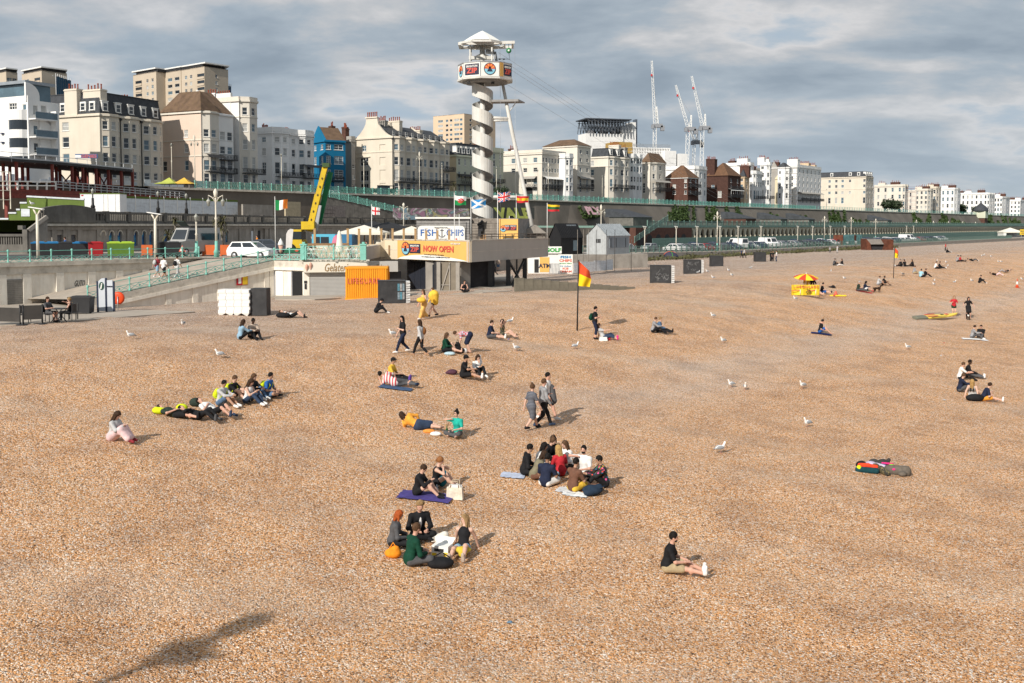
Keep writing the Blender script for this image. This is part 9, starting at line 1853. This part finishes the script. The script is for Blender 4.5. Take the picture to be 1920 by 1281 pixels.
for i in range(n):
 a0_,a1_=2*math.pi*i/n,2*math.pi*(i+1)/n;mid=lambda a,f:(r_*f*math.cos(a),r_*f*math.sin(a),zc-(f**1.6)*8*k+.18*f*math.sin(a));b.add([(0,0,zc),mid(a0_,.55),mid(a1_,.55),mid(a0_,1),mid(a1_,1)],[(0,1,2),(1,3,4,2)],i%2)
b.put('canopy',[mat('parasol_red',(.55,.05,.02),rough=.7),yb],o);MB().tube([(0,0,0),(0,0,zc+.1)],.03,6).put('pole',wht,o)
o=thing('rescue_tubes','red and yellow rescue tubes lying beside the windbreak','rescue tubes',G(1568,556));blob('tube',[cap((-.5,0,.07),(.4,.15,.07),.07)],.03,yb,o);blob('tube',[cap((-.1,-.25,.07),(.75,-.15,.07),.07)],.03,yb,o);MB().lathe([(.24,0),(.04,.42)],(-.05,.0,.05),n=10).put('red_marker',lr,o)
o=thing('dark_jacket','small dark heap of clothing behind the windbreak','clothing',G(1560,540));blob('cloth',[ell((0,0,.07),(.35,.22,.1)),ell((.1,0,.16),(.15,.12,.09))],.035,cl('k'),o)
A,B=G(1712,599),G(1795,597);o=thing('rescue_board','long yellow rescue board with red pads and dark tail on the shingle','board',(A+B)/2);d=B-A;L=5.0;a=math.atan2(d.y,d.x);o.rotation_euler=(R(17),0,a);o.location.z+=.08;n=24;b=MB();V=[]
wd=lambda u:.34*math.sin(math.pi*min(1,max(0,.16+u*.84))**.9)**.55 if u<1 else 0
for i in range(n+1):
 u=i/n;w_=wd(u);rk=.18*max(0,u-.7)**1.4*3
 for y,z in((-1,.12),(-.75,.2),(0,.24),(.75,.2),(1,.12),(.6,.03),(-.6,.03)):V.append(((u-.5)*L,y*w_,z+rk))
b.v=V
for i in range(n):
 for j in range(7):a0_=i*7+j;a1_=i*7+(j+1)%7;b.f.append((a0_,a0_+7,a1_+7,a1_));b.m.append(0 if i>5 else 1);b.sm.append(True)
b.f.append(tuple(range(7)));b.m.append(1);b.sm.append(False);b.put('hull',[mat('board_yellow',(.78,.60,.10),rough=.35,var=.05),mat('board_tail',(.16,.16,.12),rough=.6)],o)
for y in(-.17,.17):MB().bb((-1.2,y-.06,.235),(-.05,y+.06,.262)).put('pad',lr,o);MB().tube([(-.9,y*1.9,.2),(-.3,y*2.0,.26),(.9,y*1.8,.25)],.02,5).put('grab_rope',black,o)
MB().bb((1.0,-.1,.25),(1.35,.1,.27)).put('red_print',lr,o);MB().bb((.5,-.05,.25),(.8,.07,.275)).put('black_handle',black,o)
def mat_sheet(name,label,cat,px,py,w,d,c,rz=0.0,th=.035):
 o=thing(name,label,cat,G(px,py),R(rz));b=MB();nx,ny=12,8;V=[];r_=random.Random(px)
 for i in range(nx+1):
  for j in range(ny+1):
   x,y=w*(i/nx-.5)+r_.uniform(-.02,.02),d*(j/ny-.5)+r_.uniform(-.02,.02);X,Yy=o.location.x+x*math.cos(R(rz))-y*math.sin(R(rz)),o.location.y+x*math.sin(R(rz))+y*math.cos(R(rz));V.append((x,y,beach_z(X,Yy)-o.location.z+th+r_.uniform(0,.025)))
 b.v=V
 for i in range(nx):
  for j in range(ny):q_=i*(ny+1)+j;b.f.append((q_,q_+ny+1,q_+ny+2,q_+1));b.m.append(0);b.sm.append(True)
 b.put('cloth',cl(c)if isinstance(c,str)else cmat(c),o);return o
mat_sheet('blanket','purple blue blanket under the pair in black tops','blanket',798,932,1.5,.75,(.075,.06,.22),-12);mat_sheet('towel','dark blue mat under the lone sitter in black t-shirt','towel',1540,627,1.25,.42,(.015,.025,.10),-20);mat_sheet('towel','red towel under the dark green shirt and the navy top','towel',1620,548,1.4,.5,'r',-15);mat_sheet('towel','white towel under the two men at the right','towel',1828,637,1.6,.6,'w',-10);mat_sheet('towel','denim blue towel under the striped shirt','towel',742,729,1.3,.5,(.06,.10,.18),-12)
mat_sheet('paper','pale blue sheet of paper left of the ring of friends','paper',962,893,.7,.45,(.45,.5,.62),-8,.02);mat_sheet('paper','grey paper behind the person with yellow shorts','paper',1063,921,.6,.4,(.55,.56,.58),-25,.02);mat_sheet('paper','white paper under the brown t-shirt person','paper',1078,928,.7,.35,(.7,.72,.72),-15,.02)
def bag(label,px,py,c,prims,name='bag',cat='bag',strap=None,h=.03,rz=0):
 o=thing(name,label,cat,G(px,py),R(rz));blob('bag_body',prims,h,cl(c)if isinstance(c,str)else cmat(c),o,.05)
 if strap:MB().tube(strap,.016,5).put('strap',cl(c)if isinstance(c,str)else cmat(c),o)
 return o
bag('orange bag beside the dark grey hoodie',737,1045,(.80,.27,.02),[ell((0,0,.1),(.20,.15,.12)),ell((.05,0,.2),(.1,.08,.08))],strap=[(-.1,0,.18),(0,.02,.34),(.1,0,.2)]);bag('white cotton bag between the black jacket and the leaning person',826,1020,(.74,.70,.62),[ell((0,0,.12),(.22,.16,.14)),ell((.1,.05,.22),(.1,.1,.08))],strap=[(-.15,-.1,.2),(-.2,-.2,.12),(-.05,-.22,.15),(0,-.1,.2)])
bag('black rucksack lying nearest of the group round the carton',827,1064,'k',[ell((0,0,.11),(.30,.20,.13)),ell((-.18,-.1,.12),(.12,.1,.1))],strap=[(-.2,.1,.2),(0,.22,.28),(.2,.1,.2)])
o=thing('carton','white drinks carton with yellow corners in the middle of the group','carton',G(829,1041),R(-18));MB().bb((-.21,-.15,0),(.21,.15,.26)).put('box',wht,o);MB().bb((-.2,-.153,.02),(-.08,-.1505,.09)).put('yellow_print',yb,o);MB().bb((.1,-.153,.03),(.2,-.1505,.12)).put('yellow_print',yb,o);MB().bb((-.14,-.154,.13),(.1,-.1505,.2)).put('black_print',black,o);MB().add([(-.21,.15,.26),(.21,.15,.26),(.24,.28,.36),(-.2,.27,.38)],[(0,1,2,3)]).put('flap',wht,o)
bag('teal rucksack behind the pair on the purple blanket',829,913,(.01,.14,.20),[ell((0,0,.27),(.16,.12,.27)),ell((0,-.1,.2),(.12,.06,.14))],strap=[(-.1,.1,.45),(-.12,.18,.25),(-.1,.1,.08)])
o=thing('tote_bag','cream canvas tote bag with two handles beside the purple blanket','bag',G(853,936),R(-10));MB().box((0,0,.17),(.46,.16,.34),taper=.92).put('bag_body',cmat((.70,.63,.52)),o);[MB().tube([(-.12,y,.33),(-.1,y*1.5,.5),(.1,y*1.5,.52),(.12,y,.33)],.012,5).put('handle',cmat((.60,.48,.34)),o)for y in(-.07,.07)];MB().bb((-.15,-.05,.3),(.16,.06,.4)).put('newspaper',wht,o)
bag('dark blue rucksack on the near side of the ring of friends',1110,928,(.02,.035,.06),[ell((0,0,.14),(.28,.18,.15)),ell((.2,.05,.18),(.12,.14,.13)),ell((-.1,-.14,.1),(.16,.08,.1))],strap=[(.2,-.1,.2),(.35,-.12,.3),(.33,.05,.12)])
bag('black shoulder bag propped by the person in dark green',858,662,'k',[ell((0,0,.26),(.15,.1,.26)),ell((.15,.05,.12),(.18,.14,.13))],strap=[(-.08,0,.45),(0,0,.62),(.08,0,.45)]);bag('white carrier bag by the feet of the bending person',871,662,'w',[ell((0,0,.1),(.13,.1,.13))]);bag('pale blue and white plastic bag beside the black shoulder bag',843,666,(.42,.56,.62),[ell((0,0,.07),(.26,.14,.09))]);bag('maroon rucksack behind the person in black cap',848,702,(.09,.04,.06),[ell((0,0,.1),(.22,.15,.12)),ell((-.2,0,.07),(.1,.08,.06))])
bag('black bag pillowing the sleeping person',531,596,'k',[ell((0,0,.14),(.40,.22,.17))]);bag('lime rucksack under the head of the flat lying person',299,776,'lm',[ell((0,0,.12),(.24,.18,.13)),ell((.2,0,.1),(.12,.1,.09))]);bag('lime and black rucksack behind the black tracksuit',341,772,'lm',[ell((0,0,.13),(.2,.16,.14))]);bag('dark rucksack with lime edge behind the white t-shirt person',367,762,'dgr',[ell((0,0,.14),(.22,.17,.16))])
bag('orange and white snack bags behind the person in orange top',810,812,(.72,.28,.06),[ell((-.1,0,.06),(.22,.12,.08))]);bag('white carrier bag by the green bottle',817,817,'w',[ell((0,0,.06),(.2,.12,.08))]);bag('black sports bag beside the navy and orange shirt',1828,752,'k',[ell((0,0,.15),(.42,.2,.18))])
bag('dark jacket hanging from the arm of the person in white shirt',1031,786,'dg',[cap((.05,-.1,1.2),(.12,-.15,.72),.12,.14),cap((.1,-.1,1.15),(-.05,-.1,.62),.06,.05)],'jacket','jacket');bag('folded yellow towel held by the person in ochre dress',790,600.5,'y',[ell((0,0,1.12),(.26,.16,.15))],'towel','towel');bag('yellow towel wrapped round the second walker',813,594.4,'y',[ell((0,0,1.2),(.30,.24,.32)),cap((.05,-.05,1.3),(.1,.0,.85),.24,.18)],'towel','towel');bag('brown leather rucksack on the barefoot walker',794,667.2,(.24,.10,.035),[ell((0,.0,1.12),(.13,.12,.19))],'backpack','backpack')
def bottle(label,px,py,m,h=.26):tag(MB().lathe([(.04,0),(.042,h*.55),(.018,h*.75),(.016,h),(0,h)],n=10).put('bottle',m,None,G(px,py)),label,'bottle')
gb_=mat('bottle_green',(.01,.09,.02),rough=.1,var=.1,spec=.6);bottle('green glass bottle standing beside the turquoise top',838,815,gb_,.32);bottle('clear water bottle on the purple blanket',819,926,mat('bottle_clear',(.35,.40,.45),rough=.1,var=.1));bottle('amber bottle in the middle of the ring of friends',1044,898,mat('bottle_amber',(.35,.14,.03),rough=.1));bottle('yellow drink bottle held low by the person in black cap',886,708,mat('bottle_yellow',(.75,.45,.02),rough=.3));bottle('white can beside the person on the blue towel',1545,625,wht,.16);bottle('white paper cup by the person with raised arms',964,634,wht,.16)
for px,py,c_,lb in((1139,638,'r','left red paper cup beside the bright pink shoes'),(1143,638.5,'r','right red paper cup beside the bright pink shoes')):tag(MB().lathe([(.045,0),(.06,.17),(.0,.17)],n=10).put('paper_cup',cl(c_),None,G(px,py)),lb,'cup')
tag(MB().bb((-.22,-.15,0),(.22,.15,.1)).bb((-.2,-.13,.104),(.2,.13,.2)).put('takeaway_box',wht,None,G(1131,639)),'white takeaway boxes beside the person in grey t-shirt','box')
for px,py,c_,lb in((953,637,(.03,.08,.35),'bright blue wrapper in front of the couple with raised arms'),(767,622,(.02,.03,.15),'small navy wrapper right of the striding person'),(1770,644,(.55,.03,.02),'red wrapper lying on the bare shingle at the right'),(1764,668,(.55,.58,.62),'pale scrap of paper left of the waistcoat person'),(1770,751,(.5,.53,.56),'pale scrap of paper left of the navy jacket'),(955,1169,(.12,.2,.28),'small blue scrap on the near shingle')):tag(MB().add([(-.12,-.06,.04),(.1,-.08,.05),(.13,.05,.09),(-.08,.08,.05),(0,0,.12)],[(0,1,4),(1,2,4),(2,3,4),(3,0,4)]).put('wrapper',cmat(c_),None,G(px,py)),lb,'litter').scale=(.5,.5,.5)
c0=G(1642,886)
def cloth(label,dx,dy,c,prims,name='garment'):o=thing(name,label,'clothing',(c0.x+dx*.64,c0.y+dy*.64,beach_z(c0.x+dx*.64,c0.y+dy*.64)),0,'clothes heaped on the open shingle');blob('cloth',prims,.03,cl(c)if isinstance(c,str)else cmat(c),o,.05);o.scale=(.72,.72,.85)
for a_ in(('dark teal garment along the near left edge of the heap',-.55,-.1,(.01,.05,.06),[cap((-.3,.1,.08),(.45,-.12,.08),.13,.12)]),('bright red garment across the left of the heap',-.45,.1,(.75,.06,.02),[cap((-.25,.12,.2),(.1,0,.22),.1,.1),cap((.2,-.05,.2),(.4,-.12,.18),.09,.1)]),('lime yellow cloth at the left tip of the heap',-.85,.0,'lm',[ell((0,0,.12),(.12,.12,.12))]),('lilac shirt on top of the heap',-.1,.45,(.50,.44,.56),[ell((0,0,.2),(.26,.3,.14)),cap((.25,-.1,.18),(.5,-.3,.16),.12,.1)]),('black jacket at the upper left of the heap',-.55,.5,'k',[ell((0,0,.15),(.25,.22,.17))]),('dark grey bag at the top of the heap',.2,.85,(.06,.058,.055),[ell((0,0,.18),(.28,.18,.2))]),('second dark grey bag at the top right of the heap',.65,.8,(.045,.043,.04),[ell((0,0,.2),(.3,.18,.2)),cap((.15,0,.25),(.28,0,.36),.08)]),('camouflage garment in the middle of the heap',.15,-.05,'camo',[ell((-.1,.15,.2),(.18,.18,.14)),cap((.05,-.05,.14),(.2,-.45,.08),.15,.12)]),('bright blue cloth in the middle of the heap',.45,.35,(.03,.14,.30),[ell((0,0,.16),(.24,.24,.12)),ell((-.1,-.35,.1),(.12,.1,.1))]),('lime green cloth at the right of the heap',.9,.3,(.22,.55,.05),[ell((0,0,.17),(.16,.13,.13))]),('large brown grey coat at the right end of the heap',1.0,-.2,(.13,.11,.09),[cap((-.35,.12,.13),(.35,-.15,.13),.2,.22),ell((.1,-.35,.08),(.2,.14,.1))]),('denim cloth at the far right of the heap',1.3,.05,(.16,.24,.36),[ell((0,0,.14),(.18,.16,.14))]),('pink flip flop at the front of the brown grey coat',.8,-.32,'hp',[ell((0,0,.2),(.1,.07,.05))]),('pink strap across the top of the heap',.75,.55,'hp',[cap((-.2,0,.28),(.3,.05,.24),.045)])):cloth(*a_)
bag('yellow cloth spread over the lap of the person leaning back',868,1046,(.60,.46,.05),[ell((0,0,.20),(.20,.14,.07)),ell((0,-.1,.12),(.10,.08,.08))],'cloth','towel')
